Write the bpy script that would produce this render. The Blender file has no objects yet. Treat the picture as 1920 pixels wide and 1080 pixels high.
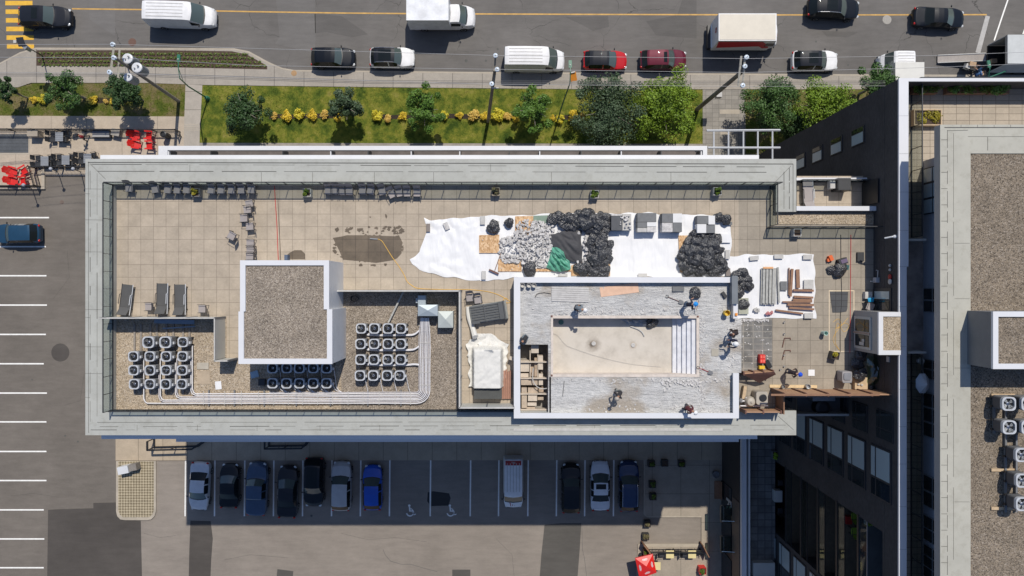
import bpy, math, random
from mathutils import Vector, Matrix, noise
R = math.radians
random.seed(7)
SC = bpy.context.scene
COL = SC.collection

# ------------------------------------------------------------------ camera, sky, sun, exposure
H = 65.6            # flying height of the camera, metres
F = 1280.0          # focal length in pixels of the 1920 wide photograph
cam = bpy.data.cameras.new('camera'); cam.lens = 24; cam.sensor_width = 36; cam.clip_end = 3000
camo = bpy.data.objects.new('camera', cam); COL.objects.link(camo)
camo.location = (0, 0, H); camo.rotation_euler = (0, 0, 0); SC.camera = camo
SUN_EL = R(57.5); SUN_AZ = R(16.9)     # azimuth measured from +Y (picture top) towards +X
W = bpy.data.worlds.new('World'); SC.world = W; W.use_nodes = True
nt = W.node_tree; bg = nt.nodes['Background']
sky = nt.nodes.new('ShaderNodeTexSky'); sky.sky_type = 'NISHITA'; sky.sun_disc = False
sky.sun_elevation = SUN_EL; sky.sun_rotation = SUN_AZ; sky.ozone_density = 2.2
wb_ = nt.nodes.new('ShaderNodeMix'); wb_.data_type = 'RGBA'; wb_.blend_type = 'MULTIPLY'; wb_.inputs[0].default_value = 1; wb_.inputs[7].default_value = (.90, .985, 1.12, 1)
nt.links.new(sky.outputs[0], wb_.inputs[6]); nt.links.new(wb_.outputs[2], bg.inputs[0]); bg.inputs[1].default_value = 0.08
sl = bpy.data.lights.new('sun', 'SUN'); sl.energy = 3.65; sl.angle = R(0.5); sl.color = (1.0, 0.935, 0.83)
so = bpy.data.objects.new('sun', sl); COL.objects.link(so)
so.location = (40, 120, 200); so.rotation_euler = (math.pi/2 - SUN_EL, 0, math.pi - SUN_AZ)
SC.view_settings.view_transform = 'Standard'; SC.view_settings.look = 'None'
SC.view_settings.exposure = 0.03; SC.view_settings.gamma = 1.0

# ------------------------------------------------------------------ helpers
def P(x, y, z=0.0):                 # a spot of the photograph, at height z, in metres
    return Vector(((x-960)*(H-z)/F, (540-y)*(H-z)/F, z))
def P2(x, y, z=0.0):
    p = P(x, y, z); return (p.x, p.y)
def poly(pts, z): return [P2(x, y, z) for x, y in pts]
def rectp(x0, y0, x1, y1, z): return poly([(x0, y1), (x1, y1), (x1, y0), (x0, y0)], z)
def px(n, z=0.0): return n*(H-z)/F  # picture pixels to metres at height z

class MB:
    def __init__(s): s.v = []; s.f = []
    def add(s, vs, fs):
        b = len(s.v); s.v += [tuple(v) for v in vs]; s.f += [tuple(b+i for i in f) for f in fs]; return s
    def box(s, c, d, rz=0, rx=0, ry=0):
        m = Matrix.Rotation(rz, 3, 'Z') @ Matrix.Rotation(ry, 3, 'Y') @ Matrix.Rotation(rx, 3, 'X')
        vs = [Vector(c) + m @ Vector((a*d[0]/2, b*d[1]/2, e*d[2]/2)) for e in (-1, 1) for a, b in ((-1, -1), (1, -1), (1, 1), (-1, 1))]
        return s.add(vs, [(3, 2, 1, 0), (4, 5, 6, 7), (0, 1, 5, 4), (1, 2, 6, 5), (2, 3, 7, 6), (3, 0, 4, 7)])
    def prism(s, pts, z0, z1):
        a = sum(pts[i][0]*pts[(i+1) % len(pts)][1] - pts[(i+1) % len(pts)][0]*pts[i][1] for i in range(len(pts)))
        if a < 0: pts = pts[::-1]
        n = len(pts); vs = [(x, y, z0) for x, y in pts] + [(x, y, z1) for x, y in pts]
        return s.add(vs, [tuple(range(n-1, -1, -1)), tuple(range(n, 2*n))] + [(i, (i+1) % n, n+(i+1) % n, n+i) for i in range(n)])
    def rp(s, x0, y0, x1, y1, z0, z1):           # upright block whose top covers this rectangle of the photograph
        return s.prism(rectp(x0, y0, x1, y1, z1), z0, z1)
    def sheet(s, pts, z):
        a = sum(pts[i][0]*pts[(i+1) % len(pts)][1] - pts[(i+1) % len(pts)][0]*pts[i][1] for i in range(len(pts)))
        if a < 0: pts = pts[::-1]
        return s.add([(x, y, z) for x, y in pts], [tuple(range(len(pts)))])
    def tube(s, pts, r, n=8, r2=None):
        pts = [Vector(p) for p in pts]; vs = []; N = len(pts)
        for i, p in enumerate(pts):
            t = (pts[min(i+1, N-1)] - pts[max(i-1, 0)])
            t = t.normalized() if t.length > 1e-9 else Vector((0, 0, 1))
            u = t.cross(Vector((0, 0, 1)) if abs(t.z) < .95 else Vector((1, 0, 0))).normalized(); w = u.cross(t)
            rr = r if r2 is None else r + (r2-r)*i/(N-1)
            vs += [p + (u*math.cos(k*2*math.pi/n) + w*math.sin(k*2*math.pi/n))*rr for k in range(n)]
        fs = [(i*n+k, i*n+(k+1) % n, (i+1)*n+(k+1) % n, (i+1)*n+k) for i in range(N-1) for k in range(n)]
        fs = [f[::-1] for f in fs]
        fs += [tuple(range(n)), tuple(range(N*n-1, (N-1)*n-1, -1))]
        return s.add(vs, fs)
    def lathe(s, prof, c=(0, 0, 0), n=16, cap=True):
        vs = []; m = len(prof)
        for r, z in prof: vs += [(c[0]+r*math.cos(k*2*math.pi/n), c[1]+r*math.sin(k*2*math.pi/n), c[2]+z) for k in range(n)]
        fs = [(i*n+k, i*n+(k+1) % n, (i+1)*n+(k+1) % n, (i+1)*n+k) for i in range(m-1) for k in range(n)]
        if cap: fs += [tuple(range(n-1, -1, -1)), tuple(range((m-1)*n, m*n))]
        return s.add(vs, fs)
    def ell(s, c, r, n=10, m=7, rot=None):
        vs = []; fs = []
        for i in range(m+1):
            a = math.pi*i/m - math.pi/2
            for k in range(n):
                b = 2*math.pi*k/n; p = Vector((r[0]*math.cos(a)*math.cos(b), r[1]*math.cos(a)*math.sin(b), r[2]*math.sin(a)))
                vs.append(Vector(c) + (rot @ p if rot else p))
        for i in range(m):
            for k in range(n): fs.append((i*n+k, i*n+(k+1) % n, (i+1)*n+(k+1) % n, (i+1)*n+k))
        return s.add(vs, fs)
    def grid(s, rows):                            # rows of equal length, first row at the top of the picture
        n = len(rows[0]); vs = [p for r in rows for p in r]
        return s.add(vs, [((i+1)*n+k, (i+1)*n+k+1, i*n+k+1, i*n+k) for i in range(len(rows)-1) for k in range(n-1)])
    def parts(s, name, mat, parent, n=8):            # one object for every block of n points
        fs = {}
        for f in s.f: fs.setdefault(f[0]//n, []).append(f)
        for k, ff in fs.items(): q = MB(); q.v = s.v[k*n:(k+1)*n]; q.f = [tuple(i-k*n for i in f) for f in ff]; q.build(name, mat, parent)
    def build(s, name, mat, parent=None, smooth=False, loc=None, ang=40):
        o = Vector((0, 0, 0))
        if loc is not None: o = Vector(loc)
        elif parent is not None:
            q = parent
            while q: o = o + Vector(q.location); q = q.parent
        if smooth and len(s.v) < 30000:          # weld so that smooth shading runs across faces
            ix = {}; mp = []; vv = []
            for v in s.v:
                k = (round(v[0], 4), round(v[1], 4), round(v[2], 4))
                if k not in ix: ix[k] = len(vv); vv.append(v)
                mp.append(ix[k])
            s.v = vv; s.f = [g for g in (tuple(dict.fromkeys(mp[i] for i in f)) for f in s.f) if len(g) > 2]
        me = bpy.data.meshes.new(name)
        me.from_pydata([(v[0]-o[0], v[1]-o[1], v[2]-o[2]) for v in s.v], [], s.f); me.update()
        for m in (mat if isinstance(mat, (list, tuple)) else [mat]): me.materials.append(m)
        if smooth:
            me.shade_smooth(); me.set_sharp_from_angle(angle=R(ang))
        ob = bpy.data.objects.new(name, me); COL.objects.link(ob)
        if loc is not None: ob.location = o
        if parent is not None: ob.parent = parent
        return ob

def tag(o, label=None, cat=None, group=None, kind=None):
    if label: o['label'] = label
    if cat: o['category'] = cat
    if group: o['group'] = group
    if kind: o['kind'] = kind
    return o
def thing(name, label, cat, loc=(0, 0, 0), rz=0, group=None):
    o = bpy.data.objects.new(name, None); COL.objects.link(o); o.empty_display_size = .2
    o.location = loc; o.rotation_euler = (0, 0, rz)
    return tag(o, label, cat, group)
def struct(name, mb, mat, **k): return tag(mb.build(name, mat, **k), kind='structure')
def copy_tree(o, parent=None):
    c = o.copy(); COL.objects.link(c)
    if parent is not None: c.parent = parent
    for ch in [x for x in o.children]: copy_tree(ch, c)
    return c
_used = set()
def place(proto, loc, rz=0, label=None, group=None, sc=1.0, cat=None):   # first use moves the prototype, later uses copy it
    if proto.name in _used: o = copy_tree(proto)
    else: o = proto; _used.add(proto.name)
    o.location = loc; o.rotation_euler = (0, 0, rz)
    o.scale = (sc, sc, sc) if not isinstance(sc, tuple) else sc
    return tag(o, label, cat, group)
ORD = 'first second third fourth fifth sixth seventh eighth ninth tenth eleventh twelfth thirteenth fourteenth fifteenth sixteenth seventeenth eighteenth nineteenth twentieth'.split()
def resample(pl, n):
    pl = [Vector((*p, 0)) for p in pl]; L = [0]
    for i in range(1, len(pl)): L.append(L[-1] + (pl[i]-pl[i-1]).length)
    out = []
    for k in range(n):
        d = L[-1]*k/(n-1); i = 1
        while i < len(L)-1 and L[i] < d: i += 1
        t = (d-L[i-1])/max(1e-9, L[i]-L[i-1]); p = pl[i-1].lerp(pl[i], t); out.append((p.x, p.y))
    return out
def smooth_path(pts, n=8):
    pts = [Vector(p) for p in pts]; out = []
    for i in range(len(pts)-1):
        a = pts[max(i-1, 0)]; b = pts[i]; c = pts[i+1]; d = pts[min(i+2, len(pts)-1)]
        for k in range(n):
            t = k/n
            out.append(0.5*((2*b) + (c-a)*t + (2*a-5*b+4*c-d)*t*t + (3*b-a-3*c+d)*t**3))
    out.append(pts[-1]); return out

# ------------------------------------------------------------------ materials
def C(r, g, b):                      # 0..255 display values to a linear colour
    f = lambda c: c/12.92 if c <= .04045 else ((c+.055)/1.055)**2.4
    return tuple(f(c/255) for c in (r, g, b))
class NM:
    def __init__(s, name, rough=.7, metal=0, spec=.5):
        s.m = bpy.data.materials.new(name); s.m.use_nodes = True; s.n = s.m.node_tree.nodes; s.l = s.m.node_tree.links
        s.b = s.n['Principled BSDF']; s.b.inputs['Roughness'].default_value = rough; s.b.inputs['Metallic'].default_value = metal
        s.b.inputs['Specular IOR Level'].default_value = spec
        s.pos = None
    def P(s):
        if not s.pos: s.pos = s.n.new('ShaderNodeNewGeometry').outputs['Position']
        return s.pos
    def node(s, t, **k):
        n = s.n.new(t)
        for a, b in k.items(): setattr(n, a, b)
        return n
    def noise(s, scale, detail=3, rough=.55, stretch=None):
        v = s.P()
        if stretch:
            mp = s.n.new('ShaderNodeMapping'); mp.inputs['Scale'].default_value = stretch; s.l.new(v, mp.inputs[0]); v = mp.outputs[0]
        n = s.n.new('ShaderNodeTexNoise'); n.inputs['Scale'].default_value = scale; n.inputs['Detail'].default_value = detail
        n.inputs['Roughness'].default_value = rough; s.l.new(v, n.inputs['Vector']); return n.outputs[0]
    def ramp(s, fac, stops):
        r = s.n.new('ShaderNodeValToRGB'); e = r.color_ramp.elements
        while len(e) < len(stops): e.new(.5)
        for q, (p, c) in zip(e, stops): q.position = p; q.color = (*c, 1) if len(c) == 3 else c
        s.l.new(fac, r.inputs[0]); return r.outputs[0]
    def mix(s, fac, a, b, mode='MIX'):
        n = s.n.new('ShaderNodeMix'); n.data_type = 'RGBA'; n.blend_type = mode
        for i, v in ((0, fac), (6, a), (7, b)):
            if hasattr(v, 'is_output'): s.l.new(v, n.inputs[i])
            else: n.inputs[i].default_value = v if i == 0 else ((*v, 1) if len(v) == 3 else v)
        return n.outputs[2]
    def bump(s, h, strength=.3, dist=.02):
        b = s.n.new('ShaderNodeBump'); b.inputs['Strength'].default_value = strength; b.inputs['Distance'].default_value = dist
        s.l.new(h, b.inputs['Height']); s.l.new(b.outputs[0], s.b.inputs['Normal'])
    def out(s, col):
        if hasattr(col, 'is_output'): s.l.new(col, s.b.inputs['Base Color'])
        else: s.b.inputs['Base Color'].default_value = (*col, 1)
        return s.m
def sc3(c, k): return tuple(min(1, x*k) for x in c)
def mat(name, col, rough=.65, metal=0, var=.15, scale=1.5, bump=0, bscale=30, spec=.5):
    m = NM(name, rough, metal, spec)
    if var:
        n = m.noise(scale, 5, .62)
        c = m.ramp(n, [(.3, sc3(col, 1-var)), (.7, sc3(col, 1+var))])
    else: c = col
    if bump: m.bump(m.noise(bscale, 3), bump, .01)
    return m.out(c)
def gridlines(m, w, h, base, line, lw=.012, off=(0, 0), var=.1):
    mp = m.n.new('ShaderNodeMapping'); mp.inputs['Location'].default_value = (off[0], off[1], 0); m.l.new(m.P(), mp.inputs[0])
    b = m.node('ShaderNodeTexBrick', offset=0.0, squash=1.0); b.inputs['Scale'].default_value = 1.0
    b.inputs['Brick Width'].default_value = w; b.inputs['Row Height'].default_value = h; b.inputs['Mortar Size'].default_value = lw
    b.inputs['Mortar Smooth'].default_value = .1; b.inputs['Bias'].default_value = 0
    b.inputs['Color1'].default_value = (*sc3(base, 1-var), 1); b.inputs['Color2'].default_value = (*sc3(base, 1+var), 1)
    b.inputs['Mortar'].default_value = (*line, 1); m.l.new(mp.outputs[0], b.inputs['Vector']); return b
def tile_mat(name, w, h, base, line, lw=.012, off=(0, 0), var=.07, blotch=.16, rough=.75):
    m = NM(name, rough); b = gridlines(m, w, h, base, line, lw, off, var)
    n = m.ramp(m.noise(1.1, 6, .65), [(.3, (1-blotch,)*3), (.7, (1+blotch*.5,)*3)])
    n2 = m.ramp(m.noise(7, 4, .6), [(.35, (.94,)*3), (.65, (1.04,)*3)])
    return m.out(m.mix(1, m.mix(1, b.outputs[0], n, 'MULTIPLY'), n2, 'MULTIPLY'))
def gravel_mat(name, cols, scale=9, bump=.9):
    m = NM(name, .85); v = m.n.new('ShaderNodeTexVoronoi'); v.inputs['Scale'].default_value = scale; m.l.new(m.P(), v.inputs['Vector'])
    sp = m.n.new('ShaderNodeSeparateColor'); m.l.new(v.outputs['Color'], sp.inputs[0])
    c = m.ramp(sp.outputs[0], [(i/(len(cols)-1), k) for i, k in enumerate(cols)])
    big = m.ramp(m.noise(.9, 4), [(.3, (.86,)*3), (.7, (1.1,)*3)])
    m.bump(m.ramp(v.outputs['Distance'], [(0, (1, 1, 1)), (.6, (0, 0, 0))]), bump, .06)
    return m.out(m.mix(1, c, big, 'MULTIPLY'))
def crack_mat(name, base, crack, scale=.22, var=.16, lines=True, lw=.012, rough=.85, warp=.5):
    m = NM(name, rough, spec=.3)
    c = m.ramp(m.noise(.16, 6, .65), [(.32, sc3(base, 1-var)), (.68, sc3(base, 1+var))])
    c = m.mix(1, c, m.ramp(m.noise(1.4, 5, .7, (.35, 1.6, 1)), [(.3, (.88,)*3), (.7, (1.09,)*3)]), 'MULTIPLY')
    c = m.mix(1, c, m.ramp(m.noise(38, 2, .6), [(.25, (.82,)*3), (.75, (1.15,)*3)]), 'MULTIPLY')
    if lines:
        nv = m.n.new('ShaderNodeTexNoise'); nv.inputs['Scale'].default_value = .9; nv.inputs['Detail'].default_value = 4; m.l.new(m.P(), nv.inputs['Vector'])
        mx = m.n.new('ShaderNodeVectorMath'); mx.operation = 'MULTIPLY_ADD'; mx.inputs[1].default_value = (warp, warp, warp)
        m.l.new(nv.outputs['Color'], mx.inputs[0]); m.l.new(m.P(), mx.inputs[2])
        v = m.node('ShaderNodeTexVoronoi', feature='DISTANCE_TO_EDGE'); v.inputs['Scale'].default_value = scale; m.l.new(mx.outputs[0], v.inputs['Vector'])
        ln = m.ramp(v.outputs['Distance'], [(0, (1, 1, 1)), (lw*scale*2.2, (0, 0, 0))])
        br = m.ramp(m.noise(.23, 3), [(.46, (0, 0, 0)), (.56, (1, 1, 1))])
        c = m.mix(m.mix(1, ln, br, 'MULTIPLY'), c, crack)
    m.bump(m.noise(30, 3), .25, .01)
    return m.out(c)
def brick_mat(name, a, b, mortar, w=.22, h=.075):
    m = NM(name, .85)
    # bricks run along the wall: use the sum of x and y for the length and z for the courses
    sx = m.n.new('ShaderNodeSeparateXYZ'); m.l.new(m.P(), sx.inputs[0])
    ad = m.node('ShaderNodeMath', operation='ADD'); m.l.new(sx.outputs[0], ad.inputs[0]); m.l.new(sx.outputs[1], ad.inputs[1])
    cb = m.n.new('ShaderNodeCombineXYZ'); m.l.new(ad.outputs[0], cb.inputs[0]); m.l.new(sx.outputs[2], cb.inputs[1])
    t = m.n.new('ShaderNodeTexBrick'); t.inputs['Scale'].default_value = 1; t.inputs['Brick Width'].default_value = w; t.inputs['Row Height'].default_value = h
    t.inputs['Mortar Size'].default_value = .008; t.inputs['Color1'].default_value = (*a, 1); t.inputs['Color2'].default_value = (*b, 1); t.inputs['Mortar'].default_value = (*mortar, 1)
    m.l.new(cb.outputs[0], t.inputs['Vector'])
    n = m.ramp(m.noise(.6, 5), [(.3, (.8,)*3), (.7, (1.15,)*3)])
    return m.out(m.mix(1, t.outputs[0], n, 'MULTIPLY'))
def glass_mat(name, col, mixf=.12, rough=.03, tint=None):          # see-through sheet glass
    m = NM(name); n = m.n; n.remove(m.b)
    tr = n.new('ShaderNodeBsdfTransparent'); tr.inputs[0].default_value = (*col, 1)
    gl = n.new('ShaderNodeBsdfGlossy'); gl.inputs['Roughness'].default_value = rough; gl.inputs[0].default_value = (.8, .85, .9, 1)
    mx = n.new('ShaderNodeMixShader'); mx.inputs[0].default_value = mixf
    m.l.new(tr.outputs[0], mx.inputs[1]); m.l.new(gl.outputs[0], mx.inputs[2]); m.l.new(mx.outputs[0], n['Material Output'].inputs[0]); return m.m
def paint(name, col, rough=.4, metal=.0, coat=.9, flake=0):
    m = NM(name, .45, metal*.4, .12); m.b.inputs['Coat Weight'].default_value = coat; m.b.inputs['Coat Roughness'].default_value = .03
    c = m.ramp(m.noise(2.2, 4), [(.3, sc3(col, .93)), (.7, sc3(col, 1.06))]); return m.out(c)

M_road = crack_mat('road_asphalt', (.152, .143, .135), (.05, .048, .046), .2, .15, lw=.010, warp=.9)
M_lot = crack_mat('lot_asphalt', (.166, .147, .128), (.08, .072, .065), .06, .14, lines=False)
M_lot2 = crack_mat('pale_lot_asphalt', (.26, .228, .197), (.08, .072, .065), .06, .12, lines=False)
M_lotnew = crack_mat('sealed_asphalt', (.084, .075, .068), (.04, .04, .04), .1, .16, lines=False)
M_patch = crack_mat('patched_asphalt', (.098, .092, .084), (.04, .04, .04), .1, .12, lines=False)
M_patchr = crack_mat('road_patch_asphalt', (.125, .118, .112), (.05, .05, .05), .1, .1, lines=False)
M_patchl = crack_mat('light_patch_asphalt', (.165, .157, .15), (.04, .04, .04), .1, .1, lines=False)
M_walk = tile_mat('sidewalk_concrete', 2.85, 60, (.36, .325, .28), (.15, .135, .12), .03, (0, 30), .04, .14)
M_patio = tile_mat('patio_concrete', 3.4, 2.4, (.47, .395, .31), (.25, .21, .17), .022, (0, 0), .04, .13)
M_plaza = tile_mat('plaza_concrete', 2.75, 2.75, (.36, .31, .25), (.17, .15, .12), .022, (.3, .5), .05, .14)
M_pavers = tile_mat('path_pavers', .62, .42, (.27, .25, .22), (.15, .14, .125), .018, (0, 0), .12, .15)
M_kerb = mat('kerb_concrete', (.42, .37, .30), .8, var=.12)
M_deck = tile_mat('terrace_tiles', .8125, .8125, (.44, .372, .292), (.245, .205, .16), .014, (.31, .12), .04, .17)
M_decke = tile_mat('worn_terrace_tiles', .8125, .8125, (.335, .292, .235), (.18, .155, .122), .014, (.31, .12), .05, .16)
M_gravel = gravel_mat('roof_gravel', [(.12, .098, .078), (.27, .225, .175), (.38, .32, .255), (.20, .165, .135), (.52, .455, .38)], 20, .6)
M_gravel2 = gravel_mat('tan_roof_gravel', [(.20, .155, .11), (.40, .32, .225), (.55, .45, .33), (.31, .25, .18), (.63, .545, .44)], 19, .6)
M_gravelT = gravel_mat('brown_roof_gravel', [(.075, .06, .045), (.21, .17, .125), (.31, .25, .185), (.15, .12, .09), (.38, .325, .265)], 18, .6)
def membrane(name, col):
    m = NM(name, .7); c = m.ramp(m.noise(.5, 6, .65), [(.3, sc3(col, .90)), (.7, sc3(col, 1.07))])
    c = m.mix(1, c, m.ramp(m.noise(2.6, 5, .7), [(.28, (.86, .85, .83)), (.5, (1, 1, 1))]), 'MULTIPLY'); m.bump(m.noise(1.2, 3), .25, .03); return m.out(c)
M_cap = membrane('grey_membrane', (.415, .422, .395)); M_capr = membrane('light_membrane', (.44, .43, .375))
M_seam = mat('seam_sealant', (.09, .09, .085), .8, var=.2)
M_white = mat('white_metal_coping', (.68, .69, .72), .4, var=.03, scale=.8)
M_whited = mat('white_painted_steel', (.62, .64, .67), .4, var=.03)
M_greyp = mat('grey_cladding', (.34, .335, .33), .5, var=.05)
M_greyl = mat('light_grey_panel', (.50, .505, .48), .5, var=.05)
M_greyd = mat('dark_grey_cladding', (.17, .175, .185), .55, var=.08)
M_brickd = brick_mat('dark_brick', (.050, .047, .048), (.074, .069, .071), (.042, .04, .041))
M_brickg = brick_mat('grey_brick', (.16, .15, .145), (.2, .19, .18), (.12, .12, .12))
M_black = mat('black_metal', (.018, .019, .022), .45, var=.1)
M_dark = mat('charcoal_plastic', (.035, .037, .042), .5, var=.1)
M_glassd = NM('dark_window_glass', .04, 0, .6).out((.018, .024, .028))
M_glassb = NM('pale_window_glass', .12, 0, .6).out((.42, .50, .52))  # pale base colour; paints the light reflection on the north panes
M_rail = glass_mat('tinted_rail_glass', (.76, .79, .78), .07)
M_canopy = glass_mat('canopy_glass', (.35, .48, .44), .12)
M_cover = glass_mat('green_film', (.55, .72, .58), .14, .15)
M_steel = mat('galvanised_steel', (.42, .44, .46), .38, .6, var=.1, scale=4)
M_acbody = mat('condenser_metal', (.17, .18, .195), .45, .2, var=.06)
M_actop = mat('condenser_cover', (.54, .56, .59), .4, .1, var=.05)
M_fan = mat('fan_grey', (.028, .030, .036), .35, .1, var=.05)
M_pipe = mat('white_pipe_insulation', (.74, .73, .745), .55, var=.08, scale=6)
M_wood = mat('raw_timber', (.52, .39, .25), .75, var=.15, scale=6)
M_woodw = mat('brown_stained_wood', (.27, .145, .085), .6, var=.18, scale=5)
M_woodd = mat('dark_brown_wood', (.15, .072, .055), .6, var=.2, scale=5)
M_woodg = mat('weathered_grey_boards', (.40, .40, .38), .8, var=.2, scale=5)
M_line = mat('white_road_paint', (.84, .83, .80), .7, var=.10, scale=3)
M_lineo = mat('worn_white_paint', (.42, .41, .40), .7, var=.12, scale=3)
M_yellow = mat('yellow_road_paint', (.74, .43, .045), .7, var=.14, scale=3)
M_yelline = mat('orange_road_paint', (.56, .33, .09), .7, var=.2, scale=2)
M_soil = mat('planting_soil', (.075, .05, .036), .95, var=.4, scale=8, bump=1, bscale=12)
M_mulch = mat('dark_mulch', (.035, .025, .02), .95, var=.4, scale=8, bump=1, bscale=12)
M_tyre = mat('tyre_rubber', (.02, .02, .021), .8, var=.1)
M_rim = mat('alloy_rim', (.45, .46, .47), .3, .8, var=.05)
M_carglass = NM('car_glass', .04, 0, .25).out((.012, .016, .018))
M_wind = NM('windshield_glass', .05, 0, .9).out((.075, .10, .095))
M_lamp = NM('headlamp_lens', .1, 0, .8).out((.55, .57, .58))
M_tail = NM('red_tail_lens', .15, 0, .6).out((.42, .015, .012))
M_red = mat('red_plastic', (.68, .022, .018), .4, var=.08)
M_redd = mat('dark_red_plastic', (.36, .02, .02), .45, var=.08)
TP = NM('white_tarpaulin', .45); TP.bump(TP.noise(.55, 3, .45, (1.9, .6, 1)), .7, .3); M_tarp = TP.out((.78, .785, .80))
M_bag = NM('black_bin_bag', .27, 0, 1.0); M_bag.bump(M_bag.noise(4.5, 5, .62), 1.0, .14); M_bag = M_bag.out((.040, .041, .046))
M_geo = mat('black_geotextile', (.06, .06, .066), .8, var=.15, scale=5)
M_green = mat('green_tarpaulin', (.11, .35, .25), .45, var=.1)
M_fabric = mat('grey_mesh_fabric', (.33, .30, .295), .8, var=.06)
M_fabricd = mat('dark_mesh_fabric', (.085, .085, .085), .8, var=.1)
M_slab = mat('concrete_slab', (.50, .49, .47), .8, var=.12, scale=4)
M_stoneg = mat('grey_paver_stone', (.17, .175, .18), .8, var=.12, scale=4)
M_cable_y = mat('yellow_cable', (.75, .45, .09), .5, var=.05)
M_cable_r = mat('red_cable', (.55, .05, .05), .5, var=.05)
M_wire = mat('overhead_wire', (.42, .42, .43), .5, var=.05)
M_wired = mat('dark_overhead_wire', (.10, .10, .11), .5, var=.05)
M_pole = mat('weathered_pole_wood', (.27, .24, .20), .85, var=.25, scale=5)
M_lampgreen = mat('green_lamp_paint', (.03, .16, .10), .4, var=.1)
M_chrome = NM('bright_metal', .18, .9).out((.75, .76, .78))
M_skin = mat('skin', (.42, .24, .16), .6, var=.06)
M_orange = mat('orange_plastic', (.80, .30, .04), .5, var=.05)
M_blue = mat('blue_plastic', (.03, .17, .62), .35, var=.05)
M_card = mat('cardboard', (.42, .29, .18), .8, var=.1)
M_umb = mat('grey_umbrella_cloth', (.40, .42, .47), .8, var=.06)
M_greenpot = mat('lime_plastic', (.30, .44, .05), .5, var=.06)
M_cushion = mat('yellow_cushion', (.72, .62, .32), .8, var=.05)

# ------------------------------------------------------------------ ground, road, walks, lawns (the setting)
def S(name, pts, z, m, thick=0):
    b = MB(); q = poly(pts, 0.0)
    if thick: b.prism(q, z-thick, z)
    else: b.sheet(q, z)
    return struct(name, b, m)
S_ = None
g = MB(); g.sheet([(-900, -900), (900, -900), (900, 900), (-900, 900)], -.01); struct('ground', g, M_lot)
S('lot_surface', [(264, 863), (1376, 863), (1376, 1700), (264, 1700)], -.006, M_lot2)
S('road', [(-700, -260), (2700, -260), (2700, 160), (-700, 160)], .0, M_road)
for i, (pts, m) in enumerate([
    ([(514, -40), (590, -40), (592, 70), (590, 100), (515, 82), (524, 70)], M_patchl), ([(590, 26), (640, 30), (690, 64), (660, 70), (612, 60), (591, 62)], M_patchr),
    ([(1285, -20), (1306, -20), (1306, 72), (1230, 66), (1212, 40), (1270, 28)], M_patchr), ([(167, -20), (216, -20), (216, 68), (168, 36)], M_patchl),
    ([(1060, 32), (1140, 30), (1142, 50), (1112, 58), (1090, 46)], M_patchr), ([(1540, 58), (1610, 60), (1590, 70), (1550, 68)], M_patchr)]):
    S('road_patch', pts, .004, m)
LD = crack_mat('oil_darkened_asphalt', (.04, .04, .042), (.03, .03, .03), .1, .2, lines=False)
S('asphalt_patch', [(90, 956), (132, 954), (175, 953), (175, 943), (222, 942), (224, 974), (264, 977), (267, 1120), (88, 1120)], -.004, M_lotnew)
S('asphalt_patch', [(357, 976), (395, 977), (399, 1010), (396, 1050), (393, 1120), (353, 1120), (355, 1030)], -.004, M_lotnew)
S('asphalt_patch', [(1021, 984), (1050, 981), (1090, 981), (1087, 1030), (1080, 1120), (1009, 1120), (1015, 1040)], -.004, M_patch)
S('asphalt_patch', [(520, 1067), (550, 1071), (546, 1120), (515, 1120)], -.004, M_patch)
S('asphalt_patch', [(848, 1068), (882, 1068), (882, 1120), (848, 1120)], -.004, M_patch)
def disc(name, x, y, r, z, m, n=24):
    p = P(x, y, 0); b = MB(); b.sheet([(p.x+px(r)*math.cos(2*math.pi*k/n), p.y+px(r)*math.sin(2*math.pi*k/n)) for k in range(n)], z); return struct(name, b, m)
disc('asphalt_stain', 113, 661, 17, -.004, M_lotnew)
S('oil_stain', [(802, 923), (812, 921), (842, 925), (845, 934), (841, 948), (808, 949), (801, 940)], -.003, LD)
for x, y, r in ((1354, 114, 3.2), (1388, 113, 2.2), (1317, 112, 1.8), (1393, 116, 2), (874, 114, 3), (933, 92, 2), (911, 114, 2.4), (584, 967, 2.2), (1530, 78, 2), (1590, 122, 2), (1732, 113, 2), (146, 828, 1.6), (122, 817, 1.6), (60, 712, 1.4)):
    disc('tar_spot', x, y, r, .002, M_seam, 9)
# markings on the road
for i in range(6):
    y0 = 1.5+16.2*i; S('crosswalk_bar', [(10+.6*i, y0), (61+.6*i, y0), (61+.6*i, y0+8.5), (10+.6*i, y0+8.5)], .008, M_yellow)
def band(name, pts, w, z, m, bz=0):
    b = MB(); q = [P(x, y, bz) for x, y in pts]; up = []; dn = []
    for i, p in enumerate(q):
        t = (q[min(i+1, len(q)-1)] - q[max(i-1, 0)]).normalized(); n = Vector((-t.y, t.x, 0))*w/2
        up.append((p.x+n.x, p.y+n.y, z)); dn.append((p.x-n.x, p.y-n.y, z))
    b.grid([up, dn]); return struct(name, b, m)
band('centre_line', [(135, 16.5), (265, 18), (400, 20.5), (480, 22), (640, 24.5), (800, 25.8), (1100, 27), (1450, 28), (1620, 28), (1850, 27.5)], .13, .008, M_yelline)
S('stop_line', [(1848, 29), (1856, 31), (1838, 100), (1829, 98)], .008, M_lineo)
band('lane_line', [(1893, -10), (1880, 28), (1864, 76)], .13, .008, M_line)
band('lane_line', [(1935, 20), (1918, 64)], .13, .008, M_line)
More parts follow.
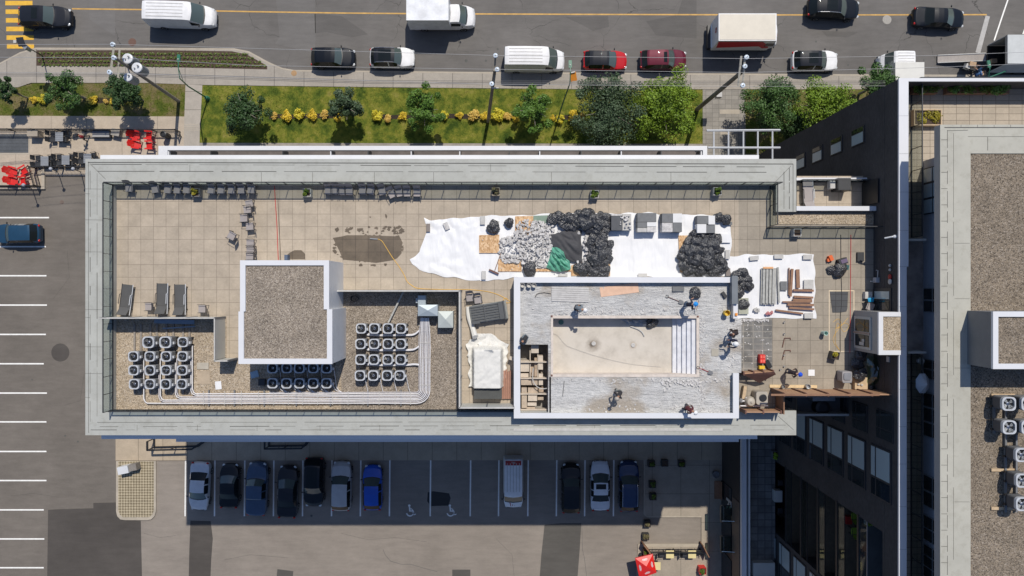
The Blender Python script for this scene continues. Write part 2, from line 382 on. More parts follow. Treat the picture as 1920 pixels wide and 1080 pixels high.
for (x, y, r, m, lab) in ((1663, 37, 8, mat('pale_iron', (.33, .31, .28), .6, var=.2, scale=20), 'pale round manhole cover in the road below the dark cars'),
                          (248, 79, 7, mat('rusty_iron', (.15, .085, .065), .8, var=.3, scale=20), 'rusty round manhole cover beside the planting bed kerb'),
                          (552, 138, 5, mat('orange_rust_iron', (.40, .25, .13), .8, var=.3, scale=20), 'small orange rusted cover in the pavement kerb'),
                          (116, 379, 3.6, mat('drain_iron', (.16, .12, .1), .8, var=.3, scale=20), 'tiny rusty drain cover in the parking lot below the patio fence')):
    p = P(x, y); b = MB(); b.lathe([(px(r)*1.05, 0), (px(r)*1.05, .012), (px(r)*.94, .012), (px(r)*.94, .02), (.02, .022)], (p.x, p.y, .0 if y < 130 else (.13 if y < 200 else -.008)), 24)
    for k in range(3): b.box((p.x, p.y+(k-1)*px(r)*.5, (.0 if y < 130 else (.13 if y < 200 else -.008))+.024), (px(r)*1.2, px(r)*.12, .008))
    tag(b.build('manhole_cover', m, loc=(p.x, p.y, 0)), lab, 'manhole cover')
# markings in the parking lot
for y, x1 in ((408, 92), (462.5, 86), (517, 87), (572, 88), (627, 86), (682, 82), (737, 88), (791, 87), (846.5, 87), (901, 87), (956, 82), (1010.5, 83), (1064.5, 82)):
    S('parking_line', [(-90, y-1.3), (x1, y-1.3), (x1, y+1.3), (-90, y+1.3)], -.002, M_line)
for x in (348, 403, 459, 513.5, 568, 622.5, 676.5, 731, 807.5, 882.5, 935.5, 990.5, 1044, 1097, 1151):
    S('parking_line', [(x-1.3, 862), (x+1.3, 862), (x+.4, 968), (x-2.2, 968)], -.002, M_line)
for pts in ([(270, 1000), (300, 1008), (330, 1004)], [(640, 1000), (690, 1012), (742, 1008), (800, 1016)], [(420, 1050), (470, 1040), (540, 1046)], [(930, 1010), (960, 1040), (965, 1090)], [(120, 760), (150, 752), (158, 700)], [(100, 560), (130, 520), (126, 470)], [(20, 930), (60, 925), (110, 932)]): band('lot_crack', pts, .02, -.004, M_patch)
band('lot_crack', [(718, 1030), (722, 1040), (732, 1052), (752, 1058), (770, 1058), (790, 1064), (820, 1072)], .035, -.004, M_seam)
band('lot_crack', [(1091, 985), (1092, 1030), (1096, 1048), (1101, 1090)], .03, -.004, M_seam)
for cx, cy in ((769, 958), (845, 958)):                     # wheelchair symbols
    b = MB(); z = .002; s = px(1)
    def pt(u, v): p = P(cx+u, cy+v); return (p.x, p.y)
    b.sheet([pt(-1.5+2.4*math.cos(t*.6283), -10+2.4*math.sin(t*.6283)) for t in range(10)], z)      # head
    b.sheet([pt(-2.5, -7.5), pt(.2, -7.5), pt(.9, -.8), pt(-2, -.8)], z)
    b.sheet([pt(-1.8, -.8), pt(4.6, -.8), pt(4.9, 1.2), pt(-1.8, 1.2)], z+.001)
    b.sheet([pt(3.2, 1), pt(5.2, .6), pt(7.8, 6), pt(10.6, 5), pt(11, 6.6), pt(6.8, 8.2)], z)
    b.sheet([pt(-1.6, -5), pt(3.4, -4.6), pt(3.4, -3.2), pt(-1.4, -3.4)], z+.001)
    A = [2.15+k*.235 for k in range(18)]
    for a0, a1 in zip(A, A[1:]):
        b.sheet([pt(-.2+r*math.cos(-a), 3+r*math.sin(-a)) for r, a in ((7.6, a0+1.2), (7.6, a1+1.2), (5.2, a1+1.2), (5.2, a0+1.2))], z)
    struct('wheelchair_symbol', b, M_line)
# pavements and kerbs along the street
walk = [(-300, 112), (0, 120), (40, 99), (69, 90), (440, 91.5), (468, 97), (505, 117), (530, 128), (552, 132), (880, 135.5), (1500, 139.5), (2300, 143), (2300, 168), (1700, 168), (1317, 168), (1100, 168), (700, 164), (385, 160), (270, 156), (60, 156), (35, 164.5), (0, 163.5), (-300, 163)]
S('sidewalk', walk, .13, M_walk, .15)
def kerbline(pts, w=.16, z=.136): band('kerb', pts, w, z, M_kerb)
kerbline([(-300, 112.8), (0, 121), (40, 100), (69, 91.6), (440, 93), (467, 98.4), (503, 118.4), (529, 129.4), (552, 133.4), (880, 137), (1500, 141), (2300, 144.5)], .15)
S('planting_bed', [(70, 95), (300, 95), (436, 97), (464, 103), (498, 122), (502, 125), (502, 131), (300, 126.5), (70, 124)], .137, M_soil)
GR = NM('lawn_grass', .9, spec=.2)
c = GR.ramp(GR.noise(.6, 8, .74), [(.36, (.038, .070, .010)), (.46, (.10, .135, .018)), (.55, (.19, .20, .03)), (.66, (.28, .25, .07))])
c = GR.mix(1, c, GR.ramp(GR.noise(14, 4, .75), [(.3, (.62, .66, .6)), (.7, (1.32, 1.28, 1.25))]), 'MULTIPLY'); GR.bump(GR.noise(22, 4, .7), .9, .06); M_grass = GR.out(c)
GD = NM('dry_lawn_grass', .9, spec=.2)
c = GD.ramp(GD.noise(.6, 8, .74), [(.28, (.045, .085, .012)), (.45, (.11, .13, .022)), (.58, (.19, .155, .075)), (.75, (.25, .19, .115))])
c = GD.mix(1, c, GD.ramp(GD.noise(14, 4, .75), [(.3, (.62, .66, .6)), (.7, (1.32, 1.28, 1.25))]), 'MULTIPLY'); GD.bump(GD.noise(22, 4, .7), .9, .06); M_grassd = GD.out(c)
S('lawn', [(-300, 163.5), (0, 164), (35, 165), (62, 157), (270, 156.8), (349, 158.5), (347, 219), (0, 217.5), (-300, 217)], .10, M_grassd, .14)
S('lawn', [(380.5, 160.5), (700, 164.6), (1100, 168.4), (1317, 168.6), (1317, 270), (374, 268)], .10, M_grass, .14)
S('lawn', [(1397, 168.4), (1800, 168.4), (1800, 330), (1397, 330)], .10, M_grassd, .14)
S('path', [(349, 158.5), (380.5, 160.5), (375.5, 250), (374, 330), (344, 330), (346.8, 219)], .12, tile_mat('path_concrete', 40, 1.75, (.40, .36, .31), (.2, .18, .15), .03, (0, .4), .04, .12), .15)
for k in range(4): S('step', [(346, 233+k*3.6), (375.5, 233+k*3.6), (375.3, 234.4+k*3.6), (346, 234.4+k*3.6)], .125, M_seam if False else M_kerb)
S('path', [(1317, 168.5), (1397, 168.5), (1397, 335), (1317, 335)], .11, M_pavers, .14)
for (a, b_, c_, d) in ((1349, 206, 1386, 214), (1350, 248, 1368, 253)): S('path_slab', [(a, b_), (c_, b_), (c_, d), (a, d)], .115, M_kerb)
S('path', [(345, 268), (1317, 270), (1317, 335), (345, 335)], .09, mat('strip_concrete', (.30, .27, .235), .85, var=.2, scale=2), .12)
S('patio_floor', [(-300, 217), (0, 217.5), (346.8, 219), (344, 330), (80, 330), (80, 352), (-300, 352)], .12, M_patio, .14)
S('patio_kerb', [(80, 312), (86, 312), (86, 355), (-300, 355), (-300, 351), (80, 351)], .2, M_kerb, .22)
S('grate', [(-60, 252), (55, 252), (55, 287), (-60, 287)], .126, tile_mat('steel_grating', .09, .33, (.12, .13, .145), (.05, .055, .06), .02, (0, 0), .05, .25))
band('grate_frame', [(-60, 288.6), (56.7, 288.6), (56.7, 251)], .13, .13, M_kerb)
# pavement on the lot side, plaza and the lattice paver island
S('sidewalk', [(218, 700), (1375, 700), (1375, 862), (218, 863)], .11, tile_mat('lot_side_concrete', 2.35, 60, (.435, .355, .26), (.2, .165, .12), .025, (.6, 30), .03, .12), .13)
S('plaza', [(1206, 862), (1376, 862), (1376, 1120), (1314.5, 1120), (1314.5, 969), (1212, 969), (1207, 965)], .11, M_plaza, .13)
S('plaza', [(1196, 1020), (1314.5, 1020), (1314.5, 1120), (1190, 1120)], .112, M_plaza, .13)
band('kerb', [(1207.5, 862), (1207.5, 963), (1213, 968.2), (1314, 968.2)], .13, .116, M_kerb)
band('kerb', [(1197, 1021.6), (1314.5, 1021.6)], .3, .118, M_kerb)
isl = [(219, 864), (293.5, 864), (293.5, 958), (291, 967), (285, 973), (277, 974.5), (236, 974.5), (227, 973), (221, 967), (219, 958)]
S('kerb', isl, .125, M_kerb, .14)
LT = NM('lattice_pavers', .85)
mp = LT.n.new('ShaderNodeMapping'); mp.inputs['Rotation'].default_value = (0, 0, R(45)); LT.l.new(LT.P(), mp.inputs[0])
ck = LT.n.new('ShaderNodeTexChecker'); ck.inputs['Scale'].default_value = 5.4; LT.l.new(mp.outputs[0], ck.inputs[0])
ck.inputs[1].default_value = (.44, .375, .265, 1); ck.inputs[2].default_value = (.19, .155, .095, 1)
LT.out(LT.mix(1, ck.outputs[0], LT.ramp(LT.noise(3, 4), [(.3, (.85,)*3), (.7, (1.1,)*3)]), 'MULTIPLY'))
S('island_pavers', [(223, 864.5), (289.5, 864.5), (289.5, 957), (287, 964), (281, 969), (232, 969), (226, 964), (223, 957)], .13, LT.m)

# low ground cover in the planting bed
def leaves(b, spots, n, size, up=.4, tip=False):            # small leaf quads strewn through balls (centre, (rx, ry, rz))
    rnd = random.random; gs = random.gauss
    for c, r in spots:
        for _ in range(n):
            d = Vector((gs(0, 1), gs(0, 1), gs(0, 1))); d.normalize(); q = rnd()**.34
            p = Vector((c[0]+d.x*r[0]*q, c[1]+d.y*r[1]*q, c[2]+d.z*r[2]*q))
            nn = (d*.7 + Vector((gs(0, .55), gs(0, .55), gs(0, .55)+up))).normalized()
            u = nn.cross(Vector((gs(0, 1), gs(0, 1), gs(0, 1)))).normalized(); w = nn.cross(u); s = size*(.65+.7*rnd())
            b.add([p-u*s*.5, p+w*s*.32, p+u*s*.55, p-w*s*.32], [(0, 1, 2, 3)])
    return b
def leaf_mat(name, a, b_, c_):
    m = NM(name, .55, spec=.35)
    return m.out(m.mix(.5, m.ramp(m.noise(1.3, 3), [(.3, a), (.55, b_), (.75, c_)]), m.ramp(m.noise(9, 2), [(.3, a), (.7, c_)])))
b = MB(); sp = []
for r in range(4):
    for k in range(56):
        x = 75+k*7.6+(r % 2)*3.5; y = 100+r*7.2
        if x < 498 - max(0, 118-y)*1.6: sp.append((P(x+random.uniform(-1, 1), y+k*.03, .2), (.16, .13, .07)))
leaves(b, sp, 15, .15, 1.2)
tag(b.build('ground_cover', leaf_mat('bed_leaves', (.05, .10, .018), (.12, .18, .03), (.2, .2, .05))), kind='stuff')
b = MB()
for x0, x1, y in ((60, 100, 188), (170, 240, 189), (505, 640, 219), (700, 800, 220), (825, 970, 219), (1040, 1095, 221)):
    n = 8; pts = [(x0+(x1-x0)*k/n, y-4.5+random.uniform(-1.5, 1)) for k in range(n+1)] + [(x1-(x1-x0)*k/n, y+4+random.uniform(-1, 1.5)) for k in range(n+1)]
    S('shrub_bed', pts, .106, M_mulch)
# grass blades that roughen the lawns
b = MB()
for x0, x1, y0, y1, n in ((382, 1316, 162, 268, 15000), (0, 347, 158, 217, 4500)):
    for _ in range(n):
        p = P(random.uniform(x0, x1), random.uniform(y0, y1)); a = random.uniform(0, 6.28); h = random.uniform(.05, .11); w = .025
        q = Vector((math.cos(a), math.sin(a), 0)); o = p+Vector((random.gauss(0, .05), random.gauss(0, .05), 0))
        b.add([(p.x-q.x*w, p.y-q.y*w, .1), (p.x+q.x*w, p.y+q.y*w, .1), (o.x, o.y, .1+h)], [(0, 1, 2)])
tag(b.build('grass', M_grass), kind='stuff')

# ------------------------------------------------------------------ the roof terrace building
ZD = 21.7; ZC = 22.05
bld = thing('terrace_building', 'long grey building with the roof terrace, gravel yards and pool deck on its top', 'building', P(800, 560, 0))
b = MB()
b.prism(poly([(161.5, 300), (1491, 300), (1491, 346), (1640*1, 346), (1640, 742), (1491, 742), (1491, 816), (161.5, 816)], ZC), 0, 20.4); b.build('wall', M_brickg, bld)
b = MB(); zt = ZD
b.rp(211, 345, 965, 772, 20.42, zt); b.rp(965, 345, 1385, 524, 20.42, zt); b.build('terrace_deck', M_deck, bld)
b = MB(); b.rp(1385, 345, 1456, 772, 20.42, zt); b.rp(1456, 398, 1640, 745, 20.42, zt); b.build('terrace_deck', M_decke, bld)
b = MB(); b.rp(1382, 597, 1448, 705, ZD-.01, ZD+.012); b.build('bared_deck_patch', tile_mat('bared_dark_pavers', .62, .40, (.20, .195, .185), (.30, .28, .25), .03, (0, 0), .22, .4), bld)
b = MB(); zb = 20.5
for r in ((160, 298, 1493, 347), (160, 770, 1493, 816), (160, 347, 213, 770), (1455, 347, 1493, 397)): b.rp(*r, zb, ZC)
b.build('parapet', M_cap, bld)
b = MB(); zs = ZC+.006
def seam(x0, y0, x1, y1, w=.03, z=None, bb=None):
    z = zs if z is None else z; p, q = P(x0, y0, z), P(x1, y1, z); d = q-p
    (bb or b).box(((p.x+q.x)/2, (p.y+q.y)/2, z), (d.length, w, .008), math.atan2(d.y, d.x))
seam(165, 304.5, 1487, 307.5, .05); seam(1487, 307.5, 1487, 397, .03); seam(166, 303, 166, 812, .02)
def dashed(x0, y0, x1, y1, n, gap=.3):
    for k in range(n):
        a = k/n; e = (k+1-random.uniform(.05, gap))/n; seam(x0+(x1-x0)*a, y0+(y1-y0)*a, x0+(x1-x0)*e, y0+(y1-y0)*e, random.choice((.014, .02, .035)))
dashed(172, 308, 1482, 313, 13, .5); dashed(183, 321, 1464, 323, 11, .3)
dashed(169, 320, 169, 806, 9, .7); dashed(182, 325, 182, 790, 5, .2); dashed(187, 800, 1488, 797, 16, .75); dashed(170, 806, 1480, 806, 20, .8); dashed(182, 792, 960, 791, 4, .1)
dashed(1480, 315, 1480, 395, 3, .3); dashed(1470, 322, 1470, 395, 2, .1)
for x in (356, 586, 702, 813, 1034, 1258, 490, 920): seam(x, 323 if x % 4 else 308, x, 345 if x % 4 else 321, .02)
for x in (257, 370, 482, 600, 712, 932, 1115, 1230): seam(x, 797, x, 808, .014)
for y in (354, 363, 412, 472, 580, 595, 650, 700, 745): seam(160, y, 169 if y % 2 else 192, y+.5, .014)
seam(169, 307, 198, 336, .02); seam(1483, 311, 1452, 343, .02); seam(1459, 780, 1488, 806, .02)
b.build('seam', M_seam, bld)
b = MB(); b.rp(188, 290.6, 1423, 303, 20.55, 20.85); b.build('fascia', M_white, bld)
MF = mat('bright_white_fascia', (.86, .87, .89), .4, var=.02)
b = MB(); b.rp(190, 812, 1420, 823.2, 20.6, 20.95); b.build('fascia', MF, bld)
b = MB(); b.rp(330, 812, 1385, 828.5, 19.2, 19.5); b.build('fascia', MF, bld)
b = MB(); b.rp(963, 803, 1355, 808, ZC+.004, ZC+.03); b.build('gutter', M_slab, bld)
# white balcony frame standing off the street side
b = MB(); z0, z1 = 18.55, 18.95
for r in ((297, 273.5, 1326, 281.5), (297, 281.5, 314, 300), (1318, 281.5, 1326, 300)): b.rp(*r, z0, z1)
for x in (316, 620, 771, 862, 1012, 1165, 1315): b.rp(x-1, 281.5, x+1, 300, z0+.05, z1-.1)
b.build('balcony_frame', M_white, bld)
b = MB(); b.rp(297, 276, 1326, 300, 15.2, 15.4); b.build('balcony_floor', mat('balcony_decking', (.13, .11, .10), .8, var=.3, scale=1.2), bld)
b = MB()
for x in (316, 395, 530, 620, 690, 771, 862, 955, 1012, 1090, 1165, 1240, 1315): b.rp(x-1, 279, x+1, 300, 15.42, 16.6)
b.parts('balcony_divider', M_dark, bld)
# windows on the street and lot facades, seen only from a step to the side
for side in (0, 1):
    yy = P(0, 300, ZC).y+.02 if side == 0 else P(0, 816, ZC).y-.02
    for fl in range(6):
        w = MB()
        for k in range(7):
            cx = P(250+k*184, 0, ZC).x+1.2; w.box((cx, yy, 2.2+fl*3.05), (2.6, .06, 1.7))
        w.parts('window', M_glassd, bld)
# gravel yards
def gsheet(x0, y0, x1, y1, m, z=ZD): g_ = MB(); g_.rp(x0, y0, x1, y1, z-.005, z+.04); return g_.build('gravel_bed', m, bld)
gsheet(214.5, 596, 424, 768, M_gravel2); gsheet(424.1, 676, 640, 768, M_gravel2); gsheet(640.1, 549, 864, 768, M_gravel)
gsheet(1455, 402, 1638, 420.5, M_gravel2)
# penthouse on the terrace
ZP = 25.2
b = MB(); foot = [(450.5, 488.5), (616.5, 488.5), (616.5, 580), (622.5, 580), (622.5, 682), (447.5, 682), (447.5, 584), (450.5, 584)]
b.prism(poly(foot, ZP), ZD, ZP-.16)
ph = b.build('penthouse', mat('pale_cladding', (.66, .67, .69), .5, var=.05), bld)
b = MB()
b = MB(); t = ZP
for r in ((450, 488, 617, 497.5), (607, 497.5, 617, 580), (450, 497.5, 460, 584), (447, 584, 457, 672.5), (447, 672.5, 623, 682.5), (613, 580, 623, 672.5)): b.rp(*r, t-.15, t)
b.build('coping', M_white, ph)
b = MB(); b.prism(poly([(460, 497.5), (607, 497.5), (607, 580), (613, 580), (613, 672.5), (457, 672.5), (457, 584), (460, 584)], ZP), ZP-.15, ZP-.10); b.build('gravel_roof', M_gravel, ph)
p = P(590, 520, ZP-.1); b = MB()
# stair bulkhead at the tower wall
ZB = 24.75
b = MB(); b.prism([(P(1601, 0, ZD).x, P(0, 585, ZB).y), (P(1601, 0, ZD).x, P(0, 665, ZB).y), (P(1689, 0, ZB).x, P(0, 665, ZB).y), (P(1689, 0, ZB).x, P(0, 585, ZB).y)], ZD, ZB-.15)
bk = b.build('stair_bulkhead', M_greyp, bld)
b = MB(); x0 = P(1601, 0, ZD).x
wx0 = P(1647, 0, ZB).x
for r in ((1647.5, 585, 1689, 593.5), (1647.5, 657, 1689, 665.5), (1647.5, 593.5, 1656, 657)): b.rp(*r, ZB-.14, ZB)
b.build('coping', M_white, bk)
b = MB(); b.rp(1656, 593.5, 1689, 657, ZB-.14, ZB-.08); b.build('gravel_roof', M_gravel2, bk)
def wallpane(xw, ya, yb, z0, z1, name, m, par, fr=None, t=.06):     # on a wall facing west at x = xw; ya, yb metres
    b = MB(); b.box((xw-t/2-.005, (ya+yb)/2, (z0+z1)/2), (t, abs(yb-ya), z1-z0)); o = b.build(name, m, par); return o
ya, yb = P(0, 592, 23).y, P(0, 622, 23).y
fr = wallpane(x0, P(0, 594, 23.2).y, P(0, 655, 23.2).y, ZD+.15, ZD+2.15, 'glazed_door', M_greyl, bk)
wallpane(x0-.07, P(0, 599, 23.2).y, P(0, 622, 23.2).y, ZD+.35, ZD+2.0, 'pane', M_glassd, fr, t=.02)
wallpane(x0-.07, P(0, 628, 23.2).y, P(0, 650, 23.2).y, ZD+.35, ZD+2.0, 'pane', M_glassd, fr, t=.02)
wallpane(x0-.07, P(0, 623.5, 23.2).y, P(0, 626.5, 23.2).y, ZD+.1, ZD+2.1, 'mullion', mat('door_mullion', (.36, .26, .22), .6), fr, t=.04)
wallpane(x0-.1, P(0, 642, 23.2).y, P(0, 648, 23.2).y, ZD+.9, ZD+1.45, 'notice', M_slab, fr, t=.01)
wallpane(x0-.1, P(0, 636, 23.2).y, P(0, 641, 23.2).y, ZD+1.2, ZD+1.5, 'notice', M_slab, fr, t=.01)
# pool block
ZW = 23.0; ZPD = 22.6; ZBF = 21.65
b = MB()
for r in ((964.5, 520.5, 1371, 529.5), (964.5, 529.5, 974.5, 783.5), (974.5, 775.5, 1385, 783.5), (1375.5, 700, 1385, 775.5)): b.rp(*r, 20.45, ZW-.08)
pw = b.build('pool_wall', M_greyl, bld)
b = MB()
for r in ((963.5, 519.5, 1371, 530), (963.5, 530, 975.5, 784.5), (975.5, 774.5, 1385.5, 784.5), (1374.5, 699.5, 1385.5, 774.5)): b.rp(*r, ZW-.075, ZW)
b.build('coping', M_white, pw)
b = MB(); b.rp(1372.5, 517, 1383.5, 570, 20.45, ZW+.25); b.build('wall_end', mat('blue_grey_metal', (.16, .18, .20), .5, var=.08), pw)
b = MB(); b.rp(1375, 570, 1383.5, 597, 20.45, ZW+.05); b.build('wall_end', M_white, pw)
b = MB(); b.rp(1000, 781.5, 1323, 786.5, ZW-.5, ZW-.42); b.build('edge_board', M_wood, pw)
PD = NM('broken_pool_deck', .9)
c = PD.ramp(PD.noise(1.0, 7, .72, (.5, 2.4, 1)), [(.28, (.46, .455, .45)), (.5, (.63, .625, .615)), (.72, (.74, .735, .72))])
c = PD.mix(1, c, PD.ramp(PD.noise(5, 4, .8, (.3, 3, 1)), [(.36, (.58, .59, .605)), (.53, (1.06,)*3)]), 'MULTIPLY')
c = PD.mix(PD.ramp(PD.noise(.35, 4), [(.5, (0, 0, 0)), (.62, (.8, .8, .8))]), c, (.40, .34, .27)); PD.bump(PD.noise(9, 6, .75), 1, .12); PD.out(c)
b = MB()
for r in ((975.5, 530, 1033, 646), (1033, 530, 1311, 593), (1311, 530, 1374, 774.5), (1374, 598, 1390, 699), (1030, 707, 1311, 774.5)): b.rp(*r, 20.45, ZPD)
b.rp(1028, 646, 1033, 774.5, 20.45, ZPD); b.build('pool_deck', PD.m, bld)
basin = thing('pool_basin', 'emptied cream pool basin with steps, sunk in the broken pool deck', 'pool', P(1170, 650, ZBF))
bc = NM('stained_basin', .8)
c = bc.ramp(bc.noise(.7, 7, .75), [(.3, (.46, .42, .365)), (.52, (.575, .53, .465)), (.75, (.63, .585, .525))])
def ringmark(c, x, y, r, dark):
    p = P(x, y, ZBF); v = bc.n.new('ShaderNodeVectorMath'); v.operation = 'DISTANCE'; bc.l.new(bc.P(), v.inputs[0]); v.inputs[1].default_value = p
    nn = bc.noise(5, 4); ad = bc.node('ShaderNodeMath', operation='MULTIPLY_ADD'); bc.l.new(nn, ad.inputs[0]); ad.inputs[1].default_value = .5*r; bc.l.new(v.outputs['Value'], ad.inputs[2])
    return bc.mix(bc.ramp(ad.outputs[0], [(.0, (.9,)*3), (r*.55, (.75,)*3), (r, (0, 0, 0))]), c, dark)
c = ringmark(c, 1113, 646, .72, (.26, .22, .18)); c = ringmark(c, 1187, 647, .38, (.4, .33, .26)); c = ringmark(c, 1110, 646, .3, (.10, .08, .06)); bc.out(c)
b = MB(); b.rp(1037, 596, 1306, 704, 20.5, ZBF); b.build('basin_floor', bc.m, basin)
b = MB()
for r in ((1033, 592, 1311, 597), (1033, 702, 1311, 707), (1033, 597, 1037, 702), (1306, 597, 1311, 702)): b.rp(*r, 20.5, ZPD+.03)
b.build('basin_rim', mat('cream_pool_rim', (.62, .55, .49), .8, var=.14, scale=3), basin)
ms = mat('bluish_step_coating', (.64, .65, .69), .6, var=.13, scale=2.5)
for k in range(5):
    b = MB(); zz = ZBF+.16*(k+1); b.rp(1261+9*k, 597.3, 1270+9*k - .9, 701.8, ZBF, zz); s = b.build('basin_step', ms, basin)
    e = MB(); e.rp(1270+9*k-.9, 597.3, 1270+9*k, 701.8, ZBF, zz-.02); e.build('step_edge', mat('purple_edge', (.13, .11, .17), .6), s)
for x, y in ((1113, 644), (1187, 647)):
    p = P(x, y, ZBF); b = MB(); b.lathe([(.14, 0), (.14, .05), (.09, .06), (.05, .05)], (p.x, p.y, ZBF), 14); b.build('floor_drain', M_slab, basin)
for x, y in ((1034.5, 593), (1034.5, 704), (1308.5, 593.5)):
    b = MB(); b.rp(x-1.7, y-1.7, x+1.7, y+1.7, ZPD, ZPD+.06); b.build('corner_block', M_woodd, basin)

# ------------------------------------------------------------------ tower with brick wall and its upper storey
ZT = 24.6; ZTF = 23.0; ZU = 27.55
XW = (1686-960)*(H-ZT)/F
tw = thing('brick_tower', 'tall dark brick apartment tower with a roof walkway and gravel roof on the right', 'building', (XW+8, 0, 0))
YN = P(0, 147, ZT).y; YS = -34.0; XE = 36
RY0, RY1, RXI = -15.3, -21.6, 25.0        # loggias recessed in the wall
b = MB(); b.prism([(XW, YS), (XE, YS), (XE, YN), (XW, YN), (XW, RY0), (RXI, RY0), (RXI, RY1), (XW, RY1)], 0, ZTF-.25); b.prism([(XW, YS), (XE, YS), (XE, YN), (XW, YN)], ZTF-.245, ZTF-.02); b.build('wall', M_brickd, tw)
b = MB(); b.prism([(XW+.02, YS), (XE, YS), (XE, YN-.02), (XW+.02, YN-.02)], ZTF-.01, ZTF); b.build('walkway_floor', tile_mat('tower_walkway_tiles', .82, .41, (.43, .365, .285), (.16, .13, .1), .014, (.15, .2), .06, .13), tw)
b = MB(); xi = (1703.5-960)*(H-ZT)/F; yi = P(0, 152.5, ZT).y; e = .02
xi2 = (1700-960)*(H-ZT)/F; ym = P(0, 500, ZT).y
b.prism([(XW, YS), (xi2, YS), (xi2, ym), (XW, ym)], ZTF-.02+e, ZT-.12); b.prism([(XW, ym), (xi, ym), (xi, YN), (XW, YN)], ZTF-.02+e, ZT-.12); b.prism([(xi, yi), (XE, yi), (XE, YN), (xi, YN)], ZTF-.02+e, ZT-.12)
pp = b.build('parapet', M_brickd, tw)
b = MB(); o = .02
b.prism([(XW-o, YS), (xi2, YS), (xi2, ym), (XW-o, ym)], ZT-.12, ZT); b.prism([(XW-o, ym), (xi, ym), (xi, YN+o), (XW-o, YN+o)], ZT-.12, ZT); b.prism([(xi, yi), (XE, yi), (XE, YN+o), (xi, YN+o)], ZT-.12, ZT)
b.build('coping', M_white, pp)
b = MB()
for y in (217, 288, 360, 432, 500, 575, 650, 730, 800, 870, 950, 1030): seam(1686, y, 1703, y, .02, ZT+.003)
b.build('seam', M_steel, pp)
# windows of the west wall: columns of storeys; ya..yb metres
DX = XW*F
def tz(off): return H - DX/off            # height on the wall that shows at this offset right of the picture centre
def col_windows(y0, y1, tops, hgt, big, lit):
    for i, zt_ in enumerate(tops):
        f = MB(); f.box((XW-.02, (y0+y1)/2, zt_-hgt/2), (.10, y0-y1, hgt)); fr = f.build('window', M_dark, tw)
        w = (y0-y1)
        for (a, bb, c0, c1) in (((.03, .60, .05, .70), (.03, .60, .77, .96), (.65, .97, .05, .70), (.65, .97, .77, .96)) if big else ((.05, .3, .08, .92), (.36, .95, .08, .92))):
            g_ = MB(); g_.box((XW-.078, y0-w*(a+bb)/2, zt_-hgt*(c0+c1)/2), (.02, w*(bb-a), hgt*(c1-c0)))
            g_.build('pane', (M_glassb if (lit and (a < .1 if big else a > .3)) else M_glassd), fr)
FH = 3.03
col_windows(-10.05, -13.3, [tz(712)-FH*k for k in range(6)], 2.35, True, True)
col_windows(-7.7, -9.5, [tz(712)+.2-FH*k for k in range(6)], 1.9, True, False)
col_windows(-22.0, -25.0, [tz(712)-FH*k for k in range(7)], 2.35, True, True)
col_windows(10.75, 9.6, [tz(662)-FH*k for k in range(4)], 1.75, False, True)
b = MB(); b.prism([(XW-.07, P(0, 604, ZD).y), (XW-.07, P(0, 540, ZD).y), (XW+.02, P(0, 540, ZD).y), (XW+.02, P(0, 604, ZD).y)], ZD+.1, ZD+2.1); fr = b.build('window', M_dark, tw)
for (a, c_, m) in ((546, 560, M_glassb), (563, 580, M_glassd), (583, 600, M_glassd)):
    b = MB(); b.box((XW-.085, P(0, (a+c_)/2, ZD).y, ZD+1.1), (.02, px(c_-a, ZD), 1.7)); b.build('pane', m, fr)
# door to the small side terrace
b = MB(); b.box((XW-.05, P(0, 365, 20.5).y, 21.3), (.12, 1.5, 2.2)); b.build('door', M_black, tw)
# fittings on the wall above the terrace
for y, off, r, m in ((498, 711, .1, M_slab), (506, 711, .09, M_slab), (519, 711, .17, M_redd), (528, 711, .18, M_slab)):
    zz = tz(off); b = MB(); b.ell((XW-.08, P(0, y, zz).y, zz), (.08, r, r)); b.build('wall_lamp', m, tw)
zz = tz(720); b = MB(); b.tube([(XW+.05, P(0, 443, zz).y, zz), (XW-.25, P(0, 444, zz).y, zz), (XW-.55, P(0, 446, zz).y, zz-.25)], .05, 8); b.ell((XW-.05, P(0, 443.5, zz).y, zz), (.16, .11, .11)); b.build('wall_spout', M_whited, tw)
# stacked loggias
for k in range(5):
    zf = 19.85-FH*k
    b = MB(); b.box(((XW+RXI)/2, (RY0+RY1)/2, zf-.1), (RXI-XW-.01, RY0-RY1-.01, .2)); bal = b.build('balcony', mat('balcony_wood', (.17, .13, .09), .7, var=.2, scale=4) if k else mat('balcony_concrete', (.12, .125, .13), .8), tw)
    b = MB(); b.box((XW+.03, (RY0+RY1)/2, zf+.5), (.025, RY0-RY1-.06, .96)); b.build('railing_glass', M_rail, bal)
    b = MB(); b.box((XW+.03, (RY0+RY1)/2, zf+1.0), (.06, RY0-RY1-.06, .045)); b.build('handrail', M_steel if k == 0 else M_black, bal)
    b = MB(); b.box((XW-.02, (RY0+RY1)/2, zf-.1), (.05, RY0-RY1+.2, .22)); b.build('slab_edge', M_black, bal)
    for yy in (-16.6, -19.6): b = MB(); b.box((RXI-.03, yy, zf+1.1), (.05, 1.9, 2.15)); b.build('balcony_door', M_glassd, bal)
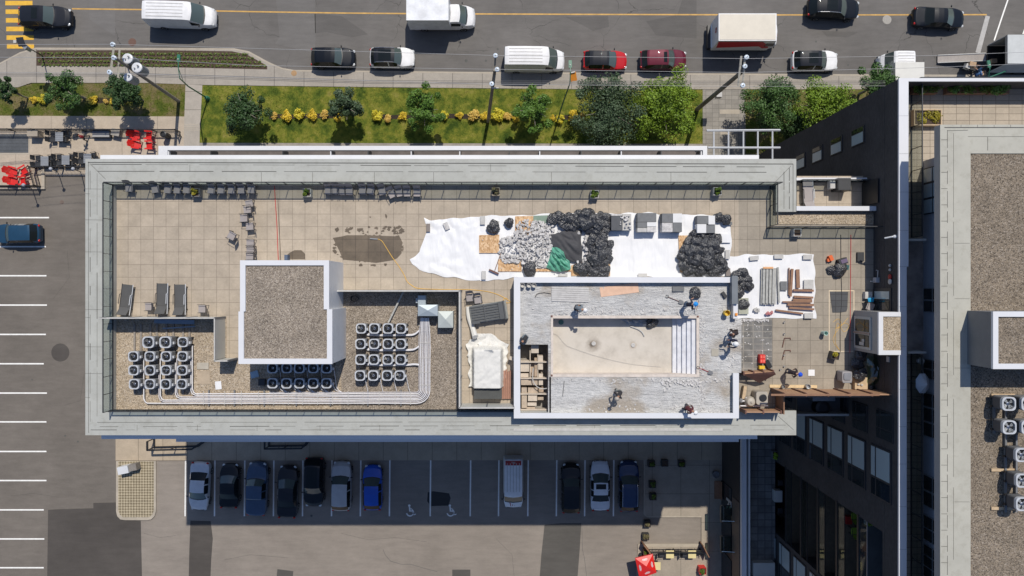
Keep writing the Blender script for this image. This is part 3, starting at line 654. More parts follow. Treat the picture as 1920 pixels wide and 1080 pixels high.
# upper storey
XU = (1762-960)*(H-ZU)/F; XUW = (1731-960)*(H-ZTF)/F; YU = P(0, 234, ZU).y; YUW = P(0, 302, ZTF).y
b = MB(); b.prism([(XUW, YS), (XE, YS), (XE, YUW), (XUW, YUW)], ZTF, ZU-.5); up = b.build('upper_storey', mat('blue_grey_cladding', (.40, .42, .46), .55, var=.06), tw)
b = MB(); b.prism([(XU, YS), (XE, YS), (XE, YU), (XU, YU)], ZU-.5, ZU-.02); b.build('eaves', M_greyp, up)
xg = (1819-960)*(H-ZU)/F; yg = P(0, 288, ZU).y
b = MB(); b.prism([(XU, YS), (xg, YS), (xg, yg), (XU, yg)], ZU-.015, ZU+.04); b.prism([(XU, yg), (XE, yg), (XE, YU), (XU, YU)], ZU-.015, ZU+.04); b.build('roof_edge', M_capr, up)
b = MB(); b.prism([(xg, YS), (XE, YS), (XE, yg), (xg, yg)], ZU-.018, ZU-.01); b.build('gravel_roof', M_gravelT, up)
b = MB(); zz = ZU+.046
for k in range(29): seam(1765, 262+k*30.5, 1776.5, 262+k*30.5, .02, zz)
def vd(x, y0, y1, n, w=.02):
    for k in range(n): seam(x, y0+(y1-y0)*k/n, x, y0+(y1-y0)*(k+random.uniform(.55, .95))/n, w, zz)
vd(1776.5, 244, 1080, 22); vd(1788, 250, 1080, 5, .012); seam(1771, 239, 1920, 239, .045, zz); seam(1776, 245, 1815, 244, .02, zz); seam(1815, 256, 1920, 256, .014, zz); seam(1852, 257, 1852, 282, .02, zz)
for x in (1802, 1833, 1864, 1895): seam(x, 234, x, 239, .014, zz)
for y in (456, 941, 560, 690): seam(1790, y, 1818, y, .014, zz)
b.build('seam', M_seam, up)
for ya, yb, big in ((312, 400, 1), (540, 586, 0), (675, 712, 0), (738, 822, 0), (895, 955, 0), (972, 1020, 0), (1028, 1090, 0)):
    a, c_ = P(0, ya, 24).y, P(0, yb, 24).y; b = MB(); b.box((XUW-.03, (a+c_)/2, ZTF+1.15), (.08, a-c_, 2.0)); fr = b.build('window', M_steel if not big else M_dark, up)
    n = 3 if a-c_ > 2 else 2
    for k in range(n):
        for (z_, h_) in ((ZTF+.6, .8), (ZTF+1.6, .95)):
            g_ = MB(); g_.box((XUW-.08, a-(a-c_)*(k+.5)/n, z_), (.02, (a-c_)/n*.86, h_)); g_.build('pane', M_glassb if big else M_glassd, fr)
# roof penthouse on the upper storey
ZQ = 29.65
q0, q1 = P(0, 584, ZQ).y, P(0, 692, ZQ).y; xq = (1862-960)*(H-ZQ)/F
b = MB(); b.prism([(xq+.02, q1+.02), (XE, q1+.02), (XE, q0-.02), (xq+.02, q0-.02)], ZU-.01, ZQ-.15); q_ = b.build('penthouse', M_greyd, up)
b = MB()
for k in range(18): b.box((xq+.018, q1+.1+k*(q0-q1-.2)/17, (ZU+ZQ)/2), (.008, .03, ZQ-ZU-.35))
b.build('cladding_rib', M_greyd, q_)
b = MB(); cw = .28
b.prism([(xq, q0-cw), (XE, q0-cw), (XE, q0), (xq, q0)], ZQ-.15, ZQ); b.prism([(xq, q1), (XE, q1), (XE, q1+cw), (xq, q1+cw)], ZQ-.15, ZQ); b.prism([(xq, q1+cw), (xq+cw, q1+cw), (xq+cw, q0-cw), (xq, q0-cw)], ZQ-.15, ZQ); b.build('coping', M_white, q_)
b = MB(); b.prism([(xq+cw, q1+cw), (XE, q1+cw), (XE, q0-cw), (xq+cw, q0-cw)], ZQ-.15, ZQ-.1); b.build('gravel_roof', M_gravelT, q_)
# dividing walls and dark roof bays of the tower walkway
b = MB(); b.rp(1700, 450, 1738, 662, ZTF+.004, ZTF+.012); b.build('walkway_membrane', mat('stained_membrane', (.30, .27, .25), .85, var=.4, scale=1.2), tw)
for y in (449.5, 661):
    b = MB(); b.rp(1702, y-2, 1737, y+2, ZTF+.013, ZTF+1.0); b.build('divider_wall', M_greyl, tw)

# ------------------------------------------------------------------ ground floor wing in the corner with the shop front
ZL = 5.65
XL = (1353-960)*H/F; xl1 = (1390-960)*(H-ZL)/F
YLn = P(0, 742, ZD).y - .4
wg = thing('shop_wing', 'low dark shop wing with glass awnings between the car park and the brick tower', 'building', (XL+1, -20, 0))
b = MB(); b.prism([(XL, YS), (XW-.03, YS), (XW-.03, -9.2), (XL, -9.2)], 0, ZL-.4); b.build('wall', mat('black_shop_cladding', (.032, .028, .027), .6, var=.15), wg)
b = MB(); b.prism([(XL+.25, YS), (XW-.03, YS), (XW-.03, -9.2), (XL+.25, -9.2)], ZL-.39, ZL-.3); b.build('terrace_paving', tile_mat('dark_podium_pavers', .62, .62, (.16, .165, .165), (.075, .08, .08), .03, (0, 0), .18, .3), wg)
b = MB(); b.prism([(xl1, YS), (xl1+.42, YS), (xl1+.42, -9.2), (xl1, -9.2)], ZL-.29, ZL+.1); b.prism([(xl1+.6, YS), (xl1+.66, YS), (xl1+.66, -9.2), (xl1+.6, -9.2)], ZL-.29, ZL+.35); b.build('parapet', M_white, wg)
wm = mat('brown_shop_panel', (.11, .085, .07), .6, var=.15, scale=3)
b = MB(); b.prism([(XL-.05, YS), (XL+.0, YS), (XL+.0, -19.0), (XL-.05, -19.0)], 3.3, ZL-.4); b.build('upper_panel', wm, wg)
for k, (a, c_) in enumerate(((-18.4, -20.9), (-21.6, -24.3), (-25, -27.5))):
    b = MB(); b.box((XL-.04, (a+c_)/2, 1.6), (.06, a-c_, 2.9)); b.build('shop_window', M_glassd, wg)
for y in (963, 1020):
    z = 3.1; p = P(1352, y, z); f_ = MB(); d = 1.05; w = 1.5
    yv = p.y
    for (cx, cy, dx, dy) in ((XL-d, yv, .07, w), (XL-d/2, yv-w/2, d, .07), (XL-d/2, yv+w/2, d, .07)): f_.box((cx, cy, z), (dx, dy, .09))
    aw = f_.build('awning', M_black, wg)
    g_ = MB(); g_.box((XL-d/2-.03, yv, z), (d-.1, w-.1, .03)); g_.build('awning_glass', M_canopy, aw)
    g_ = MB(); g_.tube([(XL-d+.1, yv-w/2+.1, z+.05), (XL-.02, yv-w/2+.35, z+.9)], .025, 6); g_.build('tie_rod', M_chrome, aw)
def text_mesh(name, s, size, m, par=None, loc=(0, 0, 0), rot=(0, 0, 0), ex=.01):
    cu = bpy.data.curves.new('letters', 'FONT'); cu.body = s; cu.size = size; cu.extrude = ex; cu.align_x = 'CENTER'; cu.align_y = 'CENTER'; cu.offset = size*.012
    o = bpy.data.objects.new('letters', cu); COL.objects.link(o); dg = bpy.context.evaluated_depsgraph_get(); dg.update()
    me = bpy.data.meshes.new_from_object(o.evaluated_get(dg)); bpy.data.objects.remove(o); me.name = name
    me.materials.clear(); me.materials.append(m); ob = bpy.data.objects.new(name, me); COL.objects.link(ob)
    ob.parent = par; ob.location = loc; ob.rotation_euler = rot; return ob
p = P(1362, 941, 1.8)
sg = text_mesh('letter_sign', 'R', 1.9, M_slab, wg, Vector((XL-.09, p.y, 2.4))-wg.location, (math.pi/2, 0, -math.pi/2), .03)
# framed white lattice above the shop roof

# ------------------------------------------------------------------ vehicles
def interp(tab, t):
    for (a, va), (b_, vb) in zip(tab, tab[1:]):
        if t <= b_: u = (t-a)/max(1e-9, b_-a); return va+(vb-va)*u
    return tab[-1][1]
PROF = {
 'sedan': dict(top=[(0, .66), (.012, .86), (.04, .95), (.17, .99), (.20, 1.0), (.345, 1.36), (.42, 1.43), (.52, 1.45), (.60, 1.41), (.755, 1.02), (.80, .97), (.93, .83), (.985, .70), (1, .52)], b=(.195, .345, .60, .755), belt=.93, wr=.37),
 'suv': dict(top=[(0, .72), (.006, .98), (.03, 1.08), (.12, 1.55), (.16, 1.60), (.35, 1.68), (.50, 1.67), (.58, 1.62), (.715, 1.15), (.76, 1.10), (.92, .98), (.985, .82), (1, .55)], b=(.025, .12, .58, .715), belt=1.03, wr=.385),
 'hatch': dict(top=[(0, .66), (.006, .92), (.03, 1.0), (.13, 1.40), (.2, 1.47), (.38, 1.53), (.52, 1.50), (.57, 1.46), (.735, 1.05), (.78, 1.0), (.93, .86), (.985, .72), (1, .5)], b=(.025, .13, .57, .735), belt=.96, wr=.37),
 'van': dict(top=[(0, .7), (.004, 2.05), (.015, 2.32), (.06, 2.40), (.35, 2.45), (.62, 2.43), (.70, 2.36), (.735, 2.25), (.86, 1.42), (.89, 1.34), (.965, 1.12), (.99, .9), (1, .6)], b=(2, 2, .735, .862), belt=1.28, wr=.425),
 'cab': dict(top=[(0, .75), (.004, .82), (.60, .82), (.612, .86), (.625, 1.9), (.645, 1.98), (.74, 2.02), (.775, 1.94), (.865, 1.40), (.885, 1.34), (.965, 1.14), (.99, .9), (1, .6)], b=(2, 2, .775, .868), belt=1.28, wr=.40),
 'stepvan': dict(top=[(0, .7), (.004, .95), (.90, .95), (.905, 1.0), (.915, 2.2), (.93, 2.15), (.955, 1.45), (.96, 1.36), (.985, 1.2), (.995, .95), (1, .6)], b=(2, 2, .928, .957), belt=1.3, wr=.43),
 'pickup': dict(top=[(0, .7), (.006, 1.0), (.03, 1.06), (.30, 1.08), (.305, 1.12), (.335, 1.62), (.36, 1.70), (.50, 1.76), (.60, 1.71), (.70, 1.22), (.74, 1.15), (.93, 1.05), (.985, .88), (1, .6)], b=(.306, .336, .60, .70), belt=1.12, wr=.385),
}
def car(name, label, cat, x, y, yaw, L, Wd, col, kind='suv', hs=1.0, roof=None, sunroof=None, rails=False, z=0.0, zc=.8, group=None, tail=True, black_base=True):
    pr = PROF[kind]; p = P(x, y, zc)
    root = thing(name, label, cat, (p.x, p.y, z), yaw, group)
    m = col if not isinstance(col, tuple) else paint(name+'_paint', col)
    tb0, tb1, tf1, tf0 = pr['b']
    ts = sorted(set([round(a, 4) for a, _ in pr['top']] + [k/40 for k in range(41)] + [.003, .008, .02, .955, .975, .995] + [q for q in pr['b'] if q < 1] + [tf0_+.016 for tf0_ in (pr['b'][3],)]))
    big = kind in ('van', 'cab', 'stepvan')
    def w(t):
        k = 1.0
        if t < .1: k -= (.06 if big else .18)*((.1-t)/.1)**2.4
        if t > .76: k -= (.24 if big else .27)*((t-.76)/.24)**2.3
        return Wd/2*k
    def ring(t):
        zt = interp(pr['top'], t)*hs; ww = w(t); zb = min(pr['belt']*hs, zt-.035)
        f = max(0.0, min(1.0, (zt-pr['belt']*hs)/(.42*hs))) if kind not in ('van',) else max(0, min(1, (zt-1.3)/.9))
        wr = ww*(.90*(1-f) + 2*pr['wr']*f); e = .05*f+.012
        wm_ = ww*.965*(1-f)+(ww*.93)*f
        z0 = .26 if .03 < t < .97 else .34
        zl = lambda a: min(a, zb-.02)
        h = [(ww*.90, z0), (ww*.985, zl(z0+.16)), (ww, zl(.62*hs)), (ww*.975, zb), (wm_*.985 if f < .1 else (ww*.955*.4+wr*.6), zb+(zt-e-zb)*.6), (wr, zt-e), (wr*.62, zt-.012), (0, zt)]
        return [(-L/2+L*t, a, c_) for a, c_ in h] + [(-L/2+L*t, -a, c_) for a, c_ in h[-2::-1]]
    def bow(q, t):
        f = max(0.0, min(1.0, (t-.50)/.22)); r_ = max(0.0, min(1.0, (.38-t)/.25)); a = (.045 if not big else .03)*L
        return [(x_-a*f*(y_/(Wd/2))**2 + .55*a*r_*(y_/(Wd/2))**2*(0 if big else 1), y_, z_) for x_, y_, z_ in q]
    rg = [bow(ring(t), t) for t in ts]; n = len(rg[0])
    parts = {}
    def put(key, q): parts.setdefault(key, MB()).add(q, [(0, 1, 2, 3)])
    for i in range(len(ts)-1):
        tm = (ts[i]+ts[i+1])/2
        for j in range(n-1):
            jj = j if j < 7 else 13-j
            key = 'body'
            if jj in (5, 6):
                if tf1 < tm < tf0: key = 'windshield'
                elif tf0 <= tm < tf0+.016 and kind != 'stepvan': key = 'cowl'
                elif tb0 < tm < tb1: key = 'rear_window'
                elif tb1 <= tm <= tf1 and kind not in ('van', 'cab', 'stepvan'): key = 'roof'
            elif jj in (3, 4):
                if kind == 'van':
                    if jj == 3 and .69 < tm < .815: key = 'side_window' + ('' if j < 7 else '2')
                elif kind == 'cab':
                    if jj in (3,) and .645 < tm < .80: key = 'side_window' + ('' if j < 7 else '2')
                elif kind == 'stepvan': pass
                else:
                    a0 = tb1-.05 if kind != 'pickup' else tb1
                    if a0+.01 < tm < tf1+.06 and abs(tm-(.44 if kind != 'pickup' else .48)) > .011: key = 'side_window' + ('' if j < 7 else '2')
            put(key, [rg[i][j], rg[i+1][j], rg[i+1][j+1], rg[i][j+1]])
        put('body', [rg[i][n-1], rg[i+1][n-1], rg[i+1][0], rg[i][0]])
    B = parts.pop('body'); B.add(rg[0], [tuple(range(n))]); B.add(rg[-1], [tuple(range(n-1, -1, -1))])
    def mk(nm, mb_, mt, par=root, **k): return mb_.build(nm, mt, par, loc=(0, 0, 0), **k)
    mk('body', B, m, smooth=True, ang=50)
    for k, q in parts.items():
        nm = k.rstrip('2')
        mt = {'windshield': M_wind, 'rear_window': M_carglass, 'side_window': M_carglass, 'cowl': M_black}.get(nm, roof or m)
        o = mk(nm, q, mt, smooth=True, ang=50)
        if nm == 'roof' and roof: o['label'] = 'black roof panel'
    zt = lambda t: interp(pr['top'], t)*hs
    for s in (-1, 1):
        b = MB(); b.ell((L*.465-.04, s*w(.95)*.80, min(zt(.965), 1.0*hs)-.10), (.17, .15, .07), 8, 5, Matrix.Rotation(-.35*s, 3, 'Z')); mk('headlight', b, M_lamp, smooth=True)
        if tail and not big:
            b = MB(); b.ell((-L*.485, s*w(.02)*.86, .90*hs), (.09, .13, .10), 8, 5); mk('taillight', b, M_tail, smooth=True)
        tm_ = .69 if not big else (.80 if kind != 'stepvan' else .91)
        b = MB(); b.ell((-L/2+L*tm_, s*(Wd/2+.09), (1.08 if not big else 1.5)*hs), (.06, .12, .08), 8, 5); mk('mirror', b, m if isinstance(col, tuple) and not big else M_black, smooth=True)
        if rails:
            b = MB(); yy = s*Wd*(pr['wr']-.015); b.tube([(-L/2+L*t, yy, zt(t)-.02+(.045 if 0 < k < 4 else 0)) for k, t in enumerate((.14, .18, .35, .53, .57))], .02, 6); mk('roof_rail', b, M_chrome)
        for t in (.20, .81):
            b = MB(); r = .33 if not big else .37
            b.lathe([(r*.62, -.10), (r*.96, -.10), (r, -.06), (r, .06), (r*.96, .10), (r*.62, .10)], (0, 0, 0), 18, cap=True)
            cx, cy = -L/2+L*t, s*(Wd/2-.10)
            b.v = [(cx+v[0], cy+v[2]*s, r+v[1]) for v in b.v]
            o = mk('wheel', b, M_tyre, smooth=True)
            b = MB(); b.lathe([(r*.60, .0), (r*.60, .108), (.05, .085), (.04, .10)], (0, 0, 0), 12); b.v = [(cx+v[0], cy+v[2]*s, r+v[1]) for v in b.v]; mk('rim', b, M_rim, o)
    if kind != 'stepvan':
        b = MB(); b.box((L*.488-.045*L*.05, 0, .50*hs), (.10, Wd*.42, .16)); mk('grille', b, M_black)
    if kind == 'van':
        for yy in (-.30, -.15, 0, .15, .30):
            b = MB(); b.grid([[(-L/2+L*t, yy*Wd+s*.025, zt(t)+.012-abs(yy)*.03) for t in (.08, .2, .35, .5, .62)] for s in (1, -1)]); mk('roof_rib', b, M_slab)
    if sunroof:
        a, c_ = sunroof; b = MB(); ww = Wd*.26; rows = []
        for yy in (ww, 0, -ww): rows.append([(-L/2+L*t, yy, zt(t)+.012-(.016 if yy else 0)) for t in [a+(c_-a)*k/6 for k in range(7)]])
        b.grid(rows); mk('sunroof', b, M_carglass)
    root['L'] = 0; del root['L']
    return root
def extra(root, nm, mb_, mt, **k): return mb_.build(nm, mt, root, loc=(0, 0, 0), **k)
BLK = paint('black_car_paint', (.006, .008, .012), coat=.6); NAVY = paint('navy_car_paint', (.016, .026, .05)); SLATE = paint('slate_blue_car_paint', (.05, .095, .16), metal=.4)
WHT = paint('white_car_paint', (.80, .80, .81), coat=.4); SILV = paint('silver_car_paint', (.62, .63, .66), .3, .35); GRYB = paint('grey_black_car_paint', (.014, .016, .022), coat=.6)
REDP = paint('red_car_paint', (.48, .012, .016)); MAR = paint('maroon_car_paint', (.12, .014, .028), .3, .3); BLUP = paint('bright_blue_car_paint', (.010, .085, .50)); DBLU = paint('deep_blue_car_paint', (.018, .04, .11), .3, .3)
DSIL = paint('dark_silver_car_paint', (.46, .455, .46), .3, .3)
PI = math.pi
gr_k = 'cars and vans parked along the kerb'; gr_l = 'cars parked in the shaded row'
c1 = car('parked_suv', 'charcoal black SUV crossing the yellow crosswalk bars', 'SUV', 85, 32, -.02, 4.95, 1.95, GRYB, 'suv', 1.05, sunroof=(.36, .47))
c2 = car('white_van', 'white panel van driving over the yellow centre line near the rusty manhole', 'van', 331, 22, -.03, 6.35, 2.0, WHT, 'van', zc=2.0)
c3 = car('box_truck', 'white box truck with a short cab on the yellow line', 'truck', 830, 28, 0, 6.1, 2.05, WHT, 'cab', zc=1.5)
b = MB(); b.box((-1.22, 0.02, 2.05), (3.8, 2.36, 2.3)); extra(c3, 'cargo_box', b, mat('mottled_white_roof', (.70, .72, .76), .45, var=.18, scale=1.1))  # uneven colour paints the highlights of a wrinkled roof
b = MB()
for q in (-3.13, .69):
    b = MB(); b.box((q, .02, 2.05), (.05, 2.4, 2.34)); extra(c3, 'box_frame', b, M_whited)
for q in (1.2, -1.16): b = MB(); b.box((-1.22, q, 3.2), (3.82, .05, .06)); extra(c3, 'box_frame', b, M_whited)
car('parked_suv', 'black SUV parked first along the kerb, left of the white car with a glass roof', 'SUV', 625, 108, -.015, 4.2, 1.82, BLK, 'suv', .98, group=gr_k)
car('parked_suv', 'white SUV with black glass roof and roof rails parked behind a black SUV', 'SUV', 735.5, 108, -.01, 4.25, 1.84, WHT, 'suv', .97, roof=paint('black_roof_paint', (.013, .014, .017)), rails=True, sunroof=(.22, .5), group=gr_k)
car('white_van', 'white panel van parked at the kerb beside the middle utility pole', 'van', 1003, 107, -.01, 5.75, 2.0, WHT, 'van', zc=1.9, group=gr_k)
car('parked_hatchback', 'bright red hatchback with a long black glass roof', 'car', 1135, 113, -.02, 4.2, 1.78, REDP, 'hatch', roof=paint('dark_glass_roof', (.014, .015, .018)), group=gr_k)
car('parked_suv', 'maroon SUV with lit red tail lamps behind the big trees', 'SUV', 1244, 112, .01, 4.45, 1.84, MAR, 'suv', .97, sunroof=(.47, .54), group=gr_k)
mt_ = car('mail_truck', 'cream roofed delivery truck with a red side stripe and round red emblem', 'truck', 1400, 62, 0, 6.3, 2.3, WHT, 'stepvan', zc=1.7)
b = MB(); b.box((-.42, 0, 1.9), (5.3, 2.5, 2.55)); b_ = extra(mt_, 'cargo_box', b, WHT)
b = MB(); b.box((-.42, 0, 3.19), (5.1, 2.32, .03)); extra(mt_, 'roof_panel', b, mat('cream_truck_roof', (.66, .61, .52), .6, var=.05))
b = MB(); b.add([(-3.0, -1.676+.414, 2.95), (1.1, -1.262, 2.9), (1.85, -1.262, 2.0), (2.15, -1.262, 1.3), (1.6, -1.262, 1.2), (1.1, -1.262, 1.75), (-2.75, -1.262, 1.35)], [(0, 6, 1), (1, 6, 5), (1, 5, 2), (2, 5, 4, 3)])
extra(mt_, 'red_stripe', b, mat('red_vinyl', (.55, .02, .03), .4))
b = MB(); b.box((2.0, -1.262, 2.1), (.8, .02, .7)); extra(mt_, 'side_window', b, M_carglass)
b = MB(); b.box((-3.25, 0, .6), (.3, 2.2, .5)); extra(mt_, 'bumper', b, M_black)
for cx, rr in ((2.80, 0), (-3.09, 1)):
    b = MB(); n = 20; r = .26
    if rr: b.add([(cx, r*math.cos(k*2*PI/n), 2.4+r*math.sin(k*2*PI/n)) for k in range(n)], [tuple(range(n-1, -1, -1))])
    else: b.add([(cx+r*math.cos(k*2*PI/n), r*math.sin(k*2*PI/n), 1.36-.16*math.cos(k*2*PI/n)) for k in range(n)], [tuple(range(n))])
    e = extra(mt_, 'emblem', b, M_redd if rr else M_red)
    b = MB()
    for pts in ([(-.12, -.1), (.02, .12), (.02, -.02)], [(-.02, -.12), (.13, .0), (.02, .04)], [(-.13, .03), (-.02, .13), (-.05, 0)]):
        if rr: b.add([(cx-.006, u, 2.4+v) for u, v in pts], [(0, 1, 2)])
        else: b.add([(cx+u, v, 1.372-.62*u) for u, v in pts], [(0, 1, 2)])
    extra(e, 'emblem_mark', b, M_white)
car('parked_suv', 'white SUV with a black roof parked right of the thick utility pole', 'SUV', 1528, 114, -.01, 4.4, 1.86, WHT, 'suv', .96, roof=paint('black_roof_paint', (.013, .014, .017)), sunroof=(.3, .5), group=gr_k)
car('moving_suv', 'black SUV with roof rails cut off by the top edge of the photo', 'SUV', 1563, 16, -.05, 4.95, 1.9, BLK, 'suv', rails=True, sunroof=(.3, .5))
car('moving_sedan', 'shiny black sedan near the worn stop line', 'sedan', 1761, 33, -.05, 4.95, 1.86, BLK, 'sedan')
t_ = car('box_truck', 'white truck facing left with its box tucked beside the tower corner', 'truck', 1685, 113, PI, 2.75, 1.7, WHT, 'van', zc=1.9)
q_ = P(1685, 113, 1.9)-P(1706, 138, 3.1)
b = MB(); b.box((q_.x, q_.y, 1.85), (2.65, 2.1, 2.5)); extra(t_, 'cargo_box', b, mat('cream_box_roof', (.66, .65, .61), .6, var=.06))
# moving trailer with a ramp
tr = thing('moving_trailer', 'large pale moving trailer with its rear open and a loading ramp', 'trailer', (P(1915, 105).x+2, P(1915, 105).y, 0))
zt_ = 3.6; x0 = P(1890, 0, zt_).x; y0, y1 = P(0, 65, zt_).y, P(0, 119, zt_).y; xb = P(1852, 0, .9).x
b = MB(); b.prism([(x0, y1), (x0+7, y1), (x0+7, y0), (x0, y0)], zt_-.08, zt_); b.prism([(x0-.0, y1), (x0+7, y1), (x0+7, y1+.06), (x0, y1+.06)], .95, zt_-.085); b.prism([(x0, y0-.06), (x0+7, y0-.06), (x0+7, y0), (x0, y0)], .95, zt_-.085); b.prism([(x0+6.9, y1+.06), (x0+7, y1+.06), (x0+7, y0-.06), (x0+6.9, y0-.06)], .95, zt_-.085)
b.build('trailer_box', mat('pale_trailer_panel', (.52, .54, .54), .5, var=.08), tr)
b = MB(); b.prism([(x0+.02, y1+.07), (x0+6.89, y1+.07), (x0+6.89, y0-.07), (x0+.02, y0-.07)], .8, .95); b.build('trailer_floor', M_black, tr)
for yy in (y0-.15, y1+.15):
    for k in range(2):
        b = MB(); b.lathe([(.3, -.12), (.45, -.1), (.45, .1), (.3, .12)], (0, 0, 0), 16); b.v = [(x0+3.2+k*1.1+v[0], yy+v[2], .45+v[1]) for v in b.v]; b.build('wheel', M_tyre, tr)
b = MB(); b.prism([(x0-.04, y1), (x0-.002, y1), (x0-.002, y0), (x0-.04, y0)], zt_-.3, zt_); b.build('door_frame', M_steel, tr)
a, c_ = P(1758, 111, .15), P(1848, 107, .95); b = MB(); d = (c_-a); ln = d.length; ang = math.atan2(d.y, d.x); nx = Vector((-math.sin(ang), math.cos(ang), 0))*.36
b.add([a-nx, c_-nx, c_+nx, a+nx, a-nx-Vector((0, 0, .08)), c_-nx-Vector((0, 0, .08)), c_+nx-Vector((0, 0, .08)), a+nx-Vector((0, 0, .08))], [(0, 1, 2, 3), (7, 6, 5, 4), (0, 4, 5, 1), (2, 6, 7, 3), (0, 3, 7, 4), (1, 5, 6, 2)])
rp_ = b.build('ramp', tile_mat('ramp_grid', .12, .06, (.46, .42, .38), (.33, .3, .28), .02), tr)
b = MB()
for s in (-1, 1): b = MB(); b.tube([a+nx*s+Vector((0, 0, .05)), c_+nx*s+Vector((0, 0, .05))], .05, 6); b.build('ramp_side_rail', M_slab, rp_)
# cars of the car park
car('parked_suv', 'blue small SUV parked nose out at the left edge between white lines', 'SUV', 33, 438, PI+.02, 4.3, 1.85, paint('teal_blue_car_paint', (.018, .06, .115), .3, .3), 'suv', .97)
def lot(nm, lab, x, y, up, L, Wd, col, kind, **k): return car(nm, lab, {'suv': 'SUV', 'sedan': 'car', 'hatch': 'car', 'van': 'van', 'pickup': 'pickup truck'}[kind], x, y, (PI/2 if up else -PI/2)+k.pop('tilt', 0), L, Wd, col, kind, group=gr_l, **k)
lot('parked_sedan', 'silver sedan nose down, first car of the shaded row', 374, 912, False, 4.65, 1.82, SILV, 'sedan', tilt=-.05)
lot('parked_sedan', 'black sedan parked right of the silver sedan', 430, 911, True, 4.2, 1.8, BLK, 'sedan', tilt=-.02)
lot('pickup_truck', 'dark blue pickup truck with a long bed, third in the shaded row', 482, 916, True, 5.1, 1.92, paint('steel_blue_car_paint', (.05, .085, .15), .3, .3), 'pickup', tilt=-.04)
lot('parked_coupe', 'black coupe parked between the blue pickup and a black SUV', 539, 922, True, 5.0, 1.88, GRYB, 'sedan', tilt=-.02)
lot('parked_suv', 'tall black SUV with three roof panels, nose down, closest to the wall', 589, 904, False, 4.7, 1.86, BLK, 'suv', hs=1.04, sunroof=(.15, .56), tilt=-.02)
lot('parked_suv', 'light grey SUV with red tail lamps, left of the bright blue car', 640, 911, True, 4.7, 1.86, DSIL, 'suv', tilt=-.02)
lot('parked_hatchback', 'bright blue hatchback beside the empty wheelchair bays', 698.5, 914, True, 4.3, 1.80, BLUP, 'hatch')
v_ = lot('white_van', 'white van with a dark red rear band and red letters on its hood', 962.5, 908, False, 4.95, 1.9, WHT, 'van', hs=.80, zc=1.5)
b = MB(); b.rp  # red band over the rear of the roof
zr = lambda t: interp(PROF['van']['top'], t)*.80
b.grid([[(-2.475+4.95*t, yy, zr(t)+.012-abs(yy)*.03) for t in (.035, .06, .09, .12)] for yy in (.74, .4, 0, -.4, -.74)]); e = extra(v_, 'red_band', b, M_redd)
t1 = text_mesh('lettering', 'TKE', .46, M_redd, v_, (2.05, 0, .985), (0, R(17), R(90)), .004)
t2 = text_mesh('lettering', 'TKE', .22, M_slab, v_, (-2.13, 0, 1.945), (0, R(-4), R(90)), .004)
lot('parked_suv', 'black SUV parked nose up between the white van and the white sedan', 1070.5, 915, True, 4.75, 1.84, BLK, 'suv', tilt=.0)
lot('parked_sedan', 'white sedan with a small dark sunroof', 1125.5, 911, True, 4.75, 1.82, paint('bluish_white_car_paint', (.72, .74, .78), coat=.4), 'sedan', sunroof=(.47, .57))
lot('parked_suv', 'deep blue SUV with chrome roof rails, last car of the shaded row', 1179, 911, True, 4.85, 1.9, DBLU, 'suv', rails=True)

# ------------------------------------------------------------------ trees, shrubs, planters
def tree(label, x, y, zc, rx, rz, leaf, n, seed, group='trees on the street lawns', ry=None, size=.2, blobs=34, name='street_tree'):
    random.seed(seed); p = P(x, y, zc); rx *= 1.08; ry = ry*1.08 if ry else None; root = thing(name, label, 'tree', (p.x, p.y, .1), 0, group); ry = ry or rx
    b = MB(); hh = zc-.1
    pts = [(p.x+random.uniform(-.06, .06)*k, p.y+random.uniform(-.06, .06)*k, .1+hh*k/4*1.15) for k in range(5)]; pts[0] = (p.x, p.y, .05)
    b.tube(pts, .14 if rx > 1.6 else .08, 8, .04)
    for k in range(7):
        a = k*2.4; s = pts[1+k % 3]; b.tube([s, (p.x+rx*.4*math.cos(a), p.y+ry*.4*math.sin(a), zc-.1+.12*k*rz*.5), (p.x+rx*.75*math.cos(a), p.y+ry*.75*math.sin(a), zc+.2+.1*k*rz*.5)], .05, 6, .015)
    b.build('trunk', M_pole, root, smooth=True)
    b = MB(); sp = []
    for k in range(blobs):
        d = Vector((random.gauss(0, 1), random.gauss(0, 1), random.gauss(.15, .8))).normalized(); q = random.uniform(.2, .86)
        if random.random() < .18: q = random.uniform(.9, 1.08)
        r = random.uniform(.24, .38)*rx*(1 if q < .88 else .7)
        sp.append(((p.x+d.x*rx*q, p.y+d.y*ry*q, zc+d.z*rz*q), (r, r, r*.75)))
    leaves(b, sp, int(n*1.25), size*.82); b.build('crown', leaf, root)
    return root
LF1 = leaf_mat('dark_green_leaves', (0.014, 0.038, 0.014), (0.038, 0.087, 0.026), (0.080, 0.145, 0.043))
LF2 = leaf_mat('blue_green_leaves', (0.019, 0.043, 0.020), (0.058, 0.102, 0.048), (0.128, 0.181, 0.095))
LF3 = leaf_mat('fresh_green_leaves', (0.032, 0.087, 0.014), (0.087, 0.196, 0.026), (0.189, 0.304, 0.051))
LF4 = leaf_mat('lime_green_leaves', (0.051, 0.116, 0.009), (0.152, 0.261, 0.017), (0.319, 0.435, 0.043))
LF5 = leaf_mat('mid_green_leaves', (0.022, 0.061, 0.014), (0.061, 0.138, 0.029), (0.123, 0.217, 0.058))
tree('small dark green tree cut by the left edge of the photo', 12, 168, 2.9, .95, 1.2, LF1, 150, 1, blobs=22, size=.2)
tree('small dark green tree left of the yellow shrub pair and the transformer pole', 121, 167, 3.1, 1.55, 1.35, LF5, 170, 2, blobs=30)
tree('dark green tree under the transformer pole', 236, 172, 3.1, 1.45, 1.4, LF1, 180, 3, blobs=30)
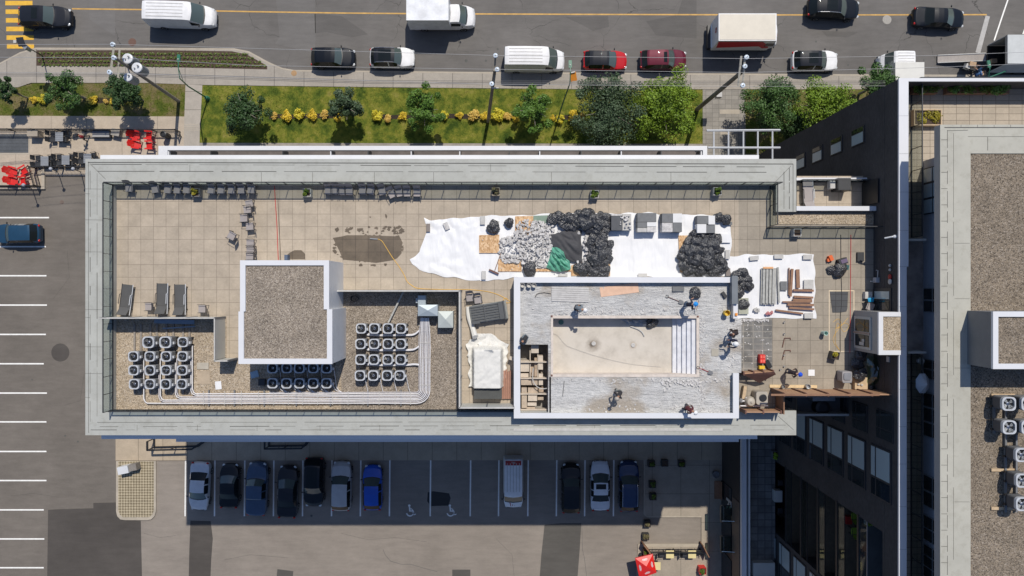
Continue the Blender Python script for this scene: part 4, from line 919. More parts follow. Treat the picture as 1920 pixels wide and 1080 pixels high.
tree('dark bluish round tree at the left end of the long lawn', 459, 208, 3.1, 1.85, 1.6, LF1, 190, 4, blobs=34)
tree('small blue green tree between two runs of yellow shrubs', 650, 200, 3.0, 1.35, 1.4, LF2, 180, 5, blobs=28, ry=1.6)
tree('fresh green tree of medium size left of the middle utility pole', 795, 206, 3.2, 1.6, 1.5, LF3, 180, 6, blobs=34, ry=1.9)
tree('fresh green tree between the utility pole and the orange road sign', 1001, 205, 3.2, 1.6, 1.5, LF3, 180, 7, blobs=34, ry=1.95)
tree('large blue green tree with a broad crown, left of the lime green one', 1142, 210, 3.9, 2.75, 2.3, LF2, 240, 8, blobs=62, ry=3.2)
tree('large lime green tree with a broad crown beside the paved path', 1244, 195, 4.0, 2.75, 2.3, LF4, 240, 9, blobs=62, ry=3.2)
tree('big dark green tree right of the paved path', 1449, 196, 3.8, 2.4, 2.0, LF5, 220, 10, blobs=48)
tree('big yellowish green tree beside the tower wall', 1540, 196, 3.6, 2.6, 2.0, LF4, 210, 11, blobs=50, ry=2.2)
tree('dark green tree tucked behind the tower corner and the white truck', 1645, 157, 3.4, 1.75, 1.6, LF5, 200, 12, blobs=34)
tree('low dark green tree in the shade of the lattice frame', 1500, 240, 2.4, 1.6, 1.2, LF1, 150, 13, blobs=22)
random.seed(21)
YL = [leaf_mat('golden_leaves', (.40, .25, .01), (.74, .52, .03), (.86, .68, .08)), leaf_mat('yellow_green_leaves', (.30, .25, .01), (.62, .52, .03), (.80, .70, .07)), leaf_mat('amber_leaves', (.40, .22, .02), (.74, .50, .08), (.86, .68, .24))]
def mkshrub(k):
    o = MB(); sp = [((random.uniform(-.24, .24), random.uniform(-.24, .24), .24+random.uniform(0, .14)), (.2, .2, .2)) for _ in range(9)]
    leaves(o, sp, 70, .115, .8); ob = o.build('golden_shrub', YL[k], loc=(0, 0, 0)); ob['category'] = 'shrub'; return ob
PROT = [mkshrub(k) for k in range(3)]
shr = [(62, 187.5, .8), (81, 187.5, 1), (175, 187, .95), (197.5, 190, .55), (211, 189, .7), (231, 193, .5)]
shr2 = [(513, 218, .8), (537, 217.5, 1.15), (560, 215, 1.15), (585, 215.5, 1.1), (607.5, 216, 1.0), (632, 220, .8), (706.5, 218, 1.2), (728, 220.5, .9), (755, 219, .95), (832, 217, .95), (861, 217, .8), (886, 217.5, 1.3), (910, 218, 1.0), (934, 217.5, 1.4), (953, 219, 1.0), (967, 220, .9), (1049, 223, 1.0), (1075, 218.5, 1.2), (1092, 220, .8), (1036, 220, .6)]
for k, (x, y, s) in enumerate(shr+shr2):
    p = P(x, y, .4); small = s < .85
    left = k < len(shr)
    lab = ('small' if small else 'rounded') + ' golden shrub, ' + (ORD[k] if left else ORD[k-len(shr)]) + ' from the left in the mulch row of the ' + ('short left lawn' if left else 'long lawn')
    o = place(PROT[[0, 1, 0, 2, 0, 1, 2][k % 7]], (p.x, p.y, .1), random.uniform(0, 6), lab, 'golden shrubs along the lawns', s*1.14, 'shrub')
# planters
def planter(label, x, y, z, w, h, mbox, leaf, spread=.75, rz=0, group=None, foliage=True, fl=.34):
    p = P(x, y, z+h); root = thing('planter', label, 'planter', (p.x, p.y, z), 0, group)
    b = MB(); t = .035
    for sx, sy, dx, dy in ((0, 1, w, t), (0, -1, w, t), (1, 0, t, w-2*t), (-1, 0, t, w-2*t)):
        c0 = Vector((sx*(w/2-t/2), sy*(w/2-t/2), 0)); c0.rotate(Matrix.Rotation(rz, 3, 'Z')); b.box((p.x+c0.x, p.y+c0.y, z+h/2), (dx, dy, h), rz)
    b.box((p.x, p.y, z+.03), (w-2*t, w-2*t, .05), rz); b.build('pot', mbox, root)
    b = MB(); b.box((p.x, p.y, z+h*.6), (w-2*t-.002, w-2*t-.002, h*.5), rz); b.build('soil', M_soil, root)
    if foliage:
        b = MB(); sp = [((p.x+random.uniform(-.3, .3)*w, p.y+random.uniform(-.3, .3)*w, z+h+random.uniform(.0, .12)), (w*.24, w*.24, .14)) for _ in range(5)]
        leaves(b, sp, 45, .11, .8); b.build('foliage', leaf, root)
    return root
LP = leaf_mat('planter_leaves', (.03, .07, .008), (.09, .16, .015), (.2, .26, .03)); LPy = leaf_mat('planter_yellow_leaves', (.10, .09, .006), (.3, .26, .012), (.5, .42, .04)); LPd = leaf_mat('planter_dry_leaves', (.07, .06, .03), (.16, .14, .06), (.26, .23, .12))
gp = 'square planters along the terrace rail'
planter('grey planter of yellow flowers among the chairs by the terrace rail', 366, 361, ZD, .52, .5, M_stoneg, LPy, group=gp)
planter('pale planter of bright green leaves right of the red hose', 575, 361, ZD, .5, .5, mat('pale_pot', (.5, .5, .45), .7), LP, group=gp)
planter('planter of pale dry grass by the rail above the white tarps', 929.5, 359, ZD, .5, .5, mat('tan_pot', (.42, .36, .27), .7), LPd, group=gp)
planter('planter of sparse green sprouts by the rail above the black bags', 1115, 364, ZD, .5, .5, M_slab, LP, group=gp)
planter('planter of dark green leaves in the corner of the terrace rail', 1345.5, 358.5, ZD, .5, .5, M_slab, LP, group=gp)
planter('planter of bare brown soil by the rail below the tan gravel strip', 1495.5, 436, ZD, .48, .5, M_slab, LP, group=gp, foliage=False)
planter('tilted square planter of yellow green leaves near the bulkhead door', 1567, 667, ZD, .48, .5, M_dark, LPy, rz=-.2)
gq = 'dark square planters on the shaded plaza'
for x, y, h, lab in ((1222, 870, 1, 'dark planter of green leaves at the upper left corner of the plaza'), (1247, 869, 0, 'dark empty planter between two leafy planters of the plaza'), (1279, 870, 1, 'dark planter of trailing leaves, rightmost of the plaza row'), (1224, 909, 1, 'dark planter of leaves below the upper left plaza planter'), (1225, 932, 1, 'dark planter of leaves, lowest one in the plaza shade'), (1214, 983, 1, 'dark planter with a pale plant at the shade edge of the plaza'), (1211, 1007, 1, 'dark planter with a pale plant in the sun above the red parasol')):
    planter(lab, x, y, .11 if y < 960 else -.01, .62, .5, M_dark, LPd if y > 960 else LP, group=gq, foliage=bool(h))

# ------------------------------------------------------------------ poles, lamps, wires, railings, patio
random.seed(33)
def pole(label, base, top, zt, r0, r1, cat='utility pole', name='utility_pole'):
    a = P(*base, .1); t = P(*top, zt); root = thing(name, label, cat, a)
    b = MB(); b.tube([a, t], r0, 10, r1); b.build('pole', M_pole, root, smooth=True); return root, a, t
def insul(par, x, y, z, r=.11):
    p = P(x, y, z); b = MB(); b.lathe([(.03, -.3), (r*.6, -.25), (r, -.12), (r*.55, -.10), (r*1.05, .02), (r*.4, .06)], (p.x, p.y, z), 10)
    o = b.build('insulator', mat('glazed_insulator', (.55, .63, .72), .25), par, smooth=True); b = MB(); b.lathe([(.045, 0), (.045, .03)], (p.x, p.y, z+.06), 8); b.build('cap', M_black, o); return p
up, a, t = pole('leaning wooden utility pole with three grey transformer drums on the left lawn', (335, 190), (212, 106), 14.2, .17, .11)
b = MB(); b.tube([P(214, 83, 14.2), P(207, 137, 14.2)], .09, 4); b.build('crossarm', M_wood if False else mat('grey_crossarm', (.38, .36, .30), .8, var=.2, scale=6), up)
b = MB(); b.tube([P(224, 93, 12.6), P(221, 146, 12.6)], .08, 4); b.build('crossarm', mat('grey_crossarm', (.38, .36, .30), .8, var=.2, scale=6), up)
for x, y in ((211, 83), (213, 108), (205, 135)): insul(up, x, y, 14.3, .17)
for x, y in ((239.5, 110, ), (257, 127), (240, 145)):
    p = P(x, y, 11.8); b = MB(); r = .40 if x != 240 else .33
    b.lathe([(r*.95, 0), (r, .05), (r, 1.0), (r*1.04, 1.02), (r*1.04, 1.08), (r*.7, 1.14)], (p.x, p.y, 10.7), 20); tr_ = b.build('transformer', mat('transformer_grey', (.33, .36, .40), .5), up, smooth=True)
    b = MB(); b.lathe([(r*1.0, 0), (r*.8, .03)], (p.x, p.y, 11.85), 20); b.build('lid', M_whited, tr_)
    b = MB(); b.lathe([(.05, 0), (.07, .1), (.04, .25)], (p.x+.15, p.y+.1, 11.88), 8); b.lathe([(.04, 0), (.05, .1), (.03, .2)], (p.x-.12, p.y-.08, 11.88), 8); b.build('bushing', M_slab, tr_)
    b = MB(); q = P(240, 128, 11.2); b.tube([(p.x, p.y, 11.3), (q.x, q.y, 11.2)], .05, 6); b.build('bracket', M_steel, tr_)
up2, a2, t2 = pole('dark wooden utility pole standing in the middle of the long lawn', (915, 228), (928, 131), 14.0, .16, .12)
up2b = MB(); up2b.tube([P(929, 104, 13.8), P(926, 160, 13.0)], .07, 4); up2b.build('crossarm', M_pole, up2)
for x, y in ((929, 104), (932, 130), (922, 157)): insul(up2, x, y, 14.2, .17)
b = MB(); b.tube([P(922, 165, 12.6), P(935, 165, 12.6)], .06, 6); b.build('bracket', M_slab, up2)
up3, a3, t3 = pole('thick brown utility pole leaning over the paved path with two crossarms', (1307, 205), (1393, 133), 13.6, .21, .16)
for (x0, y0, x1, y1) in ((1390, 105, 1384, 161), (1397, 108, 1392, 163)):
    b = MB(); b.tube([P(x0, y0, 13.9), P(x1, y1, 13.5)], .08, 4); b.build('crossarm', mat('pale_crossarm', (.45, .43, .38), .8, var=.2, scale=6), up3)
for x, y in ((1400, 107), (1397, 124), (1393, 160)): insul(up3, x, y, 14.1, .17)
p = P(1347, 179, 3.0); b = MB(); b.box((p.x, p.y, 3.0), (.5, .42, .6)); b.build('meter_box', M_slab, up3)
# overhead wires, each from pole to pole and on beyond the frame
def wire(label, pts, z, m, r=.014, sag=.5):
    out = []
    for (x0, y0), (x1, y1) in zip(pts, pts[1:]):
        for k in range(12):
            t = k/12; out.append(P(x0+(x1-x0)*t, y0+(y1-y0)*t, z-sag*4*t*(1-t)))
    out.append(P(*pts[-1], z)); b = MB(); b.tube(out, r, 5); o = b.build('overhead_wire', m); tag(o, label, 'wire', 'overhead wires along the street')
wire('pale overhead wire nearest the road, over the roofs of the parked cars', [(-120, 84), (211, 83), (929, 104), (1400, 110), (1760, 104), (2020, 94)], 14.4, M_wire, .014)
wire('pale overhead wire along the kerb edge over the planting bed', [(-120, 107), (213, 108), (480, 123), (932, 130), (1397, 136), (1760, 126), (2020, 116)], 14.4, M_wire, .014)
wire('pale overhead wire above the pavement next to the lawn', [(-120, 136), (205, 137), (922, 158), (1393, 162), (1660, 161)], 14.0, M_wire, .013)
for k, y in enumerate((137, 140, 142.5)):
    wire(('highest', 'middle', 'lowest')[k]+' of the three dark cables close together over the pavement', [(-120, y), (240, y), (700, y+14), (925, y+15), (1390, y+15), (1660, y+15)], 9.5, M_wired, .018)
# street lamps
def lamp(label, base, bend, head, zb, gm=M_lampgreen):
    a = P(*base, .1); q = P(*bend, zb); h = P(*head, zb+.3); root = thing('street_lamp', label, 'street lamp', a)
    b = MB(); b.lathe([(.22, 0), (.2, .35), (.13, .5)], (a.x, a.y, .1), 12); b.tube([a, (a.x, a.y, zb*.5), (q.x, q.y, zb)], .075, 8, .05); b.build('post', gm, root, smooth=True)
    b = MB(); b.tube([q, (q.x*.5+h.x*.5, q.y*.5+h.y*.5, zb+.35), h], .04, 6); b.tube([(q.x, q.y, zb-.6), (q.x*.6+h.x*.4, q.y*.6+h.y*.4, zb+.25)], .025, 6); b.build('arm', gm, root)
    d = (h-q).normalized(); b = MB(); b.box((h.x-d.x*.2, h.y-d.y*.2, zb+.3), (.62, .26, .14), math.atan2(d.y, d.x)); o = b.build('lamp_head', gm, root)
    b = MB(); b.lathe([(.05, 0), (.05, .07)], (h.x-d.x*.3, h.y-d.y*.3, zb+.37), 8); b.build('sensor', M_slab, o); return root
lamp('green street lamp with a long arm over the planting bed', (390, 185), (337, 147), (335.5, 105), 8.2)
l2 = lamp('thin dark green street lamp carrying an orange road sign', (1046, 225), (1069, 155), (1069, 116), 8.6)
p = P(1075, 144, 6.5); b = MB(); b.box((p.x, p.y, 6.5), (.55, .10, .75), .25, R(-55)); sgn = b.build('orange_sign', M_orange, l2); b = MB(); b.box((p.x-.05, p.y+.30, 6.78), (.35, .1, .12), .25); b.build('sign_lamp', M_slab, sgn)
lamp('green street lamp beside the moving trailer', (1848, 150), (1853, 146), (1853, 116), 5.5)
a = P(80, 105, .13); t = P(38, 77, 4.6); ss = thing('solar_beacon', 'black crosswalk beacon post with a small solar panel', 'traffic sign', a)
b = MB(); b.tube([a, P(54, 90, 4.0)], .05, 8); b.build('post', M_black, ss)
b = MB(); q = P(39, 78.5, 4.7); b.box(q, (.62, .78, .05), .1, R(20)); b.build('solar_panel', M_dark, ss)
b = MB(); q = P(29, 78.5, 4.6); b.box(q, (.26, .26, .2)); b.build('beacon_light', M_slab, ss)
b = MB(); q = P(48, 88, 4.2); b.box(q, (.75, .3, .7), -.7); b.build('control_box', M_steel, ss)

# black railings of the patio (posts, two rails, many bars)
def railing(label, pts, z0, h=1.05, m=M_black, bars=.13, th=1.0, group=None, name='railing', post=2.2):
    q = [Vector((*P2(x, y, z0), z0)) for x, y in pts]; root = thing(name, label, 'railing', q[0], 0, group)
    A = MB(); Bb = MB()
    for s, e in zip(q, q[1:]):
        d = e-s; L_ = d.length; n = max(1, int(L_/bars)); a = math.atan2(d.y, d.x); mid = (s+e)/2
        A.box((mid.x, mid.y, z0+h), (L_, .07*th, .06*th), a); A.box((mid.x, mid.y, z0+.12), (L_, .04*th*th, .04), a); A.box((mid.x, mid.y, z0+h-.18), (L_, .03, .03), a)
        for k in range(1, n): p_ = s+d*k/n; Bb.box((p_.x, p_.y, z0+h/2), (.022, .022, h-.2), a)
        n2 = max(1, round(L_/post))
        for k in range(n2+1): p_ = s+d*k/n2; Cc = MB(); Cc.box((p_.x, p_.y, z0+h/2+.04), (.08, .08, h+.08), a); Cc.build('post', m, root)
    A.build('rail', m, root); Bb.build('bars', m, root); return root
railing('long black railing between the pavement and the patio', [(-60, 246), (338, 247.5), (340, 256)], .12)
railing('black railing along the lower left edge of the patio beside the red chairs', [(-60, 351), (77, 351)], .12)
railing('short black railing joining the two lower patio edges', [(77, 350), (68, 316)], .12)
railing('black railing behind the two grey tables above the car park', [(70, 316), (170, 316)], .12)
railing('black railing round the little patio under the eaves, left one', [(290, 822), (290, 838), (372, 836), (392, 822)], .11, 1.35, bars=.9, th=2)
railing('black railing round the little patio under the eaves, right one', [(505, 822), (505, 836), (573, 835), (582, 824)], .11, 1.25, bars=.9, th=2)
# patio furniture
def mk_table():
    r = thing('patio_table', None, 'table')
    b = MB()
    for k in range(5): b.box((0, -.36+k*.18, .73), (.74, .165, .03))
    b.box((0, 0, .70), (.66, .85, .02)); b.build('tabletop', mat('grey_slats', (.24, .255, .28), .6, var=.12, scale=3), r)
    for sx in (-1, 1):
        for sy in (-1, 1): b = MB(); b.box((sx*.3, sy*.4, .345), (.05, .05, .69)); b.build('leg', M_black, r)
    return r
def mk_chair(fab, nm='chair', fr=M_black):
    r = thing(nm, None, 'chair')
    b = MB(); b.box((0, 0, .43), (.46, .46, .05)); b.build('seat', fab, r)
    rows = [[(-.25-.14*t-.03*(1-abs(s)**2), s*.23, .46+.46*t) for s in (-1, -.5, 0, .5, 1)] for t in (1, .66, .33, 0)]
    b = MB(); b.grid(rows); b.grid([[(x-.025, y, z) for x, y, z in rr] for rr in rows[::-1]]); b.build('backrest', fab, r)
    for s in (-1, 1):
        b = MB(); b.tube([(.2, s*.25, 0), (.22, s*.26, .62), (-.3, s*.26, .66)], .016, 5); b.build('armrest', fr, r)
        for sx in (.2, -.24): b = MB(); b.box((sx, s*.21, .2), (.03, .03, .41)); b.build('leg', fr, r)
    return r
def mk_adirondack():
    r = thing('adirondack_chair', None, 'chair')
    b = MB()
    for k in range(5): b.box((.02+.11*k, 0, .37-.025*k), (.10, .52, .025), 0, 0, .22)
    b.build('seat', M_red, r)
    b = MB()
    for k in range(5):
        y = -.24+.12*k; hgt = 1.0-abs(k-2)*.06; b.add([(-.02, y-.054, .30), (-.02, y+.054, .30), (-.02-.36*hgt, y+.06, .30+.72*hgt), (-.02-.36*hgt, y-.06, .30+.72*hgt), (-.045, y-.054, .30), (-.045, y+.054, .30), (-.045-.36*hgt, y+.06, .30+.72*hgt), (-.045-.36*hgt, y-.06, .30+.72*hgt)], [(0, 1, 2, 3), (7, 6, 5, 4), (3, 2, 6, 7), (1, 5, 6, 2), (4, 0, 3, 7)])
    b.build('backrest', M_red, r)
    for s in (-1, 1):
        b = MB(); b.box((.16, s*.34, .58), (.74, .13, .03)); b.build('armrest', M_red, r)
        b = MB(); b.box((.48, s*.32, .28), (.09, .03, .57)); b.box((-.15, s*.29, .22), (.5, .03, .09), 0, 0, .5); b.build('leg', M_redd, r)
    return r
tb = mk_table(); gt = 'grey slatted patio tables'
for x, y, lab in ((111, 256, 'grey slatted table by the long patio railing'), (83.5, 302, 'grey slatted table with chairs, left of the pair above the car park'), (123, 300, 'grey slatted table with chairs, right of the pair above the car park'), (164, 297, 'grey slatted table half hidden by the corner of the grey roof')):
    place(tb, P2(x, y, .85)+(.12,), 0, lab, gt)
ch = mk_chair(M_dark, 'patio_chair'); gc = 'dark chairs round the patio tables'
for tx, ty, nm in ((111, 256, 'table by the long railing'), (83.5, 302, 'left table of the pair'), (123, 300, 'right table of the pair'), (164, 297, 'table at the roof corner')):
    for s, dx, rz in ((0, -10, 0), (1, 11, PI)):
        for k, dy in ((0, -6), (1, 6)):
            p = P2(tx+dx*1.15, ty+dy, .5); place(ch, (*p, .12), rz+random.uniform(-.2, .2), 'dark patio chair, '+('upper' if k == 0 else 'lower')+' one on the '+('left' if s == 0 else 'right')+' side of the '+nm, gc)
ad = mk_adirondack(); ga = 'red wooden slat chairs on the patio'
for x, y, rz, lab in ((19, 320, -.25, 'red slat chair by the corner railing, upper of the left pair'), (20, 338, -.1, 'red slat chair by the corner railing, lower of the left pair'), (47, 318, PI+.5, 'red slat chair by the corner railing, upper of the right pair'), (46, 338, PI+.1, 'red slat chair by the corner railing, lower of the right pair'),
                     (250, 252, -.25, 'red slat chair against the long railing, left of the upper two'), (252, 270, -.15, 'red slat chair near the white fascia, left of the lower two'), (282, 254, PI-.1, 'red slat chair against the long railing, right of the upper two'), (283, 272, PI, 'red slat chair near the white fascia, right of the lower two')):
    place(ad, (*P2(x, y, .6), .12), rz, lab, ga, 1.05)
p = P(62, 250, .9); b = MB(); b.box((p.x, p.y, .55), (.95, .55, .86)); b.box((p.x, p.y, 1.0), (1.0, .6, .04)); tag(b.build('bin_cabinet', mat('beige_cabinet', (.36, .31, .25), .6), loc=(p.x, p.y, .12)), 'beige box cabinet on the patio between the grate and a grey table', 'cabinet')
def mk_sofa(label, x, y, rz, w):
    p = P(x, y, .5); r = thing('patio_sofa', label, 'sofa', (p.x, p.y, .12), rz)
    b = MB(); b.box((0, 0, .2), (w, .7, .35)); b.build('base', M_dark, r, loc=(0, 0, 0)); b = MB(); b.box((0, -.02, .42), (w-.1, .6, .12)); b.build('cushion', M_greyp, r, loc=(0, 0, 0)); b = MB(); b.box((0, .3, .6), (w, .12, .4)); b.build('backrest', M_dark, r, loc=(0, 0, 0))
mk_sofa('grey patio sofa by the railing next to the person in red', 190, 251, .0, 1.7)
p = P(219, 249, .5); b = MB(); b.box((p.x, p.y, .42), (.75, .6, .6), -.2); b.box((p.x, p.y, .74), (.8, .65, .04), -.2); tag(b.build('side_table', mat('taupe_table', (.30, .28, .25), .6), loc=(p.x, p.y, .12)), 'taupe square side table between the patio sofa and the red chairs', 'table')
p = P(307.5, 252, 1.0); b = MB(); b.lathe([(.24, 0), (.27, .05), (.27, .95), (.30, .97), (.30, 1.05), (.2, 1.1), (.19, 1.02)], (p.x, p.y, .12), 18); tag(b.build('litter_bin', M_black, loc=(p.x, p.y, .12), smooth=True), 'round black litter bin at the right end of the long patio railing', 'bin')
for k, (x, y, x1, y1, z) in enumerate(((95, 316.5, 100, 318, 2.6), (137, 316.5, 143, 318, 2.6), (44, 347, 52, 350, 2.6))):
    a = P(x1+8, y1+4, .1); t = P(x, y, z); r = thing('patio_lamp', ('thin patio lamp post with a pale globe behind the left table of the pair', 'thin patio lamp post with a pale globe behind the right table of the pair', 'thin patio lamp post with a pale globe at the railing by the red chairs')[k], 'lamp', a)
    b = MB(); b.tube([a, t], .04, 6); b.build('post', M_black, r); b = MB(); b.ell(t, (.16, .16, .16)); b.build('globe', M_umb, r, smooth=True)
# things on the lot and the plaza
p = P(236, 880, .8); pm = thing('utility_cabinet', 'white utility cabinet standing skewed on the lattice paver island', 'cabinet', (p.x, p.y, .12), .2)
b = MB(); b.box((-.18, 0, .45), (1.0, .7, .9)); b.build('cabinet', M_whited, pm, loc=(0, 0, 0)); b = MB(); b.box((.72, .05, .4), (.7, .62, .8)); b.build('side_box', mat('brown_grey_box', (.22, .2, .18), .7, var=.2, scale=5), pm, loc=(0, 0, 0))
um = thing('parasol', 'square red parasol with white printed patches on the plaza patio', 'parasol', P(1212, 1061, .11))
zt_ = 2.7; cc = P(1212, 1062, zt_); b = MB(); rr = []
for k in range(4): q = [(1191, 1047), (1224, 1039), (1231, 1074), (1199, 1085)][k]; rr.append(P(*q, 2.3))
b.add([cc]+rr, [(0, 2, 1), (0, 3, 2), (0, 4, 3), (0, 1, 4)]); low = [v-Vector((0, 0, .16)) for v in rr]; b.add(rr+low, [(k, (k+1) % 4, 4+(k+1) % 4, 4+k) for k in range(4)]); can = b.build('canopy', M_red, um)
b = MB()
for k in range(4):
    A_, B_ = rr[k], rr[(k+1) % 4]
    for row, (t0, hw) in enumerate(((.40, .13), (.33, .20), (.26, .15))):
        for j in range(5):
            u = .5+hw*(j-2)/2.2; e = A_.lerp(B_, u).lerp(cc, t0); du = (B_-A_)*(hw*.42/2.2*random.uniform(.8, 1.1)); dv = (cc-(A_+B_)/2)*.024
            n_ = Vector((0, 0, .015)); b.add([e-du-dv+n_, e+du-dv+n_, e+du+dv+n_, e-du+dv+n_], [(0, 1, 2, 3)])
b.build('printed_patch', M_white, can)
b = MB(); b.tube([(cc.x, cc.y, .11), (cc.x, cc.y, 2.68)], .03, 6); b.lathe([(.3, 0), (.3, .08), (.05, .1)], (cc.x, cc.y, .11), 12); b.build('pole', M_black, um)
railing('black railing at the top of the plaza patio', [(1212, 1029), (1312, 1029)], .112, 1.0)
for x, y, rz, L_, lab in ((1215, 1032, -.9, 1.3, 'wooden screen board at the left end of the plaza patio railing'), (1324, 1034, -1.1, 1.2, 'wooden screen board at the right end of the plaza patio railing')):
    p = P(x, y, 1.3); b = MB(); b.box((p.x, p.y, .75), (L_, .08, 1.3), rz); tag(b.build('screen_board', M_woodw, loc=(p.x, p.y, .11)), lab, 'screen')
wt = thing('cafe_table', None, 'table'); b = MB(); b.box((0, 0, .73), (.74, .74, .04)); b.build('tabletop', M_cushion, wt); b = MB(); b.box((0, 0, .36), (.06, .06, .70)); b.box((0, 0, .02), (.5, .5, .04)); b.build('stand', M_black, wt)
for x, y, lab in ((1256, 1039, 'pale square cafe table, left of the two along the plaza railing'), (1297.5, 1039, 'pale square cafe table, right of the two along the plaza railing'), (1231, 1061, 'pale square cafe table half under the red parasol')): place(wt, (*P2(x, y, .8), .112), 0, lab, 'pale cafe tables on the plaza')
for x, y, rz, lab in ((1241, 1039, 0, 'dark chair left of the left cafe table'), (1269, 1036, PI, 'dark chair right of the left cafe table'), (1283, 1039, 0, 'dark chair left of the right cafe table'), (1308, 1036, PI, 'dark chair right of the right cafe table')): place(ch, (*P2(x, y, .5), .112), rz, lab, 'dark chairs round the cafe tables')
planter('red box planter with leaves at the lower edge of the plaza', 1318, 1071, .11, .62, .75, M_red, LP)
planter('green leafed planter behind the red parasol', 1212, 1036, .11, .5, .6, M_woodw, LP)
p = P(1346, 920, .5); b = MB(); b.box((p.x, p.y, .25), (.5, 1.7, .08)); b.box((p.x, p.y+.6, .16), (.4, .1, .11)); b.box((p.x, p.y-.6, .16), (.4, .1, .11)); b.box((p.x+.3, p.y, .5), (.06, 1.7, .5)); tag(b.build('bench', M_woodw, loc=(p.x, p.y, .11)), 'reddish brown bench against the dark shop front', 'bench')
p = P(1343, 890, .6); b = MB(); b.lathe([(.2, 0), (.3, .1), (.34, .5), (.3, .52), (.27, .4)], (p.x, p.y, .11), 16); tag(b.build('round_pot', M_greyd, loc=(p.x, p.y, .11), smooth=True), 'round dark pot above the bench by the shop front', 'pot')
# ladder like white steel frame over the paved path
lf = thing('steel_lattice', 'open white steel lattice frame over the paved path beside the tower', 'pergola', P(1395, 270, 4.0)); zl_ = 17.2
b = MB()
for (x0, y0, x1, y1) in ((1325, 245, 1463, 244), (1327, 277, 1463, 277)): b.tube([P(x0, y0, zl_), P(x1, y1, zl_)], .075, 4)
b.build('long_beam', M_whited, lf)
b = MB()
for x in (1338.5, 1366, 1394, 1421, 1448.5): b.tube([P(x, 245, zl_-.02), P(x, 300, zl_-.02)], .055, 4)
b.build('cross_bar', M_whited, lf)

# ------------------------------------------------------------------ guard rails of the roof terrace
def glass_rail(label, pts, z0, h, step=1.12, group='glass guard rails of the roof', m=M_rail):
    q = [Vector((*P2(x, y, z0), z0)) for x, y in pts]; root = thing('glass_railing', label, 'railing', q[0], 0, group)
    for s, e in zip(q, q[1:]):
        d = e-s; L_ = d.length; a = math.atan2(d.y, d.x); mid = (s+e)/2; n = max(1, round(L_/step)); u = d.normalized()
        b = MB(); b.box((mid.x, mid.y, z0+h), (L_, .06, .045), a); b.box((mid.x, mid.y, z0+.03), (L_, .07, .06), a); b.build('handrail', M_dark, root)
        for k in range(n):
            c_ = s+d*(k+.5)/n; b = MB(); b.box((c_.x, c_.y, z0+h/2), (L_/n-.05, .014, h-.12), a); b.build('glass_panel', m, root)
        for k in range(n+1): c_ = s+d*k/n; b = MB(); b.box((c_.x, c_.y, z0+h/2), (.035, .045, h), a); b.build('post', M_dark, root)
    return root
HR = 1.08
glass_rail('glass guard rail along the street side of the terrace, behind the row of chairs', [(213, 346.5), (1455, 346.5)], ZC, HR)
glass_rail('glass guard rail along the left side of the roof above the car park', [(212, 768), (212, 347.5)], ZC, HR)
glass_rail('glass guard rail along the lot side of the gravel yards', [(213, 768.5), (964, 768.5)], ZC, .62)
glass_rail('short glass guard rail at the right end of the terrace corner', [(1444, 348), (1444, 424)], ZD, 1.25)
glass_rail('glass guard rail below the tan gravel strip at the tower', [(1437, 427.5), (1640, 427.5)], ZD, 1.1)
glass_rail('glass guard rail on the side terrace with the single lounger', [(1494, 341), (1640, 341)], 20.42, .95)
# side terrace a storey lower, beside the tower
b = MB(); b.rp(1494, 330, 1645, 392, 20.404, 20.418); b.build('side_terrace', M_deck, bld)
b = MB(); b.rp(1493.5, 386.5, 1643, 395, 20.45, 22.1); w_ = b.build('divider_wall', M_white, bld)
b = MB(); b.rp(1493.5, 333, 1642, 338, 20.43, 20.9); b.build('side_parapet', M_white, bld)
# tower walkway rails
for lab, a, c_ in (('glass guard rail on the street end of the tower walkway', (1706, 156), (1990, 156)), ('glass guard rail along the long tower walkway', (1708.5, 445), (1708.5, 157)), ('glass guard rail of the lower tower walkway by the umbrella', (1708, 1130), (1708, 662))):
    glass_rail(lab, [a, c_], ZTF+.004, 1.15, 1.4, 'glass guard rails of the tower walkway')
# mechanical yard screens
def screen(label, pts, z0, h, t, m, seg=2.0, capm=M_white):
    q = [Vector((*P2(x, y, z0), z0)) for x, y in pts]; root = thing('yard_screen', label, 'screen', q[0], 0, 'screens round the gravel yards')
    b = MB(); cp = MB()
    for s, e in zip(q, q[1:]):
        d = e-s; a = math.atan2(d.y, d.x); mid = (s+e)/2; b.box((mid.x, mid.y, z0+h/2), (d.length, t, h), a); cp.box((mid.x, mid.y, z0+h+.02), (d.length+.03, t+.02, .03), a)
        n = max(1, round(d.length/seg))
        for k in range(n+1): c_ = s+d*k/n; ps = MB(); ps.box((c_.x, c_.y, z0+h/2), (.09, t+.06, h-.02), a); ps.build('post', M_greyd, root)
    b.build('panel', m, root); cp.build('coping', capm, root)
screen('grey screen wall between the three loungers and the left gravel yard', [(214, 594.5), (422, 594.5), (422, 672), (445, 672)], ZD+.04, 1.55, .05, M_greyl, capm=M_slab)
screen('grey screen wall round the middle gravel yard, next to the loose bench', [(640, 545.2), (865, 545.2), (865, 757), (963, 757)], ZD+.045, 1.5, .07, M_greyl, capm=M_slab)
